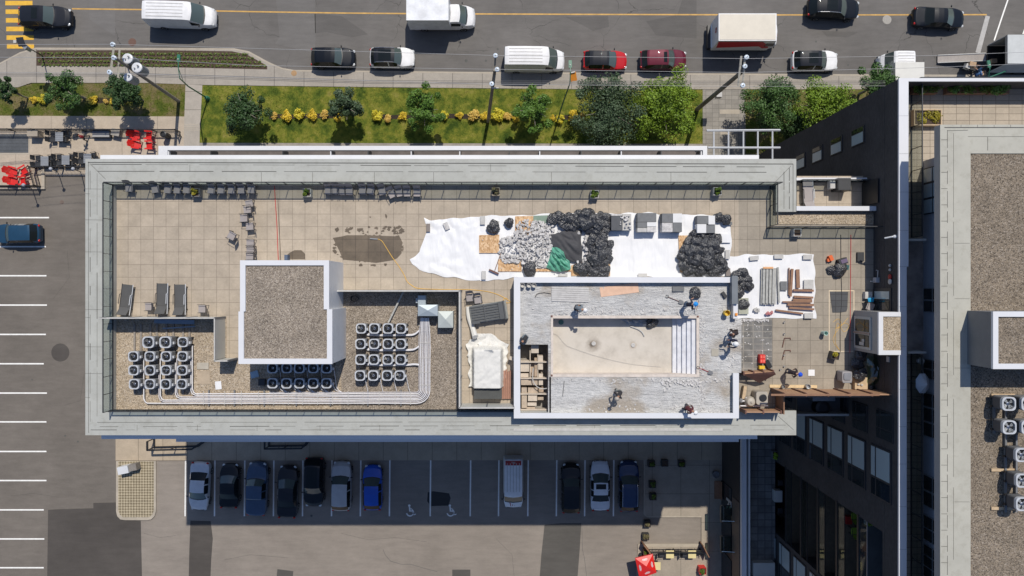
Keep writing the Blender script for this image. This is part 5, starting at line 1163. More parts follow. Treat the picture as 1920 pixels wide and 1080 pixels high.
# ------------------------------------------------------------------ chairs, loungers on the terrace
random.seed(5)
rc = mk_chair(M_fabric, 'terrace_chair', M_dark); gch = 'grey mesh chairs on the terrace'
row = [(242, 359, 0), (291, 361, .15), (314.5, 362, -.08), (332.5, 362.5, -.1), (350, 362, -.12), (396, 363, -.15), (414.5, 363, -.12), (434, 363, 0), (452.5, 363, .05), (471, 362, 0),
       (616, 364, .02), (629, 364, 0), (641, 365, -.03), (655, 365, .02), (680, 364, .03), (695, 364, -.15), (717, 365, .2), (735, 370, .45), (749, 368, .2), (763, 368, .02), (782, 368, .0)]
for k, (x, y, a) in enumerate(row):
    left = k < 10; place(rc, (*P2(x, y-6.5, ZD+.45), ZD), -PI/2+a, 'grey mesh chair at the street rail, '+(ORD[k]+' from the left end' if left else ORD[k-10]+' right of the bright green planter'), gch)
col_ = [(467, 382, .2), (463.5, 393, .1), (457, 409, .05), (468, 424.5, .1), (469, 456, .0), (469, 468, .05), (468, 480, 0)]
for k, (x, y, a) in enumerate(col_):
    place(rc, (*P2(x, y, ZD+.45), ZD), PI+a, 'grey mesh chair, '+ORD[k]+' down the loose column beside the red hose', gch)
place(rc, (*P2(434, 442, ZD+.45), ZD), PI-.5, 'single grey mesh chair standing askew left of the chair column', gch)
place(rc, (*P2(279, 575, ZD+.45), ZD), PI, 'grey mesh chair between the left and middle loungers', gch)
place(rc, (*P2(379, 579, ZD+.45), ZD), PI, 'grey mesh chair right of the three loungers', gch)
place(rc, (*P2(881, 558, ZD+.5), ZD), -PI/2+.1, 'brownish mesh chair, left of two at the head of the loose bench', gch)
place(rc, (*P2(896, 562, ZD+.5), ZD), -PI/2+.15, 'brownish mesh chair, right of two at the head of the loose bench', gch)
def mk_lounger(fab):
    r = thing('sun_lounger', None, 'lounger'); b = MB(); b.box((0, .25, .33), (.62, 1.4, .03)); b.build('bed', fab, r)
    b = MB(); b.box((0, -.70, .50), (.62, .62, .03), 0, R(-38)); b.build('backrest', fab, r)
    for s in (-1, 1):
        b = MB(); b.tube([(s*.34, .98, .33), (s*.34, -.45, .33), (s*.34, -.95, .36)], .024, 6); b.tube([(s*.34, .3, .5), (s*.34, -.3, .52)], .022, 6); b.tube([(s*.34, .3, .5), (s*.34, .35, .33)], .02, 6); b.build('side_rail', M_whited if s > 0 else M_dark, r)
        for y in (.8, -.6): b = MB(); b.box((s*.32, y, .16), (.04, .05, .32)); b.build('leg', M_dark, r)
    return r
lg = mk_lounger(M_fabricd)
for x, y, rz, lab in ((235, 562, -.12, 'dark sun lounger with a raised back end, leftmost of the three on the terrace'), (303, 560, -.02, 'dark sun lounger, middle of the three on the terrace'), (336.5, 562, 0, 'dark sun lounger, rightmost of the three on the terrace')):
    place(lg, (*P2(x, y, ZD+.4), ZD), rz, lab, 'dark sun loungers on the terrace', 1.02)
lg2 = mk_lounger(M_fabric); place(lg2, (*P2(1516, 364, 20.8), 20.42), .05, 'pale grey sun lounger alone on the small side terrace', None, 1.0)
sm = thing('mini_condenser', 'dark air conditioner with a pale box beside it on the side terrace', 'air conditioner', P(1577, 343, 20.42))
p = P(1581, 346, 21.2); b = MB(); b.box((p.x, p.y, 20.9), (.85, .8, .9)); b.build('housing', M_black, sm); b = MB(); b.box((p.x, p.y, 21.37), (.8, .75, .03)); b.build('lid', M_dark, sm); b = MB(); b.box((p.x-.62, p.y+.02, 20.85), (.34, .5, .5)); b.build('junction_box', M_slab, sm)
# ------------------------------------------------------------------ condensers and pipes
def rrect(w, d, r, n=4):
    out = []
    for cx, cy, a0 in ((w/2-r, d/2-r, 0), (-w/2+r, d/2-r, PI/2), (-w/2+r, -d/2+r, PI), (w/2-r, -d/2+r, 1.5*PI)):
        for k in range(n+1): a = a0+k*PI/2/n; out.append((cx+r*math.cos(a), cy+r*math.sin(a)))
    return out
def mk_cond(name, w, h, fan=None, body=M_acbody, fanrot=.3):
    r = thing(name, None, 'air conditioner')
    b = MB(); b.prism(rrect(w*.94, w*.94, w*.12), .18, h-.17); o = b.build('housing', body, r)
    b = MB()
    for k in range(7): b.prism(rrect(w*.955, w*.955, w*.12), .26+k*(h-.4)/7, .275+k*(h-.4)/7)
    b.build('louvre', M_greyd, o)
    b = MB(); outer = rrect(w, w, w*.28, 6); n = len(outer); rad = w*.44; inner = []
    for x, y in outer: a = math.atan2(y, x); inner.append((rad*math.cos(a), rad*math.sin(a)))
    vs = [(x, y, h) for x, y in outer]+[(x, y, h) for x, y in inner]+[(x, y, h-.18) for x, y in outer]+[(x, y, h-.16) for x, y in inner]
    b.add(vs, [(k, (k+1) % n, n+(k+1) % n, n+k) for k in range(n)]+[(2*n+k, 2*n+(k+1) % n, (k+1) % n, k) for k in range(n)]+[(n+k, n+(k+1) % n, 3*n+(k+1) % n, 3*n+k) for k in range(n)]); b.build('cover', M_actop, r)
    b = MB(); b.sheet([(rad*math.cos(-a), rad*math.sin(-a)) for a in [k*.2618 for k in range(24)]], h-.155); b.build('fan_well', M_black, r)
    b = MB(); nb = 4
    for k in range(nb):
        a = fanrot+k*2*PI/nb; b.add([(.05*math.cos(a), .05*math.sin(a), h-.11), (rad*.92*math.cos(a-.15), rad*.92*math.sin(a-.15), h-.14), (rad*.92*math.cos(a+.75), rad*.92*math.sin(a+.75), h-.07), (.05*math.cos(a+.9), .05*math.sin(a+.9), h-.09)], [(0, 1, 2, 3)])
    f_ = b.build('fan', fan or M_fan, r); b = MB(); b.lathe([(rad*.3, -.04), (rad*.3, .0), (rad*.15, .03)], (0, 0, h-.08), 12); b.build('hub', M_chrome, f_)
    b = MB()
    for q in (.55, .8): b.tube([(rad*q*math.cos(k*.3927), rad*q*math.sin(k*.3927), h-.01) for k in range(17)], .006, 4)
    for k in range(3): a = k*PI/3; b.tube([(-rad*math.cos(a), -rad*math.sin(a), h-.006), (rad*math.cos(a), rad*math.sin(a), h-.006)], .006, 4)
    b.build('grille', M_black, r)
    b = MB(); b.box((w*.55, -w*.1, h*.62), (.09, .16, .22)); b.build('valve_box', M_actop, r)
    for s in (-1, 1): b = MB(); b.box((0, s*w*.36, .09), (w*1.1, .09, .18)); b.build('foot', M_black, r)
    return r
fg_ = mat('light_fan_grey', (.075, .08, .09), .4, .2)
cA = mk_cond('condenser', .64, .82); cB = mk_cond('condenser', .63, .80, fg_, fanrot=.9); cL = mk_cond('condenser', .72, .95, fg_, fanrot=.6)
gA = 'condensers of the left gravel yard'; gB = 'condensers in the square block of the middle yard'; gC = 'condensers in the shade of the penthouse'
for r_, (xs, y) in enumerate((((279, 311, 341.5), 641.5), ((249, 279.5, 310.5, 341), 668.5), ((249, 280, 310, 340.5), 694.5), ((250.5, 279.5, 309.5, 339.5), 720.5))):
    for k, x in enumerate(xs):
        pr = cL if (r_ == 0 and k < 2) else (cA if (k+r_) % 2 else cB)
        place(pr, (*P2(x, y, ZD+.9), ZD+.04), random.uniform(-.03, .03), ('larger ' if pr is cL else '')+'grey condenser, '+ORD[k]+' from left in '+ORD[r_]+' row of left gravel yard', gA)
for r_, (xs, y) in enumerate((((676.5, 701.5, 727, 751.5), 616), ((675.5, 701, 727, 751), 645), ((675.5, 700.5, 726.5, 751), 674.5), ((674.5, 699.5, 725.5, 749), 704.5))):
    for k, x in enumerate(xs): place(cA if (k*3+r_) % 4 else cB, (*P2(x, y, ZD+.9), ZD+.04), random.uniform(-.03, .03), 'grey condenser, '+ORD[k]+' from left in '+ORD[r_]+' row of the block of sixteen', gB)
for r_, y in enumerate((690.5, 719)):
    for k, x in enumerate((510, 536.5, 560.5, 586.5, 611.5)): place(cB if (k+r_) % 2 else cA, (*P2(x, y, ZD+.9), ZD+.04), 0, 'condenser under the penthouse wall, '+ORD[k]+' from left in '+('shaded upper' if r_ == 0 else 'sunlit lower')+' row', gC)
cT = mk_cond('condenser', .74, .95, mat('pale_fan', (.34, .36, .38), .4), body=mat('black_condenser', (.045, .048, .055), .4, var=.1))
gD = 'black condensers on the tower roof'
lows = [(1891, 757, 'upper left in the square group'), (1892, 801, 'lower left in the square group'), (1927, 757, 'upper right in the square group, cut by the edge'), (1927, 801, 'lower right in the square group, cut by the edge'), (1916, 853, 'top of the lower column'), (1917, 901, 'second of the lower column'), (1917, 945, 'bottom of the lower column')]
for x, y, lab in lows: place(cT, (*P2(x, y, ZU+1.1), ZU+.2), 0, 'black condenser on the tower roof, '+lab, gD)
b = MB(); fz = ZU+.12
fr_ = thing('equipment_stand', 'grey steel stand on timber sleepers under the tower condensers', 'stand', P(1890, 800, ZU))
for (x0, y0, x1, y1) in ((1863.5, 742, 1863.5, 812), (1885, 742, 1885, 960), (1863.5, 742, 1950, 742), (1905, 815, 1905, 960)):
    a, c_ = P(x0, y0, fz), P(x1, y1, fz); d = c_-a; b.box(((a.x+c_.x)/2, (a.y+c_.y)/2, fz), (d.length, .10, .12), math.atan2(d.y, d.x))
b.parts('beam', M_greyd, fr_)
b = MB()
for y in (741, 881, 953): a = P(1880, y, ZU+.05); b.box((a.x, a.y, ZU+.05), (1.3, .16, .1))
b.parts('sleeper', M_wood, fr_)
# timber sleepers under the left condensers
sl_ = thing('sleeper_rack', 'wooden sleepers running from the screen to the left condensers', 'sleepers', P(300, 625, ZD+.04))
for x in (252, 264, 282, 294, 312, 325, 343, 355):
    b = MB(); b.rp(x-1.8, 607, x+1.8, 740, ZD+.05, ZD+.12); b.build('sleeper', mat('grey_sleeper', (.27, .24, .21), .85, var=.2, scale=5), sl_)
# pipe runs
zp = ZD+.26
pr1 = thing('pipe_run', 'wide run of white insulated pipes from the left condensers to the duct hood', 'pipes', P(600, 745, ZD+.05))
for k in range(8):
    yb = 735.5+2.95*k; xr = 806-2.85*(7-k); R_ = 6+2.6*k
    xl = [None, 358, 358, 329, 329, 298, 298, 267, 267][k] if k else 505
    yt = [0, 648, 660, 672, 680, 672, 690, 672, 690][k] if k else 0
    pts = []
    if k:
        pts += [P(xl+(k % 2)*2.6, yt, zp), P(xl+(k % 2)*2.6, yb-9, zp), P(xl+2.5+(k % 2)*2.6, yb-3, zp), P(xl+9, yb, zp)]
    else: pts += [P(xl, yb, zp)]
    jit = lambda: random.uniform(-.35, .35)
    for x in range(420, int(xr-R_), 60): pts.append(P(max(x, xl+20), yb+jit(), zp+random.uniform(-.01, .01)))
    for a in range(0, 91, 18): t = R(a); pts.append(P(xr-R_+R_*math.sin(t), yb-R_+R_*math.cos(t), zp))
    for y in (690, 660, 630): pts.append(P(xr+jit(), y, zp))
    pts.append(P(xr*.7+797*.3, 596, zp+.3))
    b = MB(); b.tube(pts, .036 if k % 2 else .031, 8); b.build('pipe', M_pipe if k % 3 else mat('aged_pipe_insulation', (.56, .54, .56), .6, var=.12, scale=6), pr1, smooth=True, ang=60)
b = MB()
for x in (382, 422, 453, 485, 513, 541, 568, 596, 624, 653, 681, 711, 741, 770): p = P(x, 746, zp); b.box((p.x, p.y, zp+.045), (.035, .86, .012))
for y in (610, 619, 643, 671, 698, 722): p = P(796, y, zp); b.box((p.x, p.y, zp+.045), (.78, .035, .012))
b.parts('pipe_clamp', M_slab, pr1)
b = MB()
for x in (392, 440, 496, 556, 620, 690, 752): p = P(x, 746, ZD+.12); b.box((p.x, p.y, ZD+.12), (.08, 1.0, .16))
b.parts('pipe_support', M_greyd, pr1)
gbr = 'white branch pipes beside the condenser block'
for k, (y0, y1) in enumerate(((627, 621), (655, 650), (683, 685))):
    b = MB()
    for j in range(3): b.tube(smooth_path([P(688, y0-2+j*1.6, zp-.05), P(712, y0+j*1.4, zp-.05), P(760, y0+j*1.2, zp-.05), P(776, y0-1+j, zp), P(786, y1-2+j, zp+.04)], 5), .028, 6)
    tag(b.build('branch_pipe', M_pipe, smooth=True, loc=P(735, y0, ZD+.04)), 'white branch pipes under the '+ORD[k]+' row of the block of sixteen', 'pipes', gbr)
b = MB()
def brp(b): b.build('branch_pipe', M_pipe, pr1, smooth=True)
for x in (518, 545, 569, 595, 620):
    b = MB(); b.tube(smooth_path([P(x+6, 690, ZD+.5), P(x+9, 712, zp), P(x+12, 728, zp), P(x+22, 736, zp)], 5), .02, 6); brp(b); b = MB(); b.tube(smooth_path([P(x+5, 722, ZD+.4), P(x+9, 731, zp), P(x+20, 735, zp+.02)], 5), .02, 6); brp(b)
for x in (684, 712, 738, 762): b = MB(); b.tube(smooth_path([P(x, 706, ZD+.4), P(x+3, 722, zp), P(x+6, 734, zp+.02)], 5), .018, 6); brp(b)

# hoods, loose bits of the yards
hd = thing('duct_hood', 'pale grey sheet metal duct hood where the pipe run ends', 'duct', P(802, 582, ZD+.05)); hm = mat('hood_metal', (.40, .46, .50), .4, .3, var=.06)
b = MB(); b.rp(783.5, 571.5, 820.5, 592.5, ZD+.05, ZD+1.15); q = rectp(783.5, 571.5, 820.5, 592.5, ZD+1.15); c_ = P(802, 582, ZD+1.25); b.add([(*v, ZD+1.151) for v in q]+[c_], [(0, 1, 4), (1, 2, 4), (2, 3, 4), (3, 0, 4)]); b.build('hood', hm, hd)
b = MB(); b.rp(783.5, 554, 798, 571, ZD+.05, ZD+.7); b.rp(779.5, 559, 783, 568, ZD+.05, ZD+.5); b.build('junction_box', hm, hd)
b = MB(); b.rp(821.5, 583.5, 849.5, 614.5, ZD+.05, ZD+.8); q = rectp(821.5, 583.5, 849.5, 614.5, ZD+.8); c_ = P(835.5, 599, ZD+.9); b.add([(*v, ZD+.801) for v in q]+[c_], [(0, 1, 4), (1, 2, 4), (2, 3, 4), (3, 0, 4)])
tag(b.build('vent_cap', mat('vent_metal', (.47, .51, .50), .45, .2, var=.05), loc=P(835, 599, ZD+.05)), 'square pale vent cap right of the duct hood', 'vent')
def plank(label, x0, y0, x1, y1, w, z, t, m, group=None, name='wood_plank', cat='plank', tilt=0):
    zz = z+t; a, c_ = P(x0, y0, zz), P(x1, y1, zz); d = c_-a; b = MB(); b.box(((a.x+c_.x)/2, (a.y+c_.y)/2, z+t/2), (d.length, w, t), math.atan2(d.y, d.x), tilt)
    o = b.build(name, m, loc=((a.x+c_.x)/2, (a.y+c_.y)/2, z)); return tag(o, label, cat, group)
plank('grey timber pole leaning across the middle gravel yard', 756, 547, 728, 605, .1, ZD+.3, .1, M_woodg)
plank('blue grey metal panel lying in the shade of the left yard screen', 289, 602, 364, 604, .28, ZD+.25, .05, mat('blue_panel', (.20, .27, .36), .5))
plank('thin blue grey metal strip in the left yard', 305, 616, 365, 612, .09, ZD+.2, .05, mat('blue_panel', (.20, .27, .36), .5))
plank('larger beige cardboard sheet on the left gravel', 369.5, 708, 393.5, 708, .84, ZD+.045, .03, M_card if False else mat('beige_board', (.42, .34, .25), .8), None, 'board', 'board')
plank('smaller pale board above the beige cardboard sheet', 369, 686, 391, 686, .42, ZD+.045, .05, mat('pale_board', (.47, .43, .36), .8), None, 'board', 'board')
plank('crumpled white sheet with a black mark on the left gravel', 403.5, 723, 415, 722, .52, ZD+.05, .02, M_tarp, None, 'paper_sheet', 'sheet')
plank('light blue crumpled cover in the shade left of the shaded condensers', 470, 704, 484, 700, .42, ZD+.05, .12, mat('light_blue_cloth', (.30, .42, .52), .6), None, 'cover', 'cover')
plank('dark box beside the light blue cover', 484, 717, 496, 717, .4, ZD+.05, .3, M_dark, None, 'crate', 'box')
b = MB(); p = P(665, 560, ZD+.06); b.tube([(p.x+.22*math.cos(k*.3927)*(1+.1*(k//16)), p.y+.18*math.sin(k*.3927), ZD+.06+.004*k) for k in range(40)], .02, 6); tag(b.build('hose_coil', M_black, loc=p), 'coiled black hose in the shade of the middle yard screen', 'hose')
def cable(label, pts, z, r, m, cat='cable', name='cable'):
    b = MB(); q = smooth_path([P(x, y, z+r) for x, y in pts], 8); b.tube(q, r, 6); tag(b.build(name, m, smooth=True, loc=P(*pts[0], z)), label, cat)
cable('yellow cable curling across the wet stain to the pool wall', [(708, 448), (716, 452), (724, 464), (734, 480), (747, 498), (757, 514), (763, 527), (772, 535), (787, 541), (840, 543), (880, 543), (915, 547), (935, 553), (950, 561), (957, 566), (950, 568), (944, 562), (951, 559)], ZD, .02, M_cable_y)
cable('long straight red hose hanging from the rail down the terrace', [(514.5, 345), (516, 375), (519, 420), (521, 470), (522, 492)], ZD+.02, .022, M_cable_r, 'hose', 'hose')
cable('thin dark cable beside the red hose', [(521, 372), (523, 420), (525.5, 470), (526, 490)], ZD, .022, mat('grey_cable', (.14, .12, .10), .6))
cable('black cable running down the tiles near the bulkhead', [(1576.5, 440), (1577, 500), (1578, 560), (1575.5, 600), (1575.5, 660)], ZD, .02, M_black)
cable('red cable running down the tiles beside the black one', [(1595.5, 440), (1595, 500), (1594.5, 560), (1594, 620), (1593.5, 662)], ZD, .02, M_cable_r)
cable('tangled thin yellow cable on the tiles near the bulkhead door', [(1562, 604), (1572, 598), (1578, 610), (1568, 616), (1584, 606), (1592, 612), (1582, 622), (1570, 606), (1566, 640), (1576, 658), (1562, 634), (1590, 596)], ZD, .011, M_cable_y)
# chalk outline, stains and painted shadow on the terrace
dz_ = [.006]
def deckmark(name, pts, m, dz=None):
    dz_[0] += .00008; d = dz_[0]; b = MB(); b.sheet(poly(pts, ZD+d), ZD+d); return struct(name, b, m)
mz = mat('chalk_paint', (.66, .55, .40), .8, var=.15, scale=5)
for pts in ([(1554, 544), (1602, 544), (1602, 546), (1554, 546)], [(1554, 546), (1555.7, 546), (1555.7, 658), (1554, 658)], [(1600.3, 546), (1602, 546), (1602, 586), (1600.3, 586)], [(1554, 658), (1600, 658), (1600, 659.6), (1554, 659.6)]): deckmark('chalk_line', pts, mz, .008)
b = MB(); b.prism(poly([(1556, 547), (1590, 547), (1589, 578), (1587, 584), (1575, 586), (1561, 586)], ZD+.02), ZD+.016, ZD+.024); tag(b.build('painted_deck_shadow', tile_mat('shadow_toned_tiles', .8, .4, (.075, .078, .085), (.04, .04, .045), .02), loc=P(1573, 566, ZD)), 'dark trapezoid painted shadow inside the chalk outline near the bulkhead', 'mat')  # thin dark sheet that paints a cast shadow on the tiles
class WM: m = tile_mat('water_stained_tiles', .8125, .8125, (.150, .118, .084), (.08, .06, .045), .014, (.31, .12), .12, .3, .4)
random.seed(11)
def blob(cx, cy, rx, ry, n=26, j=.18): return [(cx+rx*math.cos(k*2*PI/n)*(1+random.uniform(-j, j)), cy+ry*math.sin(k*2*PI/n)*(1+random.uniform(-j, j))) for k in range(n)]
deckmark('water_stain', [(624, 446), (643, 443), (650, 441), (690, 441), (740, 443), (748, 441), (755, 455), (752, 466), (753, 475), (745, 484), (737, 488), (705, 493), (680, 490), (643, 487), (636, 470)], WM.m)
for k in range(60):
    a_ = random.uniform(0, 2*PI); deckmark('water_stain', blob(690+64*math.cos(a_), 466+24*math.sin(a_), random.uniform(1.5, 4), random.uniform(1, 3), 9, .5), WM.m)
for k in range(46):
    x = random.choice((random.uniform(650, 665), random.uniform(668, 708), random.uniform(715, 731), random.uniform(738, 757))); deckmark('water_stain', blob(x, random.uniform(425, 438), random.uniform(1.2, 4.5), random.uniform(1, 3), 9, .5), WM.m, .007)
for x, y, rx, ry in ((632, 431, 4, 4), (724, 405, 1.8, 4), (694, 407, 1.4, 1.4), (676, 497, 3.5, 3), (700, 497, 5, 2.4), (723, 496, 2.5, 3), (655, 479, 12, 6)): deckmark('water_stain', blob(x, y, rx, ry, 10, .4), WM.m, .007)
deckmark('water_stain', [(536, 480), (543, 474), (552, 469), (565, 469), (572, 476), (572, 486), (535, 486)], WM.m)
cable('pale hose nozzle lying at the end of the yellow cable', [(694, 447.5), (708, 448.5)], ZD, .045, M_steel, 'nozzle', 'nozzle')
p = P(537, 483, ZD+.4); b = MB(); b.box((p.x, p.y, ZD+.25), (.2, .35, .5)); tag(b.build('metal_box', mat('dark_blue_metal', (.08, .11, .17), .5), loc=(p.x, p.y, ZD)), 'small dark blue box at the penthouse edge beside the round stain', 'box')

# ------------------------------------------------------------------ tarps, boards, rubble, bags on the terrace
random.seed(77)
def tarp(name, label, rows, z, m, amp=.05, n=34, nr=30, cat='tarp', group=None, seed=0, base=.02, dome=0, fold=1.6, ani=0):
    rs = [resample(r, n) for r in rows]; out = []
    for i in range(nr):
        t = i/(nr-1)*(len(rs)-1); a = min(int(t), len(rs)-2); u = t-a; row_ = []
        for k in range(n):
            x = rs[a][k][0]*(1-u)+rs[a+1][k][0]*u; y = rs[a][k][1]*(1-u)+rs[a+1][k][1]*u; p = P(x, y, z+.05)
            q = Vector((p.x*fold*.45+p.y*.5, p.y*fold*.4-p.x*.35, seed)); h = abs(noise.noise(q))*1.2+.6*abs(noise.noise(q*2.7))
            if ani: h = 1.5*abs(noise.noise(Vector(((p.x+p.y)*fold*.7, (p.x-p.y)*fold*.16, seed))))+.5*abs(noise.noise(Vector(((p.x+p.y)*fold*1.7, (p.x-p.y)*fold*.4, seed))))
            e = min(1, 5*min(i/(nr-1), 1-i/(nr-1), k/(n-1), 1-k/(n-1)))
            e2 = max(0, 1-7*min(i/(nr-1), 1-i/(nr-1), k/(n-1), 1-k/(n-1))); p.x += .16*e2*noise.noise(Vector((p.x*1.1, p.y*1.1, seed+5))); p.y += .16*e2*noise.noise(Vector((p.x*1.1, p.y*1.1, seed+9)))
            row_.append((p.x, p.y, z+base+amp*h*(.35+.65*e)+dome*math.sin(PI*i/(nr-1))**.6*math.sin(PI*k/(n-1))**.6))
        out.append(row_)
    b = MB(); b.grid(out); o = b.build(name, m, smooth=True, loc=P(*rs[0][0], z), ang=70); return tag(o, label, cat, group)
gt_ = 'white protective tarps on the terrace'
tarp('tarpaulin', 'white rumpled tarp with a rounded loose end, left of the rubble', [[(796, 409), (806, 413), (850, 409), (904, 405)], [(797, 419), (850, 418), (904, 418)], [(802, 430), (850, 430), (904, 430)], [(797, 446), (850, 448), (904, 449)], [(788, 470), (850, 470), (904, 470)], [(769, 486), (782, 490), (840, 495), (904, 495)], [(773, 498), (785, 503), (850, 512), (905, 514)], [(786, 506), (806, 513), (846, 521), (906, 526)]], ZD, M_tarp, .10, 40, 34, group=gt_, seed=1, fold=2.2)
tarp('tarpaulin', 'long white tarp beneath the rubble, bin bags and tile stacks', [[(901, 405), (968, 403), (1060, 401), (1200, 398), (1260, 402), (1371, 404)], [(899, 527), (966, 520.5), (1100, 520.5), (1250, 520), (1370, 518.5)]], ZD+.01, M_tarp, .05, 64, 26, group=gt_, seed=4)
tarp('tarpaulin', 'white tarp carrying planks and brown boards, right of the bag pile', [[(1366, 481), (1450, 477.5), (1526, 476)], [(1371, 540), (1450, 540), (1527, 540)], [(1374, 597), (1440, 596), (1529, 598)]], ZD+.004, M_tarp, .05, 40, 28, group=gt_, seed=7)
OSB = NM('strand_board', .85); v = OSB.n.new('ShaderNodeTexVoronoi'); v.inputs['Scale'].default_value = 16; mp = OSB.n.new('ShaderNodeMapping'); mp.inputs['Scale'].default_value = (1, .5, 1); OSB.l.new(OSB.P(), mp.inputs[0]); OSB.l.new(mp.outputs[0], v.inputs['Vector'])
sp_ = OSB.n.new('ShaderNodeSeparateColor'); OSB.l.new(v.outputs['Color'], sp_.inputs[0]); OSB.out(OSB.ramp(sp_.outputs[0], [(0, (.42, .24, .11)), (.5, (.60, .38, .20)), (1, (.74, .53, .33))]))
def board(label, pts, z, t, m, group='strand boards under the rubble', name='strand_board'):
    b = MB(); b.prism(poly(pts, z+t), z, z+t); c_ = P(sum(p[0] for p in pts)/len(pts), sum(p[1] for p in pts)/len(pts), z); tag(b.build(name, m, loc=c_), label, 'board', group)
zb_ = ZD+.10
board('strand board lying bare on the white tarp left of the rubble', [(898.5, 441), (936, 440), (936, 474.5), (898.5, 474.5)], zb_, .015, OSB.m)
board('strand board under the upper left corner of the rubble', [(966, 405.5), (1000, 405), (1000, 440), (966, 440)], zb_, .015, OSB.m)
board('strand board under the lower left end of the rubble', [(934, 486), (978, 486), (978, 509), (934, 509)], zb_, .014, OSB.m)
board('strand board below the green tarp', [(984, 504), (1072, 504), (1072, 509), (984, 509)], zb_, .016, OSB.m)
board('strand board under the lower end of the bag heap', [(1071, 498), (1144, 470), (1144, 517), (1071, 517)], zb_, .018, OSB.m)
board('strand board under the left side of the right bag heap', [(1272, 441.5), (1308, 441.5), (1308, 511), (1275, 511)], zb_, .016, OSB.m)
board('greenish plywood sheet at the top of the rubble', [(1000, 404.5), (1033, 403.5), (1032, 418), (1000, 417)], zb_, .017, mat('green_plywood', (.22, .30, .24), .8, var=.2))
def rock(b, c, s):
    n = 6; m_ = Matrix.Rotation(random.uniform(0, 6.28), 3, 'Z') @ Matrix.Rotation(random.uniform(-.55, .55), 3, 'X'); w = random.uniform(.6, 1.0); h = random.uniform(.2, .42); k0 = random.random()
    A = [(k0+k*2*PI/n+random.uniform(-.3, .3), random.uniform(.7, 1.1)) for k in range(n)]
    vs = [Vector(c)+m_@Vector((s*r*math.cos(a), s*w*r*math.sin(a), -s*h)) for a, r in A]+[Vector(c)+m_@Vector((s*r*.82*math.cos(a), s*w*r*.82*math.sin(a), s*h)) for a, r in A]
    b.add(vs, [tuple(range(n-1, -1, -1)), tuple(range(n, 2*n))]+[(k, (k+1) % n, n+(k+1) % n, n+k) for k in range(n)])
def inpoly(x, y, pl):
    r = False; j = len(pl)-1
    for i in range(len(pl)):
        if (pl[i][1] > y) != (pl[j][1] > y) and x < (pl[j][0]-pl[i][0])*(y-pl[i][1])/(pl[j][1]-pl[i][1])+pl[i][0]: r = not r
        j = i
    return r
RK = NM('broken_concrete', .9); RK.out(RK.ramp(RK.noise(6, 4), [(.3, (.38, .37, .365)), (.5, (.55, .535, .525)), (.7, (.68, .665, .65))]))
b = MB(); pl1 = [(937, 444), (960, 444), (972, 418), (985, 412), (1010, 414), (1034, 420), (1040, 440), (1037, 470), (1034, 500), (1010, 502), (990, 500), (975, 492), (945, 492), (934, 480)]; pl2 = [(1093, 440), (1102, 438), (1110, 455), (1108, 478), (1103, 500), (1092, 498)]
for (pl, n_, cx, cy, rr_) in ((pl1, 760, 990, 460, 52), (pl2, 70, 1101, 470, 30)):
    k = 0
    while k < n_:
        x = random.uniform(min(p[0] for p in pl), max(p[0] for p in pl)); y = random.uniform(min(p[1] for p in pl), max(p[1] for p in pl))
        if not inpoly(x, y, pl): continue
        d = math.hypot(x-cx, y-cy)/rr_; hh = max(0, .26*(1-d*d))*random.random(); p = P(x, y, ZD+.15+hh); rock(b, (p.x, p.y, ZD+.15+hh), random.choice((.045, .06, .08, .10, .12, .14))*random.uniform(.8, 1.2)); k += 1
for x, y in ((1048, 434), (1085, 437), (1036, 424), (1030, 417), (1088, 464), (1083, 491), (1094, 493), (1105, 459), (1107, 432)): p = P(x, y, ZD+.3); rock(b, p, .13)
for x, y in ((940, 503), (960, 505), (972, 499), (1010, 508), (905, 450), (1040, 513), (1060, 512)): p = P(x, y, ZD+.14); rock(b, p, .05)
tag(b.build('rubble', RK.m), kind='stuff')
tarp('ground_cloth', 'dark grey cloth sheet spread over the rubble between the bin bags', [[(1036, 438), (1060, 434), (1092, 432)], [(1037, 462), (1065, 458), (1091, 465)], [(1058, 488), (1075, 492), (1091, 492)]], ZD+.22, M_geo, .22, 28, 26, seed=3, dome=.12, fold=2.4, ani=1)
tarp('green_tarp', 'crumpled green tarp on the edge of the rubble', [[(1033, 464), (1045, 466), (1056, 474)], [(1030, 485), (1048, 482), (1068, 488)], [(1025, 502), (1045, 508), (1069, 505)]], ZD+.16, M_green, .5, 34, 34, seed=9, dome=.12, fold=3.6, ani=1)
def mk_bag(k):
    import bmesh
    bm = bmesh.new(); bmesh.ops.create_icosphere(bm, subdivisions=4, radius=1.0); off = Vector((k*7.3, k*3.1, 0))
    for v in bm.verts:
        p = v.co.copy(); nz = noise.noise(p*1.0+off)*.36+(.3-abs(noise.noise(p*1.7+off)))*.30+(.25-abs(noise.noise(p*3.4+off)))*.16
        r = .82+nz; top = max(0, p.z-.55); q = p*r; q.x *= 1-top*1.1; q.y *= 1-top*1.1; q.z = max(q.z*.6+top*.4, -.5); v.co = q
    me = bpy.data.meshes.new('rubbish_bag'); bm.to_mesh(me); bm.free(); me.materials.append(M_bag); me.shade_smooth(); me.set_sharp_from_angle(angle=R(50))
    o = bpy.data.objects.new('rubbish_bag', me); COL.objects.link(o); return tag(o, None, 'bin bag')
bags = [mk_bag(k) for k in range(5)]
def bag(x, y, s, lab, grp, z=ZD+.12, k=[0]):
    k[0] += 1; p = P(x, y, z+s*.5); place(bags[k[0] % 5], (p.x, p.y, z+s*.5), random.uniform(0, 6.28), lab, grp, (s*1.2, s*random.uniform(.95, 1.3), s*random.uniform(.8, 1.15)), 'bin bag')
g1 = 'black bin bags of the heap beside the rubble'; l1 = 'black bin bag in the large heap curving round the rubble'
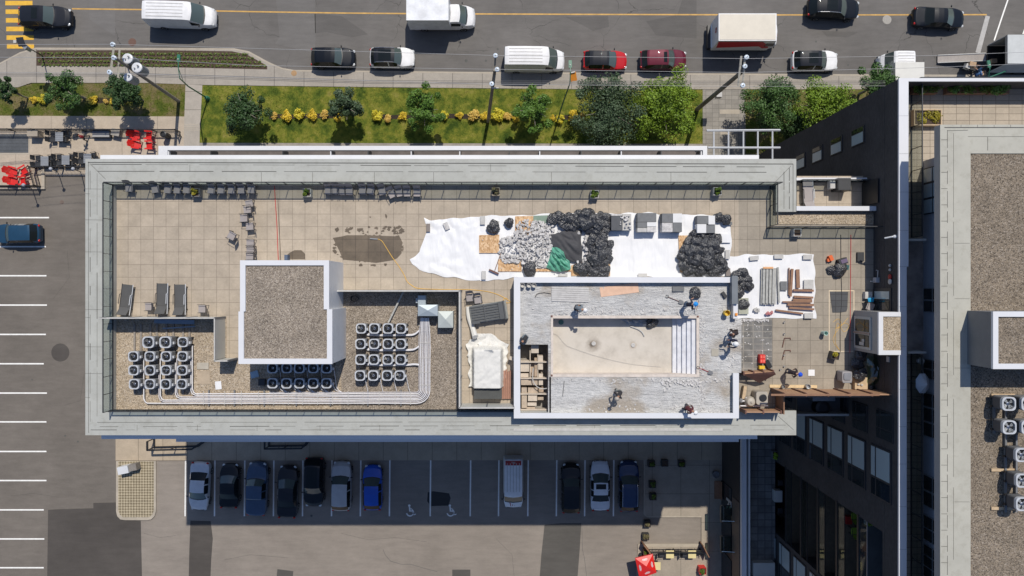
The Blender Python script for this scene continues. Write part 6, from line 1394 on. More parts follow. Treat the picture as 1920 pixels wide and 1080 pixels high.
for x, y, s in ((1036, 411, .36), (1048, 406, .34), (1054, 417, .33), (1066, 410, .4), (1074, 422, .38), (1062, 424, .3), (1086, 406, .4), (1083, 419, .42), (1098, 404, .42), (1106, 400, .36), (1098, 418, .42), (1112, 412, .42), (1124, 407, .38), (1136, 409, .36), (1122, 420, .42), (1137, 421, .38), (1108, 430, .42), (1120, 434, .42), (1132, 433, .36), (1115, 447, .4), (1128, 448, .42), (1140, 459, .34), (1126, 461, .4), (1136, 472, .36), (1114, 470, .38), (1126, 476, .42), (1138, 484, .32), (1118, 487, .42), (1131, 492, .38), (1108, 484, .34), (1122, 502, .42), (1133, 506, .38), (1113, 509, .38), (1102, 500, .34), (1093, 507, .38), (1084, 502, .3), (1118, 513, .32), (1132, 514, .34), (1108, 458, .32)):
    bag(x, y, s, l1, g1, ZD+.12+(.22 if 1095 < x < 1130 and (y < 430 or 450 < y < 495) and s > .39 else 0))
g2 = 'black bin bags of the heap under the tile stacks'; l2_ = 'black bin bag in the round heap below the rightmost tile stack'
for x, y, s in ((1303, 441, .36), (1316, 444, .4), (1331, 446, .42), (1344, 448, .38), (1293, 455, .36), (1307, 456, .42), (1322, 459, .44), (1338, 461, .42), (1286, 468, .36), (1300, 470, .42), (1315, 473, .46), (1330, 475, .44), (1347, 470, .34), (1280, 482, .38), (1294, 485, .44), (1310, 488, .46), (1327, 490, .44), (1344, 486, .42), (1354, 492, .38), (1284, 497, .38), (1298, 501, .42), (1314, 503, .4), (1331, 502, .42), (1346, 504, .4), (1356, 502, .34), (1311, 512, .3), (1337, 511, .34), (1290, 508, .32)):
    bag(x, y, s, l2_, g2, ZD+.12+(.2 if 1298 < x < 1340 and 452 < y < 495 else 0))
g3 = 'black bin bags at the pool wall corner'
for x, y, s in ((1382, 516, .34), (1393, 512, .34), (1388, 526, .36), (1400, 524, .32), (1392, 537, .36), (1404, 536, .34), (1386, 547, .32)): bag(x, y, s, 'black bin bag in the small heap at the pool wall corner by the plank tarp', g3, ZD+.08)
for x, y, s, lab in ((1347, 408, .34, 'black bin bag right of the tile stacks, left of a pair'), (1361, 411, .34, 'black bin bag right of the tile stacks, right of a pair'), (925, 426, .40, 'flat torn black bag on the white tarp beside a grey slab'), (955, 418, .32, 'pointed black bag left of the strand board at the rubble'), (993, 504, .42, 'loose black bag at the lower edge of the rubble'), (1304, 549, .34, 'open black bag standing alone on the pool deck'), (1394, 571, .34, 'black bag beside the white wall end near the planks')):
    bag(x, y, s, lab, None, ZD+.1 if y < 530 else (ZPD if x < 1370 else ZD+.04))
# tile stacks, paving slabs that weigh the tarps down
def stack(label, x0, y0, x1, y1, h, cells):
    r = thing('tile_stack', label, 'tile stack', P((x0+x1)/2, (y0+y1)/2, ZD+.1), 0, 'stacks of old paving tiles on the tarp'); z0 = ZD+.1
    mm = [M_stoneg, M_slab, mat('white_stone', (.70, .70, .70), .7, var=.05), RK.m, mat('dark_stone', (.085, .09, .10), .7)]
    for (u0, v0, u1, v1, hk, mi) in cells: b = MB(); b.rp(x0+(x1-x0)*u0+.3, y0+(y1-y0)*v0+.3, x0+(x1-x0)*u1-.3, y0+(y1-y0)*v1-.3, z0, z0+h+hk); b.build('tile', mm[mi], r)
    if 'broken' in label or 'crowned' in label:
        b = MB()
        for k in range(26): p = P(random.uniform(x0+(x1-x0)*.45, x1-1), random.uniform(y0+1, y1-1), z0+h+.05); rock(b, p, random.uniform(.05, .11))
        b.build('broken_piece', RK.m, r)
stack('stack of dark tiles and broken white pieces, leftmost of the tile stacks', 1146, 401, 1184, 432, .55, ((0, .12, .55, 1, 0, 4), (.55, 0, 1, 1, -.08, 1), (0, 0, .55, .12, -.04, 3)))
stack('tall stack of grey tiles, second of the tile stacks', 1195, 399, 1231, 435, .62, ((0, 0, 1, .48, .02, 0), (0, .48, .5, .78, 0, 0), (.5, .48, 1, .72, 0, 2), (0, .78, .5, 1, -.02, 1), (.5, .72, 1, 1, -.04, 3)))
stack('stack of grey and white tiles in a chequer, third of the tile stacks', 1241, 400, 1279, 435, .6, ((0, 0, .54, .5, .02, 0), (.54, 0, 1, .5, .03, 2), (0, .5, .54, 1, 0, 3), (.54, .5, 1, 1, .0, 0)))
stack('stack of slanting grey and white tiles above the right bag heap', 1307, 404, 1341, 437, .6, ((0, 0, .62, .48, .02, 0), (.62, 0, 1, .52, .04, 2), (0, .48, .52, 1, 0, 2), (.52, .52, 1, 1, -.02, 0)))
gs = 'paving slabs weighing down the tarps'
for x, y, w, h, m, lab in ((905, 413, 9, 16, M_slab, 'pale slab on the tarp seam at the top left'), (930, 421, 9, 15, M_slab, 'grey slab lying over the torn black bag'), (907, 516, 8, 16, M_slab, 'pale slab on the tarp seam at the bottom'), (1056, 516, 16, 5, M_slab, 'thin pale slab under the green tarp'), (1205, 516, 17, 6, M_slab, 'thin pale slab at the pool wall below the tile stacks'), (1364, 477, 8, 17, M_slab, 'pale slab right of the right bag heap'), (1365, 511, 8, 16, mat('brown_slab', (.22, .19, .175), .8), 'brown slab near the pool wall corner'), (1364, 419, 17, 6, M_stoneg, 'grey slab beneath the pair of bags'), (1361, 447, 18, 16, M_tarp, 'white slab right of the bag heap'), (1414, 484, 17, 8, M_slab, 'pale slab on the top edge of the plank tarp, left one'), (1460, 481, 17, 8, M_slab, 'pale slab on the top edge of the plank tarp, middle one'), (1514, 482, 17, 9, M_slab, 'pale slab on the top edge of the plank tarp, right one'), (1469, 536, 12, 17, M_stoneg, 'square grey slab between the grey boards and brown planks'), (1516, 533, 18, 17, M_slab, 'square speckled slab at the right edge of the plank tarp'), (1516, 592, 16, 10, M_slab, 'broken slab at the lower right corner of the plank tarp'), (803, 427, 7, 15, mat('brown_slab', (.22, .19, .175), .8), 'brown slab at the upper left edge of the rumpled tarp'), (837, 424, 9, 14, RK.m, 'speckled slab on the rumpled tarp'), (1394, 574, 18, 30, mat('mossy_slab', (.36, .37, .30), .8, var=.2), 'greenish slab beside the white wall end')):
    p = P(x, y, ZD+.15); b = MB(); b.box((p.x, p.y, ZD+.165), (px(w, ZD), px(h, ZD), .05), {837: .4, 930: -.3, 1414: .1}.get(x, 0)); tag(b.build('paving_slab', m, loc=(p.x, p.y, ZD+.14)), lab, 'slab', gs)
# broom, planks, boards
brm = thing('broom', 'brown push broom lying on the white tarp below the strand board', 'broom', P(928, 505, ZD+.15)); b = MB(); b.tube([P(939, 475, ZD+.2), P(928, 506, ZD+.2)], .022, 6); b.build('handle', M_woodw, brm)
a, c_ = P(917, 505.5, ZD+.2), P(935, 513.5, ZD+.2); d = c_-a; b = MB(); b.box(((a.x+c_.x)/2, (a.y+c_.y)/2, ZD+.18), (d.length, .11, .07), math.atan2(d.y, d.x)); b.build('broom_head', M_woodd, brm)
gpk = 'grey weathered boards on the plank tarp'
for k in range(7): plank('weathered grey board, '+ORD[k]+' from the left in the pile on the plank tarp', 1429.5+4.1*k, 503, 1428+4.1*k, 571, .12, ZD+.12, .10+.02*(k % 3), M_woodg, gpk)
for k in range(4): plank('weathered grey board on top of the pile on the plank tarp, '+ORD[k]+' from the left', 1433+6*k, 505, 1431.5+6*k, 569, .14, ZD+.27, .05, M_woodg, gpk)
plank('loose grey board right of the grey board pile', 1459, 501, 1461, 568, .11, ZD+.12, .1, M_woodg, gpk); plank('short orange offcut at the head of the grey board pile', 1431, 502, 1450, 502, .12, ZD+.3, .05, mat('fresh_cut_wood', (.72, .40, .2), .7), None)
gbw = 'brown boards on the plank tarp'
for x0, y0, x1, y1, w, lab in ((1480, 502, 1479.5, 553, .05, 'thin upright brown board, left of the three'), (1486, 504, 1482.5, 556, .15, 'upright brown board, middle of the three'), (1496, 505, 1497, 540, .22, 'broad upright brown board, right of the three'), (1488, 544, 1526, 545, .14, 'topmost level brown board'), (1489, 556, 1525, 558, .13, 'second level brown board'), (1487, 562, 1523, 563, .13, 'third level brown board'), (1468, 566, 1523, 566, .09, 'long thin level brown board'), (1477, 571, 1526, 572, .16, 'broad level brown board'), (1480, 577, 1527, 580, .13, 'second lowest level brown board'), (1455, 581.5, 1506, 588, .11, 'slanting brown board at the bottom')):
    plank(lab+' on the plank tarp', x0, y0, x1, y1, w, ZD+.12, .10, M_woodw, gbw)
for x, y, lab in ((1418, 582, 'small pile of cut white pieces beside the plank tarp edge'), (1443, 588, 'reddish helmet shaped bundle at the lower edge of the plank tarp')):
    p = P(x, y, ZD+.2); b = MB()
    for k in range(7): rock(b, (p.x+random.uniform(-.18, .18), p.y+random.uniform(-.12, .12), ZD+.14+random.uniform(0, .1)), .11)
    tag(b.build('offcut_pile', M_slab if x < 1430 else mat('pink_plastic', (.5, .2, .2), .5), loc=(p.x, p.y, ZD+.05)), lab, 'offcuts')
plank('long pale timber lying along the brown fence', 1443, 724, 1532, 725, .19, ZD+.012, .06, mat('fresh_pine', (.66, .50, .29), .7, var=.1, scale=5), None)
# inside the pool deck: planks, plywood, formwork pit, rubble
gpd = 'white boards stacked on the pool deck'
for k in range(7): plank('pale board, '+ORD[k]+' from the top in the stack on the pool deck', 1034, 539+4*k, 1104, 541+4*k, .12, ZPD, .06+.015*(k % 2), mat('chalky_board', (.52, .51, .50), .8, var=.12, scale=4), gpd)
board('pink plywood sheet lying skewed near the top pool wall', [(1124, 539), (1196, 530), (1198, 548), (1127, 557)], ZPD+.004, .02, mat('pink_plywood', (.70, .46, .33), .75, var=.1, scale=3), None, 'plywood_sheet')
pit = thing('formwork_pit', 'pit of broken plywood formwork at the left of the pool basin', 'formwork', P(1002, 712, 21.4))
b = MB(); b.rp(975.5, 646, 1028, 774, 20.45, 20.9); b.build('pit_floor', mat('pit_floor', (.28, .26, .235), .9, var=.3, scale=3), pit)
pm_ = [mat('plywood_tan', (.44, .36, .28), .8, var=.15, scale=4), mat('plywood_pale', (.56, .485, .40), .8, var=.12, scale=4), mat('plywood_brown', (.40, .31, .23), .8, var=.2, scale=4)]
for (x0, y0, x1, y1, z, k) in ((996, 647, 1010, 662, 22.1, 1), (976, 676, 992, 697, 21.9, 1), (992, 681, 1003, 705, 21.6, 2), (1009, 667, 1018, 693, 22.0, 1), (1002, 671, 1008, 706, 21.8, 2), (976, 700, 991, 707, 21.8, 1), (977, 708, 991, 722, 22.0, 0), (991, 710, 1008, 722, 21.9, 0), (1010, 701, 1018, 722, 21.9, 1), (978, 727, 988, 765, 22.0, 0), (990, 727, 1008, 738, 21.8, 0), (1010, 727, 1019, 738, 21.7, 2), (990, 741, 1007, 752, 22.0, 1), (1008, 744, 1019, 750, 21.8, 0), (989, 755, 1006, 761, 22.0, 1), (986, 763, 1003, 768, 21.9, 0)):
    b = MB(); b.rp(x0, y0, x1, y1, 20.95, z-.02); b.build('plywood_piece', pm_[k], pit)
for y in (679, 709.5, 739, 768.5): b = MB(); b.rp(976, y-1, 1027.5, y+1, 21.5, 22.1); b.build('joist', pm_[1], pit)
for x in (994, 1008.5): b = MB(); b.rp(x-.8, 652, x+.8, 708, 21.4, 21.9); b.build('joist', pm_[1], pit)
b = MB(); b.tube(smooth_path([P(1000, 690, 22.2), P(999, 712, 22.2), P(1006, 724, 22.2), P(1016, 729, 22.2), P(1026, 728, 22.2)]), .03, 6); b.build('bent_pipe', M_slab, pit)
b = MB()
for k in range(900):
    s_ = random.random()
    if s_ < .34: x, y = random.uniform(1036, 1310), 593-abs(random.gauss(0, 8))
    elif s_ < .62: x, y = random.uniform(1036, 1370), random.choice((774-abs(random.gauss(0, 9)), 708+abs(random.gauss(0, 5))))
    elif s_ < .8: x, y = 1311+abs(random.gauss(0, 6)), random.uniform(594, 770)
    elif s_ < .9: x, y = 1374+random.gauss(0, 6), random.uniform(600, 690)
    else: x, y = random.uniform(980, 1370), random.uniform(533, 770)
    if 1030 < x < 1312 and 590 < y < 709 or (x < 1030 and y > 640) or not (977 < x < 1372 or 598 < y < 698) or not 532 < y < 773: continue
    p = P(x, y, ZPD); rock(b, (p.x, p.y, ZPD+.02), random.choice((.03, .03, .045, .06, .09)))
for k in range(70):
    x, y = random.uniform(1240, 1312), 712+abs(random.gauss(0, 7)); p = P(x, y, ZPD); rock(b, (p.x, p.y, ZPD+.04), random.uniform(.06, .13))
tag(b.build('debris', RK.m), kind='stuff')
b = MB()
for k in range(60): x, y = random.uniform(1380, 1446), random.uniform(598, 690); p = P(x, y, ZD); rock(b, (p.x, p.y, ZD+.03), random.choice((.03, .05, .07)))
for k in range(50): x, y = random.uniform(1384, 1440), 599+abs(random.gauss(0, 2)); p = P(x, y, ZD); rock(b, (p.x, p.y, ZD+.04), random.uniform(.05, .12))
tag(b.build('debris', RK.m), kind='stuff')
# bucket, drums, crates and tools
def cyl(name, label, x, y, z, r, h, m, cat, hollow=True):
    p = P(x, y, z+h); b = MB(); b.lathe([(r*.85, 0), (r, h*.9), (r*1.05, h), (r*.9, h), (r*.85, h*.5)] if hollow else [(r*.95, 0), (r, h*.1), (r, h*.9), (r*.8, h)], (p.x, p.y, z), 16); tag(b.build(name, m, smooth=True, loc=(p.x, p.y, z)), label, cat)
cyl('bucket', 'teal round lid lying in the shade in the basin corner', 1052, 604, ZBF, .17, .05, mat('teal_plastic', (.08, .19, .18), .6), 'bucket', False)
for k, x in enumerate((980, 992, 1001.5)): cyl('bucket', 'white bucket, '+('left', 'middle', 'right')[k]+' of three in the upper left pool deck corner', x, 535, ZPD, .14, .35, M_slab, 'bucket')
tarp('crumpled_sheet', 'crumpled silvery sheet in the shaded edge of the basin', [[(1164, 598), (1190, 598), (1215, 599)], [(1176, 608), (1195, 612), (1218, 608)]], ZBF, mat('silver_foil', (.30, .33, .36), .35), .3, 20, 12, seed=5, fold=6)
bag(1222, 606, .36, 'black bag at the shaded edge of the basin', None, ZBF)
cable('white hose curving over the basin floor', [(1182, 612), (1196, 617), (1204, 623), (1208, 630)], ZBF, .05, M_slab, 'hose', 'hose')
def shovel(label, x0, y0, x1, y1, z, hc=M_woodd):
    a, c_ = P(x0, y0, z+.05), P(x1, y1, z+.05); r = thing('shovel', label, 'shovel', a); d = (c_-a).normalized(); n_ = Vector((-d.y, d.x, 0))
    b = MB(); b.tube([a, c_], .02, 6); b.build('handle', hc, r); b = MB(); b.tube([a-n_*.09-d*.02, a-n_*.06-d*.15, a+n_*.06-d*.15, a+n_*.09-d*.02, a-n_*.09-d*.02], .018, 5); b.build('grip', M_dark, r)
    b = MB(); b.add([c_-n_*.13, c_+n_*.13, c_+n_*.12+d*.24, c_+d*.33, c_-n_*.12+d*.24], [(0, 4, 3, 2, 1)]); b.v += [(v[0], v[1], v[2]+.03) for v in b.v]; b.f += [(5, 6, 7, 8, 9)]; b.build('blade', M_greyd, r)
shovel('shovel lying on the pool deck left of the worker in the blue helmet', 1253, 557, 1273, 565, ZPD)
shovel('red handled shovel at the lower right corner of the basin', 1311, 690, 1328, 697, ZPD, M_redd)
cable('black hose looping from the stack of pale boards', [(1033, 551), (1020, 549), (1008, 551), (1003, 558)], ZPD, .022, M_black, 'hose', 'hose'); cable('thin bar lying left of the worker with the drill', [(1058, 714), (1055, 743)], ZPD, .022, M_greyd, 'bar', 'bar')
cable('long thin cable across the basin to the left pool wall', [(998, 636), (1015, 630), (1030, 626), (1044, 628), (1060, 646), (1072, 652), (1120, 668), (1180, 682), (1240, 688)], ZPD-.9, .007, M_greyp)
plank('grey flat block near the top pool wall', 1261, 542, 1283, 542, .3, ZPD, .12, M_stoneg, None, 'block', 'block'); plank('dark tool case lying on the pool deck corner', 1355, 548, 1362, 558, .2, ZPD, .18, M_dark, None, 'tool_case', 'tool case')
plank('square access cover on the right of the pool deck', 1334, 661, 1347, 661, .45, ZPD+.002, .03, mat('tan_cover', (.40, .37, .31), .8), None, 'access_cover', 'cover')
cyl('drum', 'yellow bodied machine drum on the pool deck beside the white wall end', 1364, 587, ZPD, .18, .5, mat('yellow_machine', (.62, .42, .04), .5), 'machine'); plank('orange tool on top of the white wall end', 1381, 587, 1381, 592, .14, ZW+.06, .1, M_orange, None, 'hand_tool', 'tool')
rcx = thing('tool_crate', 'red crates with a yellow tool at the top of the wooden pump enclosure', 'crate', P(1430, 678, ZD))
for k in range(2): b = MB(); p = P(1430, 669+8*k, ZD+.4); b.box((p.x, p.y, ZD+.2), (.34, .26, .4)); o = b.build('crate', M_red, rcx); b = MB(); [b.box((p.x+sx*.08, p.y, ZD+.41), (.11, .18, .02)) for sx in (-1, 1)]; b.build('crate_lid', mat('light_red', (.8, .16, .12), .4), o)
b = MB(); p = P(1429, 689, ZD+.3); b.box((p.x, p.y, ZD+.15), (.34, .2, .3)); b.build('yellow_tool', mat('yellow_tool', (.72, .48, .03), .5), rcx); b = MB(); p = P(1440, 683, ZD+.1); b.box((p.x, p.y, ZD+.1), (.3, .5, .2), .5); b.build('dark_case', M_black, rcx)
for (x, y, lab) in ((1470, 634, 'upper one of two bent iron brackets on the tiles'), (1470, 657, 'lower one of two bent iron brackets on the tiles')):
    a = [P(x-3, y+17, ZD+.03), P(x+1, y, ZD+.03), P(x+12, y, ZD+.03), P(x+12, y+3, ZD+.03)]; b = MB(); b.tube(a, .035, 6); tag(b.build('iron_bracket', M_woodd, loc=a[0]), lab, 'bracket')
for k, (x, y) in enumerate(((1471, 604), (1471, 626), (1471, 666), (1471, 687), (1464, 693))): cyl('paper_cup', 'white cup on the tiles, '+ORD[k]+' from the plank tarp', x, y, ZD, .05, .14, M_slab, 'cup')
plank('square white tile lying near the worker in the blue helmet by the fence', 1515.5, 699, 1527.5, 699, .4, ZD+.012, .03, M_tarp, None, 'white_tile', 'tile')
cyl('bucket', 'metal bucket on the pale timber along the fence', 1516, 725, ZD+.08, .15, .3, M_steel, 'bucket'); cyl('bucket', 'small dark bucket on the left of the pale timber', 1469, 725, ZD+.08, .11, .2, M_greyd, 'bucket')
cyl('water_bottle', 'pale green bottle standing at the left chalk line', 1549, 625, ZD, .14, .5, mat('pale_green_plastic', (.45, .62, .56), .3), 'bottle')
plank('black cushion or case on the tiles under the tower wall', 1614, 473, 1614, 490, .42, ZD, .16, M_dark, None, 'black_case', 'case')
bag(1559, 506, .28, 'black bag beside the orange tool near the tower', None, ZD); bag(1575, 505, .40, 'large black bag next to the tool boxes near the tower', None, ZD)
b = MB(); p = P(1558, 484, ZD+.2)
b.box((p.x, p.y, ZD+.14), (.22, .34, .28), .4); b.box((p.x-.12, p.y-.12, ZD+.1), (.2, .2, .2), .2); tag(b.build('orange_saw', mat('orange_red_plastic', (.75, .14, .03), .5), loc=(p.x, p.y, ZD)), 'orange power tool on the tiles near the tower', 'tool')
tbx = thing('tool_box', 'dark tool box and boxes in a heap near the tower wall', 'tool box', P(1582, 492, ZD)); p = P(1582, 490, ZD+.4)
b = MB(); b.box((p.x, p.y, ZD+.18), (.55, .4, .36), .3); b.build('box', M_dark, tbx); b = MB(); b.box((p.x+.05, p.y+.02, ZD+.375), (.4, .24, .03), .3); b.build('lid', mat('purple_grey_plastic', (.16, .12, .2), .4), tbx); b = MB(); b.box((p.x+.15, p.y-.35, ZD+.14), (.5, .3, .28), -.2); b.build('lower_box', mat('teal_dark_plastic', (.02, .10, .11), .5), tbx)
wb = thing('wall_box', 'pale grey electrical box with conduit near the tower wall', 'electrical box', P(1645, 525, 22.5)); p = P(1647, 525, 22.4)
b = MB(); b.box((p.x, p.y, 22.2), (.28, .32, .4)); b.build('box', mat('pale_box', (.42, .44, .48), .5), wb); b = MB(); b.tube([(p.x, p.y+.15, 22.3), (p.x, p.y+.6, 22.35), (p.x-.1, p.y+.62, 22.3)], .035, 6); b.tube([(p.x-.15, p.y-.08, 22.2), (p.x-.4, p.y-.08, 22.2)], .03, 6); b.build('conduit', M_slab, wb)
plank('white board leaning in the tower shade near the bulkhead', 1629, 547, 1629, 560, .45, ZD, .3, M_slab, None, 'white_board', 'board')
tarp('blue_sheet', 'bright blue sheet on the chair in the tower shade', [[(1626, 560), (1640, 556)], [(1628, 567), (1640, 565)]], ZD+.5, mat('bright_blue_cloth', (.01, .27, .50), .6), .1, 8, 8, cat='sheet', seed=8, fold=4)
place(rc, (*P2(1632, 575, ZD+.45), ZD), 1.2, 'mesh chair in the tower shade above the bulkhead', gch)
# corner by the bulkhead: grey cart, timber base with bin bags, green film
gc_ = thing('grey_cart', 'grey plastic service cart beside the brown fence', 'cart', P(1590, 712, ZD)); p = P(1590, 707, ZD+.9)
b = MB(); b.prism([(p.x+x_, p.y+y_) for x_, y_ in rrect(.62, .68, .1)], ZD+.1, ZD+.8); b.build('body', mat('warm_grey_plastic', (.30, .29, .30), .5), gc_); b = MB(); b.prism([(p.x+x_, p.y+y_+.03) for x_, y_ in rrect(.46, .44, .08)], ZD+.801, ZD+.86); b.build('tray', mat('cool_grey_plastic', (.22, .23, .26), .5), gc_); b = MB(); b.tube([(p.x-.28, p.y-.36, ZD+.8), (p.x+.28, p.y-.36, ZD+.8)], .025, 6); b.build('handle', M_steel, gc_)
for k, (dx, dy) in enumerate(((-.25, .28), (.25, .28), (-.25, -.28), (.25, -.28))): b = MB(); b.ell((p.x+dx, p.y+dy, ZD+.07), (.07, .04, .07), 8, 5); b.build('wheel', M_black, gc_)
bx = thing('timber_box', 'raw timber box with rags at the end of the brown fence', 'box', P(1616, 716, ZD)); b = MB(); b.rp(1603, 708, 1627, 730, ZD+.012, ZD+.35); b.build('box', M_wood, bx)
for x, y in ((1610, 721), (1616, 722)): b = MB(); p = P(x, y, ZD+.4); b.ell((p.x, p.y, ZD+.4), (.09, .07, .06), 8, 5); b.build('rag', M_slab, bx)
for x, y, s, lab in ((1614, 668, .38, 'dark bag under the bulkhead side, upper one'), (1607, 681, .36, 'dark bag under the bulkhead side, lower left one'), (1613, 703, .40, 'dark bag on the timber box by the fence end'), (1633, 727, .25, 'small dark bag at the fence end')): bag(x, y, s, lab, None, ZD+.05 if y != 703 else ZD+.36)
tarp('plastic_film', 'translucent green film sheet draped against the dark tower wall', [[(1625, 668), (1636, 667), (1648, 670)], [(1627, 690), (1638, 692), (1650, 690)], [(1627, 718), (1638, 721), (1648, 719)]], ZD+.3, M_cover, .3, 16, 20, seed=12, dome=.3, cat='film', fold=3)
plank('white notice board at the tower wall right of the bulkhead', 1667, 674, 1676, 674, .34, 23.3, .3, M_slab, None, 'wall_unit', 'box')
# loose bench, covered heap, brown boards left of the pool
bn = thing('slatted_bench', 'dark grey slatted bench base lying skewed left of the pool wall', 'bench', P(917, 585, ZD), R(9)); br = mat('bench_grey', (.085, .09, .095), .55, var=.1); bl = mat('bench_light', (.24, .25, .24), .6)
b = MB(); b.box((0, 0, .25), (2.35, 1.15, .5)); b.build('base', bl, bn, loc=(0, 0, 0)); b = MB()
for k in range(7): b.box((-.2, -.48+k*.16, .54), (1.85, .10, .08))
b.build('slat', br, bn, loc=(0, 0, 0))
for c_, d in (((-.25, 0, .60), (.07, 1.1, .05)), ((.80, 0, .58), (.30, 1.1, .1)), ((1.02, 0, .60), (.09, 1.2, .12)), ((-.9, -.5, .58), (.5, .2, .12))): b = MB(); b.box(c_, d); b.build('cross_rail', br, bn, loc=(0, 0, 0))
cv = thing('covered_unit', 'boxy unit under a creased white cover left of the pool', 'covered unit', P(913, 690, ZD)); b = MB(); b.rp(889, 727, 941, 748, ZD+.02, ZD+.7); b.build('base_box', mat('dark_grey_box', (.075, .078, .075), .7), cv); b = MB(); b.rp(892, 660, 938, 726, ZD+.02, ZD+.95); b.build('core', M_slab, cv)
rows = []
for i in range(46):
    y = 627+i*101/45; r_ = []
    lo = 878+6*math.sin(i*.5)*.4+(8 if i < 5 else 0)-(4 if 8 < i < 20 else 0); hi = (920+i*3.2 if i < 9 else 953-(i-9)*.22)+1.5*math.sin(i*.9)
    for k in range(40):
        x = lo+(hi-lo)*k/39; dx = max(889-x, x-938, 0)/6; dy = max(657-y, 0)/7; d = math.hypot(dx, dy); f = 1-min(1, d); f = f*f*(3-2*f)
        w_ = abs(noise.noise(Vector((x*.06+y*.02, y*.05, 3))))*.16+abs(noise.noise(Vector((x*.16, y*.14, 9))))*.07
        p = P(x, y, ZD+1.0); r_.append((p.x, p.y, ZD+.10+.90*f+w_*(.5+.8*(1-f))+(.22*max(0, 1-abs((y-652)-(x-905)*.25)/4) if 895 < x < 925 else 0)))
    rows.append(r_)
b = MB(); b.grid(rows); b.build('cover', mat('cream_cover', (.68, .67, .635), .7, var=.05), cv, smooth=True, ang=60)
b = MB(); b.tube(smooth_path([P(877, 575, ZD+.2), P(879, 595, ZD+.2), P(886, 615, ZD+.2), P(891, 632, ZD+.6)]), .12, 8, .2); b.build('cover_tail', mat('cream_cover', (.68, .67, .635), .7, var=.05), cv, smooth=True)
for k in range(5): plank('brown board, '+ORD[k]+' from the left in the pile against the left pool wall', 942+3.8*k, 697-2*(k % 3), 941.5+3.8*k, 748, .115, ZD+.02, .16+.04*(k % 2), mat('reddish_board', (.36, .19, .135), .7, var=.12, scale=5), 'brown boards against the pool wall')
plank('short tan board leaning on the pool wall by the covered unit', 955, 671, 966, 674, .22, ZD+.3, .3, pm_[1], None)
b = MB(); b.rp(869, 544, 963, 756.5, ZD+.003, ZD+.014)
# ------------------------------------------------------------------ brown fence and pump enclosure
fn = thing('wooden_fence', 'brown wooden privacy fence at the lower right edge of the terrace', 'fence', P(1555, 730, ZD)); hf = 2.1
def fwall(par, x0, y0, x1, y1, z0, h, t, m, nm='panel', bars=0):
    a, c_ = P(x0, y0, z0), P(x1, y1, z0); d = c_-a; an = math.atan2(d.y, d.x); mid = (a+c_)/2; b = MB(); b.box((mid.x, mid.y, z0+h/2), (d.length, t, h), an); o = b.build(nm, m, par)
    if bars:
        for k in range(bars+1): q = a+d*k/bars; b = MB(); b.box((q.x, q.y, z0+h/2+.02), (.09, t+.16, h+.03), an); b.build('fence_post', M_woodd, par)
    return o
WF = mat('pale_brown_fence', (.42, .25, .15), .7, var=.12, scale=4)  # paler brown of the fence and enclosure panels
fwall(fn, 1446, 730.5, 1642, 730.5, ZD+.01, hf, .06, WF, bars=5)
b = MB(); a, c_ = P(1445, 741, ZD+hf), P(1648, 741, ZD+hf); b.box(((a.x+c_.x)/2, P(0, 730.5, ZD).y, ZD+hf+.05), (c_.x-a.x, .12, .05)); b.build('top_rail', M_woodw, fn)
pe = thing('pump_enclosure', 'brown wooden enclosure round the pool pump with its roof panel lifted', 'enclosure', P(1420, 735, ZD))
fwall(pe, 1386, 697, 1440, 694, ZD+.02, .9, .07, WF, bars=3); fwall(pe, 1455, 736, 1455, 770, ZD+.02, 1.3, .07, M_woodw); fwall(pe, 1388, 767.5, 1453, 767.5, ZC+.01, 1.0, .07, WF, bars=2)
b = MB(); q = [P(1392, 702, ZD+.95), P(1452, 697, ZD+1.4), P(1455, 702, ZD+1.3), P(1424, 718, ZD+.5)]; b.add(q+[v-Vector((0, 0, .05)) for v in q], [(0, 3, 2, 1), (4, 5, 6, 7), (0, 1, 5, 4), (1, 2, 6, 5), (2, 3, 7, 6), (3, 0, 4, 7)]); b.build('lifted_panel', M_woodd, pe)
pf = thing('pump_set', 'pool filter tank and tan heater box with white pipes inside the wooden enclosure', 'pump', P(1420, 752, ZD)); tn = mat('tan_plastic', (.42, .38, .32), .55, var=.06)
p = P(1430, 747, ZD+1.0); b = MB(); b.prism([(p.x+x_, p.y+y_) for x_, y_ in rrect(.72, .82, .14)], ZD+.02, ZD+.9); o = b.build('heater', tn, pf); b = MB(); b.lathe([(.22, 0), (.24, .04), (.20, .05)], (p.x+.05, p.y+.02, ZD+.9), 16); b.build('fan_guard', M_black, o)
p = P(1409, 754, ZD+.8); b = MB(); b.lathe([(.3, 0), (.33, .2), (.33, .6), (.24, .75), (.06, .8), (.05, .86)], (p.x, p.y, ZD+.02), 18); b.build('filter_tank', tn, pf, smooth=True)
b = MB(); b.tube([P(1388, 761, ZD+.5), P(1440, 761, ZD+.5)], .04, 8); b.tube([P(1399, 745, ZD+.5), P(1399, 761, ZD+.5)], .05, 8); b.tube([P(1390, 752, ZD+.4), P(1399, 752, ZD+.5)], .05, 8); b.build('pipe', M_pipe, pf)
b = MB(); p = P(1391, 752, ZD+.5); b.lathe([(.15, 0), (.15, .3), (.08, .36)], (p.x, p.y, ZD+.1), 12); b.build('pump_motor', M_greyd, pf); plank('pale plank leaning in the pump enclosure', 1394, 748, 1398, 724, .2, ZD+.1, .3, M_wood, None)
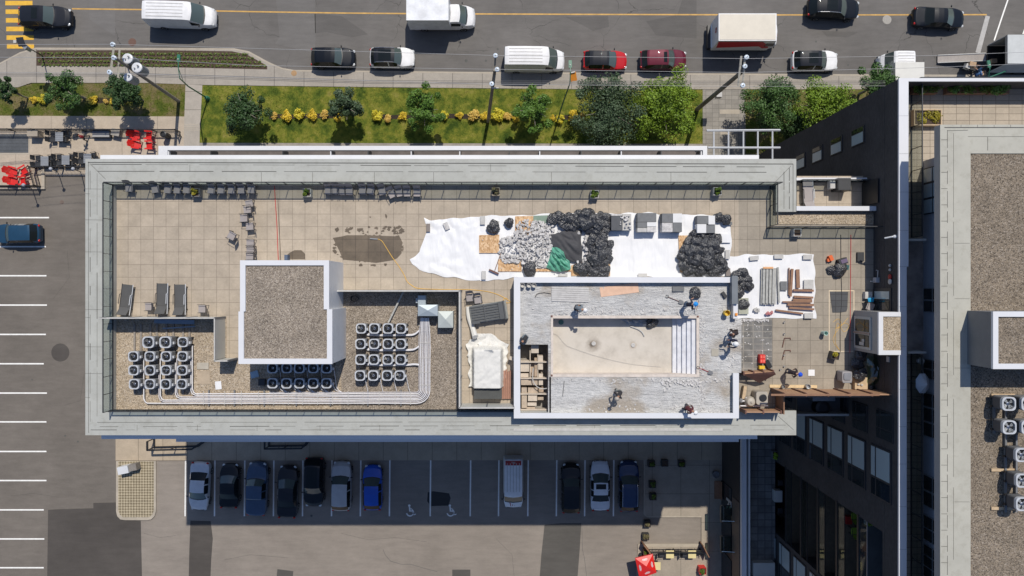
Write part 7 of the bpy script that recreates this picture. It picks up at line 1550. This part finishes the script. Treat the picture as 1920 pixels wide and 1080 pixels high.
# courtyard balcony below the fence, small items behind
b = MB(); b.rp(1495, 742, 1620, 778, 17.2, 17.4); cb = b.build('lower_balcony', mat('balcony_slab_dark', (.12, .125, .13), .8), bld); b = MB(); b.rp(1495, 776, 1592, 780, 17.41, 18.5); b.build('railing', M_greyl, cb); b = MB(); b.rp(1524, 744, 1566, 752, 17.41, 18.2); b.build('awning', M_steel, cb); b = MB(); p = P(1544, 765, 18.2); b.lathe([(.5, 0), (.5, .7), (.3, .75)], (p.x, p.y, 17.41), 16); b.build('round_table', M_black, cb)
plank('white table in the dark court beside the shop parapet', 1413, 1068, 1453, 1068, 1.15, ZL-.29, .7, M_greyl, None, 'court_table', 'table')
plank('pale small table among chairs in the dark court', 1453.5, 931, 1467, 931, 1.0, ZL-.29, .7, M_greyl, None, 'court_table', 'table')
for y, lab in ((905, 'dark chair above the pale small table in the court'), (957, 'dark chair below the pale small table in the court')): place(ch, (*P2(1462, y, ZL), ZL-.29), PI/2 if y > 930 else -PI/2, lab, 'dark chairs in the court')
planter('small planter with a lime green plant in the dark court', 1456, 854, ZL-.29, .7, .4, M_stoneg, leaf_mat('lime_leaves', (.1, .2, .01), (.3, .45, .03), (.4, .6, .05)))
# chairs and pots in the loggias
bc_ = mk_chair(M_cushion, 'balcony_chair'); gbc = 'chairs with yellow cushions in the loggias'
for off, yp, zf, rz, lab in ((578, 1043, 10.76, 1.5, 'yellow cushioned chair in the lower lit loggia of the brick tower'), (616, 1043, 13.79, 1.5, 'yellow cushioned chair in the middle lit loggia of the brick tower')):
    place(bc_, (*P2(960+off, yp, zf+.45), zf+.002), rz, lab, gbc)
lc = mk_chair(M_greenpot, 'balcony_chair')
for yp, lab in ((968, 'upper one of two lime green chairs in a loggia of the tower'), (996, 'lower one of two lime green chairs in a loggia of the tower')): place(lc, (*P2(1603, yp, 17.3), 16.822), 1.57, lab, 'lime green chairs in the loggia')
plank('dark red low table beside the lime green chairs in a loggia', 1587, 976, 1598, 976, .55, 16.822, .4, M_redd, None, 'low_table', 'table')
planter('white round pot with lime leaves in the top loggia', 1631, 980, 19.852, .4, .4, M_slab, leaf_mat('lime_leaves', (.1, .2, .01), (.3, .45, .03), (.4, .6, .05)))
# umbrella and lantern on the tower walkway
uw = thing('parasol', 'closed eight sided grey parasol on the shaded tower walkway', 'parasol', P(1735, 722, ZTF)); n = 8; b = MB(); c_ = P(1739, 721, 24.95); ring_ = [(c_.x+px(16.5, 24.5)*.82*math.cos(k*PI/4+.39), c_.y+px(20, 24.5)*math.sin(k*PI/4+.39), 24.45) for k in range(n)]; b.add([(c_.x, c_.y, 24.95)]+ring_, [(0, k+1, (k+1) % n+1) for k in range(n)]); b.build('canopy', M_umb, uw); b = MB(); b.tube([(c_.x, c_.y, ZTF), (c_.x, c_.y, 24.92)], .03, 6); b.build('pole', M_greyd, uw)
cyl('lantern', 'pale round lantern on the tower walkway above the grey parasol', 1728, 677, ZTF+.6, .2, .25, M_slab, 'lantern', False)
# plants on the tower terrace
for x0, x1, lab, lf_ in ((1714, 1760, 'long box planter of mixed plants, first from the tower corner', LP), (1778, 1798, 'round leaved box planter in the middle of the tower terrace', LF3), (1800, 1853, 'long box planter of dense green leaves on the tower terrace', LP), (1858, 1895, 'box planter of red stalks and leaves near the edge of the photo', LF3)):
    a, c_ = P(x0, 160, ZTF+.5), P(x1, 174, ZTF+.5); r = thing('box_planter', lab, 'planter', ((a.x+c_.x)/2, (a.y+c_.y)/2, ZTF), 0, 'box planters on the tower terrace'); b = MB(); b.box(((a.x+c_.x)/2, (a.y+c_.y)/2, ZTF+.2), (c_.x-a.x, a.y-c_.y, .4)); b.build('pot', M_woodw, r); b = MB(); leaves(b, [((random.uniform(a.x, c_.x), random.uniform(c_.y, a.y), ZTF+.5+random.uniform(0, .2)), (.22, .2, .2)) for _ in range(int((c_.x-a.x)*6)+3)], 34, .14, .7); b.build('foliage', lf_, r)
a, c_ = P(1714, 205, ZTF+.4), P(1766, 235, ZTF+.4); r = thing('raised_bed', 'timber edged bed of low yellow green plants in the tower terrace corner', 'planter', ((a.x+c_.x)/2, (a.y+c_.y)/2, ZTF)); b = MB(); t = .06
for (x0, y0, x1, y1) in ((a.x, a.y-t, c_.x, a.y), (a.x, c_.y, c_.x, c_.y+t), (a.x, c_.y+t, a.x+t, a.y-t), (c_.x-t, c_.y+t, c_.x, a.y-t)): b.prism([(x0, y0), (x1, y0), (x1, y1), (x0, y1)], ZTF+.005, ZTF+.4)
b.build('frame', M_wood, r); b = MB(); b.prism([(a.x+t, c_.y+t), (c_.x-t, c_.y+t), (c_.x-t, a.y-t), (a.x+t, a.y-t)], ZTF+.006, ZTF+.3); b.build('soil', M_soil, r)
b = MB(); leaves(b, [((random.uniform(a.x+.1, c_.x-.1), random.uniform(c_.y+.1, a.y-.1), ZTF+.36), (.17, .17, .12)) for _ in range(20)], 40, .10, .9); b.build('foliage', LPy, r)

# ------------------------------------------------------------------ people
import bmesh
def cloth(c): return mat('cloth', c, .85, var=.12, scale=6)
def person(label, x, y, z, yaw, pose='stand', shirt=(.03, .04, .1), pants=(.05, .055, .07), helmet=None, skin=(.42, .24, .16), lean=.35, arms=None, hair=(.03, .02, .015), zc=1.3, sleeves=False, group=None, head_turn=0):
    p = P(x, y, z+zc); root = thing('person', label, 'person', (p.x, p.y, z), yaw, group)
    hipz = .92; kneef = .04
    if pose == 'crouch': hipz = .42
    if pose == 'bend': hipz = .84
    c_, s_ = math.cos(lean), math.sin(lean); pel = Vector((-.18*s_ if pose != 'crouch' else 0, 0, hipz))
    def up(v): return pel+Vector((v[0]*c_+v[2]*s_, v[1], -v[0]*s_+v[2]*c_))      # trunk leans forward about the hips
    V = []; E = []; RR = []
    def j(v, r, par=None):
        V.append(Vector(v)); RR.append(r); i = len(V)-1
        if par is not None: E.append((par, i))
        return i
    i0 = j(pel, (.155, .115)); i1 = j(up((0, 0, .2)), (.145, .105), i0); i2 = j(up((.0, 0, .40)), (.175, .115), i1); i3 = j(up((.0, 0, .50)), (.11, .09), i2)
    i4 = j(up((.015, 0, .57)), (.058, .058), i3); hd = up((.05, 0, .70)); i5 = j(up((.03, 0, .64)), (.075, .07), i4); i6 = j(hd, (.098, .082), i5); i7 = j(up((.05, 0, .78)), (.078, .07), i6)
    arms = arms or [((.22, .22, .25), (.42, .10, .10)), ((.22, -.22, .25), (.42, -.10, .10))]
    wr = []
    for s, (el, wri) in zip((1, -1), arms):
        a = j(up((0, s*.17, .47)), (.07, .065), i3); b_ = j(up(el), (.047, .047), a); d = j(up(wri), (.030, .034), b_); wr.append((up(el), up(wri)))
        dirv = (up(wri)-up(el)).normalized(); j(up(wri)+dirv*.05, (.036, .022), d)
    legs = [((.05, .11), 1), ((-.12 if pose == 'walk' else -.02, -.11), -1)]
    for (fx, fy), s in legs:
        h_ = j(pel+Vector((0, s*.085, -.06)), (.098, .092), i0)
        if pose == 'crouch': kn = Vector((.40, s*.17, .40)); an = Vector((.06, s*.14, .09))
        elif pose == 'bend': kn = Vector((.13+fx*.4, s*.14, .46)); an = Vector((fx-.04, s*.17, .09))
        elif pose == 'walk': kn = Vector((.16*s+.04, s*.1, .50)); an = Vector((.27*s-.04, s*.1, .09))
        else: kn = Vector((.05+fx*.5, s*.11, .49)); an = Vector((fx, s*.12, .09))
        k_ = j(kn, (.062, .062), h_); a_ = j(an, (.044, .044), k_); j(an+Vector((.15, s*.02, -.045)), (.036, .045), a_)
    me = bpy.data.meshes.new('skeleton'); me.from_pydata(V, E, []); o = bpy.data.objects.new('skeleton', me); COL.objects.link(o)
    bm = bmesh.new(); bm.from_mesh(me); lay = bm.verts.layers.skin.verify(); bm.verts.ensure_lookup_table()
    for v, r in zip(bm.verts, RR): v[lay].radius = r; v[lay].use_root = (v.index == 0)
    bm.to_mesh(me); bm.free()
    o.modifiers.new('s', 'SKIN').branch_smoothing = .4; sd = o.modifiers.new('d', 'SUBSURF'); sd.levels = 2
    dg = bpy.context.evaluated_depsgraph_get(); dg.update(); body = bpy.data.meshes.new_from_object(o.evaluated_get(dg)); bpy.data.objects.remove(o)
    body.name = 'body'; body.materials.clear(); ms_, mp_, mk_, mb_ = cloth(shirt), cloth(pants), mat('skin', skin, .6, var=.05), cloth((.05, .035, .025))
    for m in (ms_, mp_, mk_, mb_): body.materials.append(m)
    for f in body.polygons:
        q = f.center; best = (9, 0)
        for a, b_ in E:
            d = V[b_]-V[a]; t = max(0, min(1, (q-V[a]).dot(d)/max(1e-9, d.length_squared))); dd = (q-V[a]-d*t).length
            if dd < best[0]: best = (dd, b_)
        k = best[1]; f.material_index = 0
        if k in (5, 6, 7, 4): f.material_index = 2
        elif k >= 16:
            f.material_index = 3 if (k-16) % 4 == 3 else 1
        elif k >= 8:
            r_ = (k-8) % 4; f.material_index = 2 if (r_ == 3 or (r_ == 2 and not sleeves)) else 0
    # fingers: five tapered bent tubes rooted in each palm, and the features of the face
    x_ = MB(); eye = MB()
    for (el, w_), s in zip(wr, (1, -1)):
        d = (w_-el).normalized(); n_ = d.cross(Vector((0, 0, 1))); n_ = n_.normalized() if n_.length > .1 else Vector((0, 1, 0)); dn = n_.cross(d)
        if dn.z > 0: dn = -dn
        for k, (off, ln) in enumerate(((-.03, .06), (-.01, .078), (.01, .082), (.03, .07))):
            r0 = w_+d*.07+n_*off; x_.tube([r0, r0+d*ln*.5+dn*.01, r0+d*ln*.8+dn*ln*.55], .009, 5, .007)
        r0 = w_+d*.03-n_*.03*s; x_.tube([r0, r0-n_*.03*s+d*.03, r0-n_*.03*s+d*.06+dn*.02], .011, 5, .008)
    fw = up((1, 0, 0))-up((0, 0, 0)); uh = up((0, 0, 1))-up((0, 0, 0)); sd_ = Vector((0, 1, 0))
    x_.ell(hd+fw*.095-uh*.01, (.022, .016, .025), 6, 4)
    for s in (-1, 1): x_.ell(hd+sd_*s*.086, (.02, .012, .03), 6, 4)
    nb = len(body.vertices); allv = [tuple(v.co) for v in body.vertices]+x_.v; fs = [tuple(f.vertices) for f in body.polygons]+[tuple(i+nb for i in f) for f in x_.f]; mi = [f.material_index for f in body.polygons]+[2]*len(x_.f)
    m2 = bpy.data.meshes.new('body'); m2.from_pydata(allv, [], fs)
    for m in body.materials: m2.materials.append(m)
    for f, k in zip(m2.polygons, mi): f.material_index = k; f.use_smooth = True
    bo = bpy.data.objects.new('body', m2); COL.objects.link(bo); bo.parent = root; bpy.data.meshes.remove(body)
    for s in (-1, 1): eye.ell(hd+fw*.078+sd_*s*.032+uh*.015, (.012, .014, .010), 6, 4)
    eye.box(hd+fw*.083-uh*.05, (.012, .045, .010)); eye.build('face_features', mat('face_dark', (.08, .03, .025), .5), root, loc=(0, 0, 0))
    rot = Matrix.Rotation(lean, 3, 'Y')
    b = MB()
    if helmet:
        prof = [(.158, -.005), (.152, .0), (.135, .012), (.132, .05), (.108, .10), (.05, .128), (.0, .132)]; n = 16; vs = []
        for r_, z_ in prof: vs += [hd+rot@Vector((r_*1.08*math.cos(k*2*PI/n)+(.05 if (k in (0, 1, 15) and z_ < .005) else 0), r_*math.sin(k*2*PI/n), z_+.035)) for k in range(n)]
        b.add(vs, [(i*n+k, i*n+(k+1) % n, (i+1)*n+(k+1) % n, (i+1)*n+k) for i in range(len(prof)-1) for k in range(n)]); b.build('helmet', paint('helmet_shell', helmet, .35, coat=.3), root, smooth=True, loc=(0, 0, 0))
    else:
        b.ell(hd+uh*.03-fw*.012, (.118, .10, .105), 12, 8, rot); b.build('hair', cloth(hair), root, smooth=True, loc=(0, 0, 0))
    return root
def held(par, name, pts, r, m, r2=None):
    b = MB(); b.tube(pts, r, 6, r2); return b.build(name, m, par, loc=(0, 0, 0))
WHH = (.78, .79, .80); BLH = (.02, .22, .72)
w1 = person('worker in a white helmet and grey shirt bending over the broken deck above the basin', 1083, 577, ZPD, -.35, 'bend', (.17, .20, .23), (.06, .06, .07), WHH, lean=.85, arms=[((.25, .22, .15), (.30, .12, -.12)), ((.25, -.22, .15), (.34, -.08, -.12))], zc=.9)
w2 = person('worker in a bright blue helmet with a pick at the top of the basin', 1293, 571, ZPD, .1, 'stand', (.022, .024, .045), (.12, .17, .24), (.03, .28, .72), lean=.5, arms=[((.1, .30, .3), (.30, .34, .28)), ((.16, -.32, .26), (.40, -.28, .2))], zc=1.3)
a, c_ = P(1306, 582, ZPD+.35), P(1310, 562, ZPD+.35); pk = thing('pickaxe', 'wooden handled pick in front of the worker in the bright blue helmet', 'pickaxe', a); b = MB(); b.tube([a, c_], .022, 6); b.build('handle', M_woodw, pk); b = MB(); m_ = P(1299, 575, ZPD+.6); b.tube([P(1308, 573, ZPD+.4), m_], .018, 6, .008); b.build('head', M_greyd, pk)
w3 = person('person with a black cap crouching at the left pool wall', 988, 631, ZPD, -2.3, 'crouch', (.028, .028, .032), (.13, .16, .19), None, lean=.8, arms=[((.3, .2, .2), (.42, .1, .02)), ((.3, -.2, .2), (.42, -.12, .02))], hair=(.02, .02, .024), zc=.8)
w4 = person('worker in a dark jacket drilling in the lower part of the pool deck', 1163, 737, ZPD, -2.3, 'bend', (.028, .026, .03), (.20, .21, .20), (.42, .38, .33), lean=.7, arms=[((.25, .3, .2), (.45, .12, .0)), ((.22, -.32, .25), (.45, -.16, .02))], zc=1.0)
dr = thing('jackhammer', 'grey jackhammer under the drilling worker', 'jackhammer', P(1155, 746, ZPD)); p = P(1156, 745, ZPD+.7); b = MB(); b.tube([(p.x, p.y, ZPD+.15), (p.x, p.y, ZPD+.75)], .075, 8, .06); b.build('body', M_greyd, dr); b = MB(); b.tube([(p.x, p.y, ZPD), (p.x, p.y, ZPD+.2)], .02, 6); b.build('chisel', M_steel, dr); b = MB(); b.tube([(p.x-.2, p.y+.05, ZPD+.74), (p.x+.2, p.y-.05, ZPD+.74)], .025, 6); b.build('handle', M_black, dr)
w5 = person('worker in a white helmet and maroon shirt bending at the lower pool wall', 1290, 766, ZPD, -.5, 'bend', (.09, .02, .025), (.06, .05, .055), WHH, lean=.75, arms=[((.2, .26, .2), (.36, .16, .0)), ((.2, -.26, .2), (.38, -.12, .02))], zc=1.0)
w6 = person('worker in a black cap bending by the pool deck edge, above the one in navy', 1383, 625, ZPD, PI+.2, 'bend', (.025, .018, .022), (.10, .08, .07), None, lean=.85, arms=[((.28, .24, .2), (.46, .12, .05)), ((.28, -.24, .2), (.46, -.1, .05))], hair=(.03, .012, .016), zc=1.2)
w7 = person('worker in a white helmet and navy jacket at the pool deck edge', 1384, 645, ZPD, PI-.05, 'stand', (.012, .014, .05), (.03, .035, .055), WHH, lean=.3, arms=[((.16, .26, .36), (.42, .22, .34)), ((.16, -.26, .36), (.42, -.2, .34))], zc=1.4, sleeves=True)
w8 = person('worker in a deep blue helmet standing over the tiles above the pale timber', 1488, 699, ZD, -.25, 'stand', (.03, .02, .025), (.05, .05, .07), (.02, .09, .62), lean=.55, arms=[((.1, .28, .3), (.2, .2, .1)), ((.1, -.28, .3), (.24, -.2, .1))], zc=1.3)
w9 = person('person in a dark red top standing by the long patio railing', 154, 256, .12, -2.4, 'walk', (.22, .012, .02), (.03, .03, .035), None, lean=.12, arms=[((.02, .26, .26), (.14, .28, .08)), ((.05, -.26, .26), (.2, -.2, .1))], zc=1.0)
w10 = person('mover in a light blue shirt carrying a cardboard box beside the ramp', 1841, 128, .13, PI-.6, 'stand', (.16, .32, .52), (.04, .05, .08), None, lean=.2, arms=[((.15, .24, .25), (.42, .16, .22)), ((.15, -.24, .25), (.42, -.16, .22))], zc=1.3)
w11 = person('mover in blue bending over a second box below the one in light blue', 1834, 139, .13, .3, 'bend', (.10, .22, .45), (.03, .05, .14), None, lean=.6, arms=[((.2, .24, .2), (.4, .14, .1)), ((.2, -.24, .2), (.4, -.12, .1))], zc=1.0, skin=(.5, .32, .22))
for x, y, z, d, rz, lab in ((1822, 121, .95, (.6, .42, .40), -.2, 'brown cardboard box on the stack beside the trailer ramp'), (1813, 125, .75, (.42, .42, .4), -.4, 'white box left of the brown cardboard box by the ramp'), (1843, 138, .8, (.42, .36, .35), .1, 'tan cardboard box at the tower edge below the movers'), (1862, 115, .97, (.5, .4, .4), .05, 'brown box standing in the dark opening of the trailer')):
    p = P(x, y, z+.2); b = MB(); b.box((p.x, p.y, z+d[2]/2), d, rz); b.box((p.x, p.y, z+d[2]+.002), (d[0], .05, .004), rz); tag(b.build('cardboard_box', M_slab if 'white' in lab else M_card, loc=(p.x, p.y, z)), lab, 'box')
hc = thing('hand_cart', 'black hand cart under the boxes beside the trailer ramp', 'hand cart', P(1819, 126, .13)); p = P(1820, 124, .6); b = MB(); b.box((p.x, p.y, .55), (1.3, .6, .06), -.3); b.build('platform', M_black, hc); b = MB(); b.tube([(p.x-.6, p.y+.1, .5), (p.x-.75, p.y-.4, 1.1), (p.x-.5, p.y-.6, 1.1)], .03, 6); b.build('handle', M_black, hc)
for dx, dy in ((-.45, .15), (.45, -.2), (-.45, -.25), (.45, .2)): b = MB(); b.ell((p.x+dx, p.y+dy, .29), (.16, .06, .16), 10, 6); b.build('wheel', M_tyre, hc)
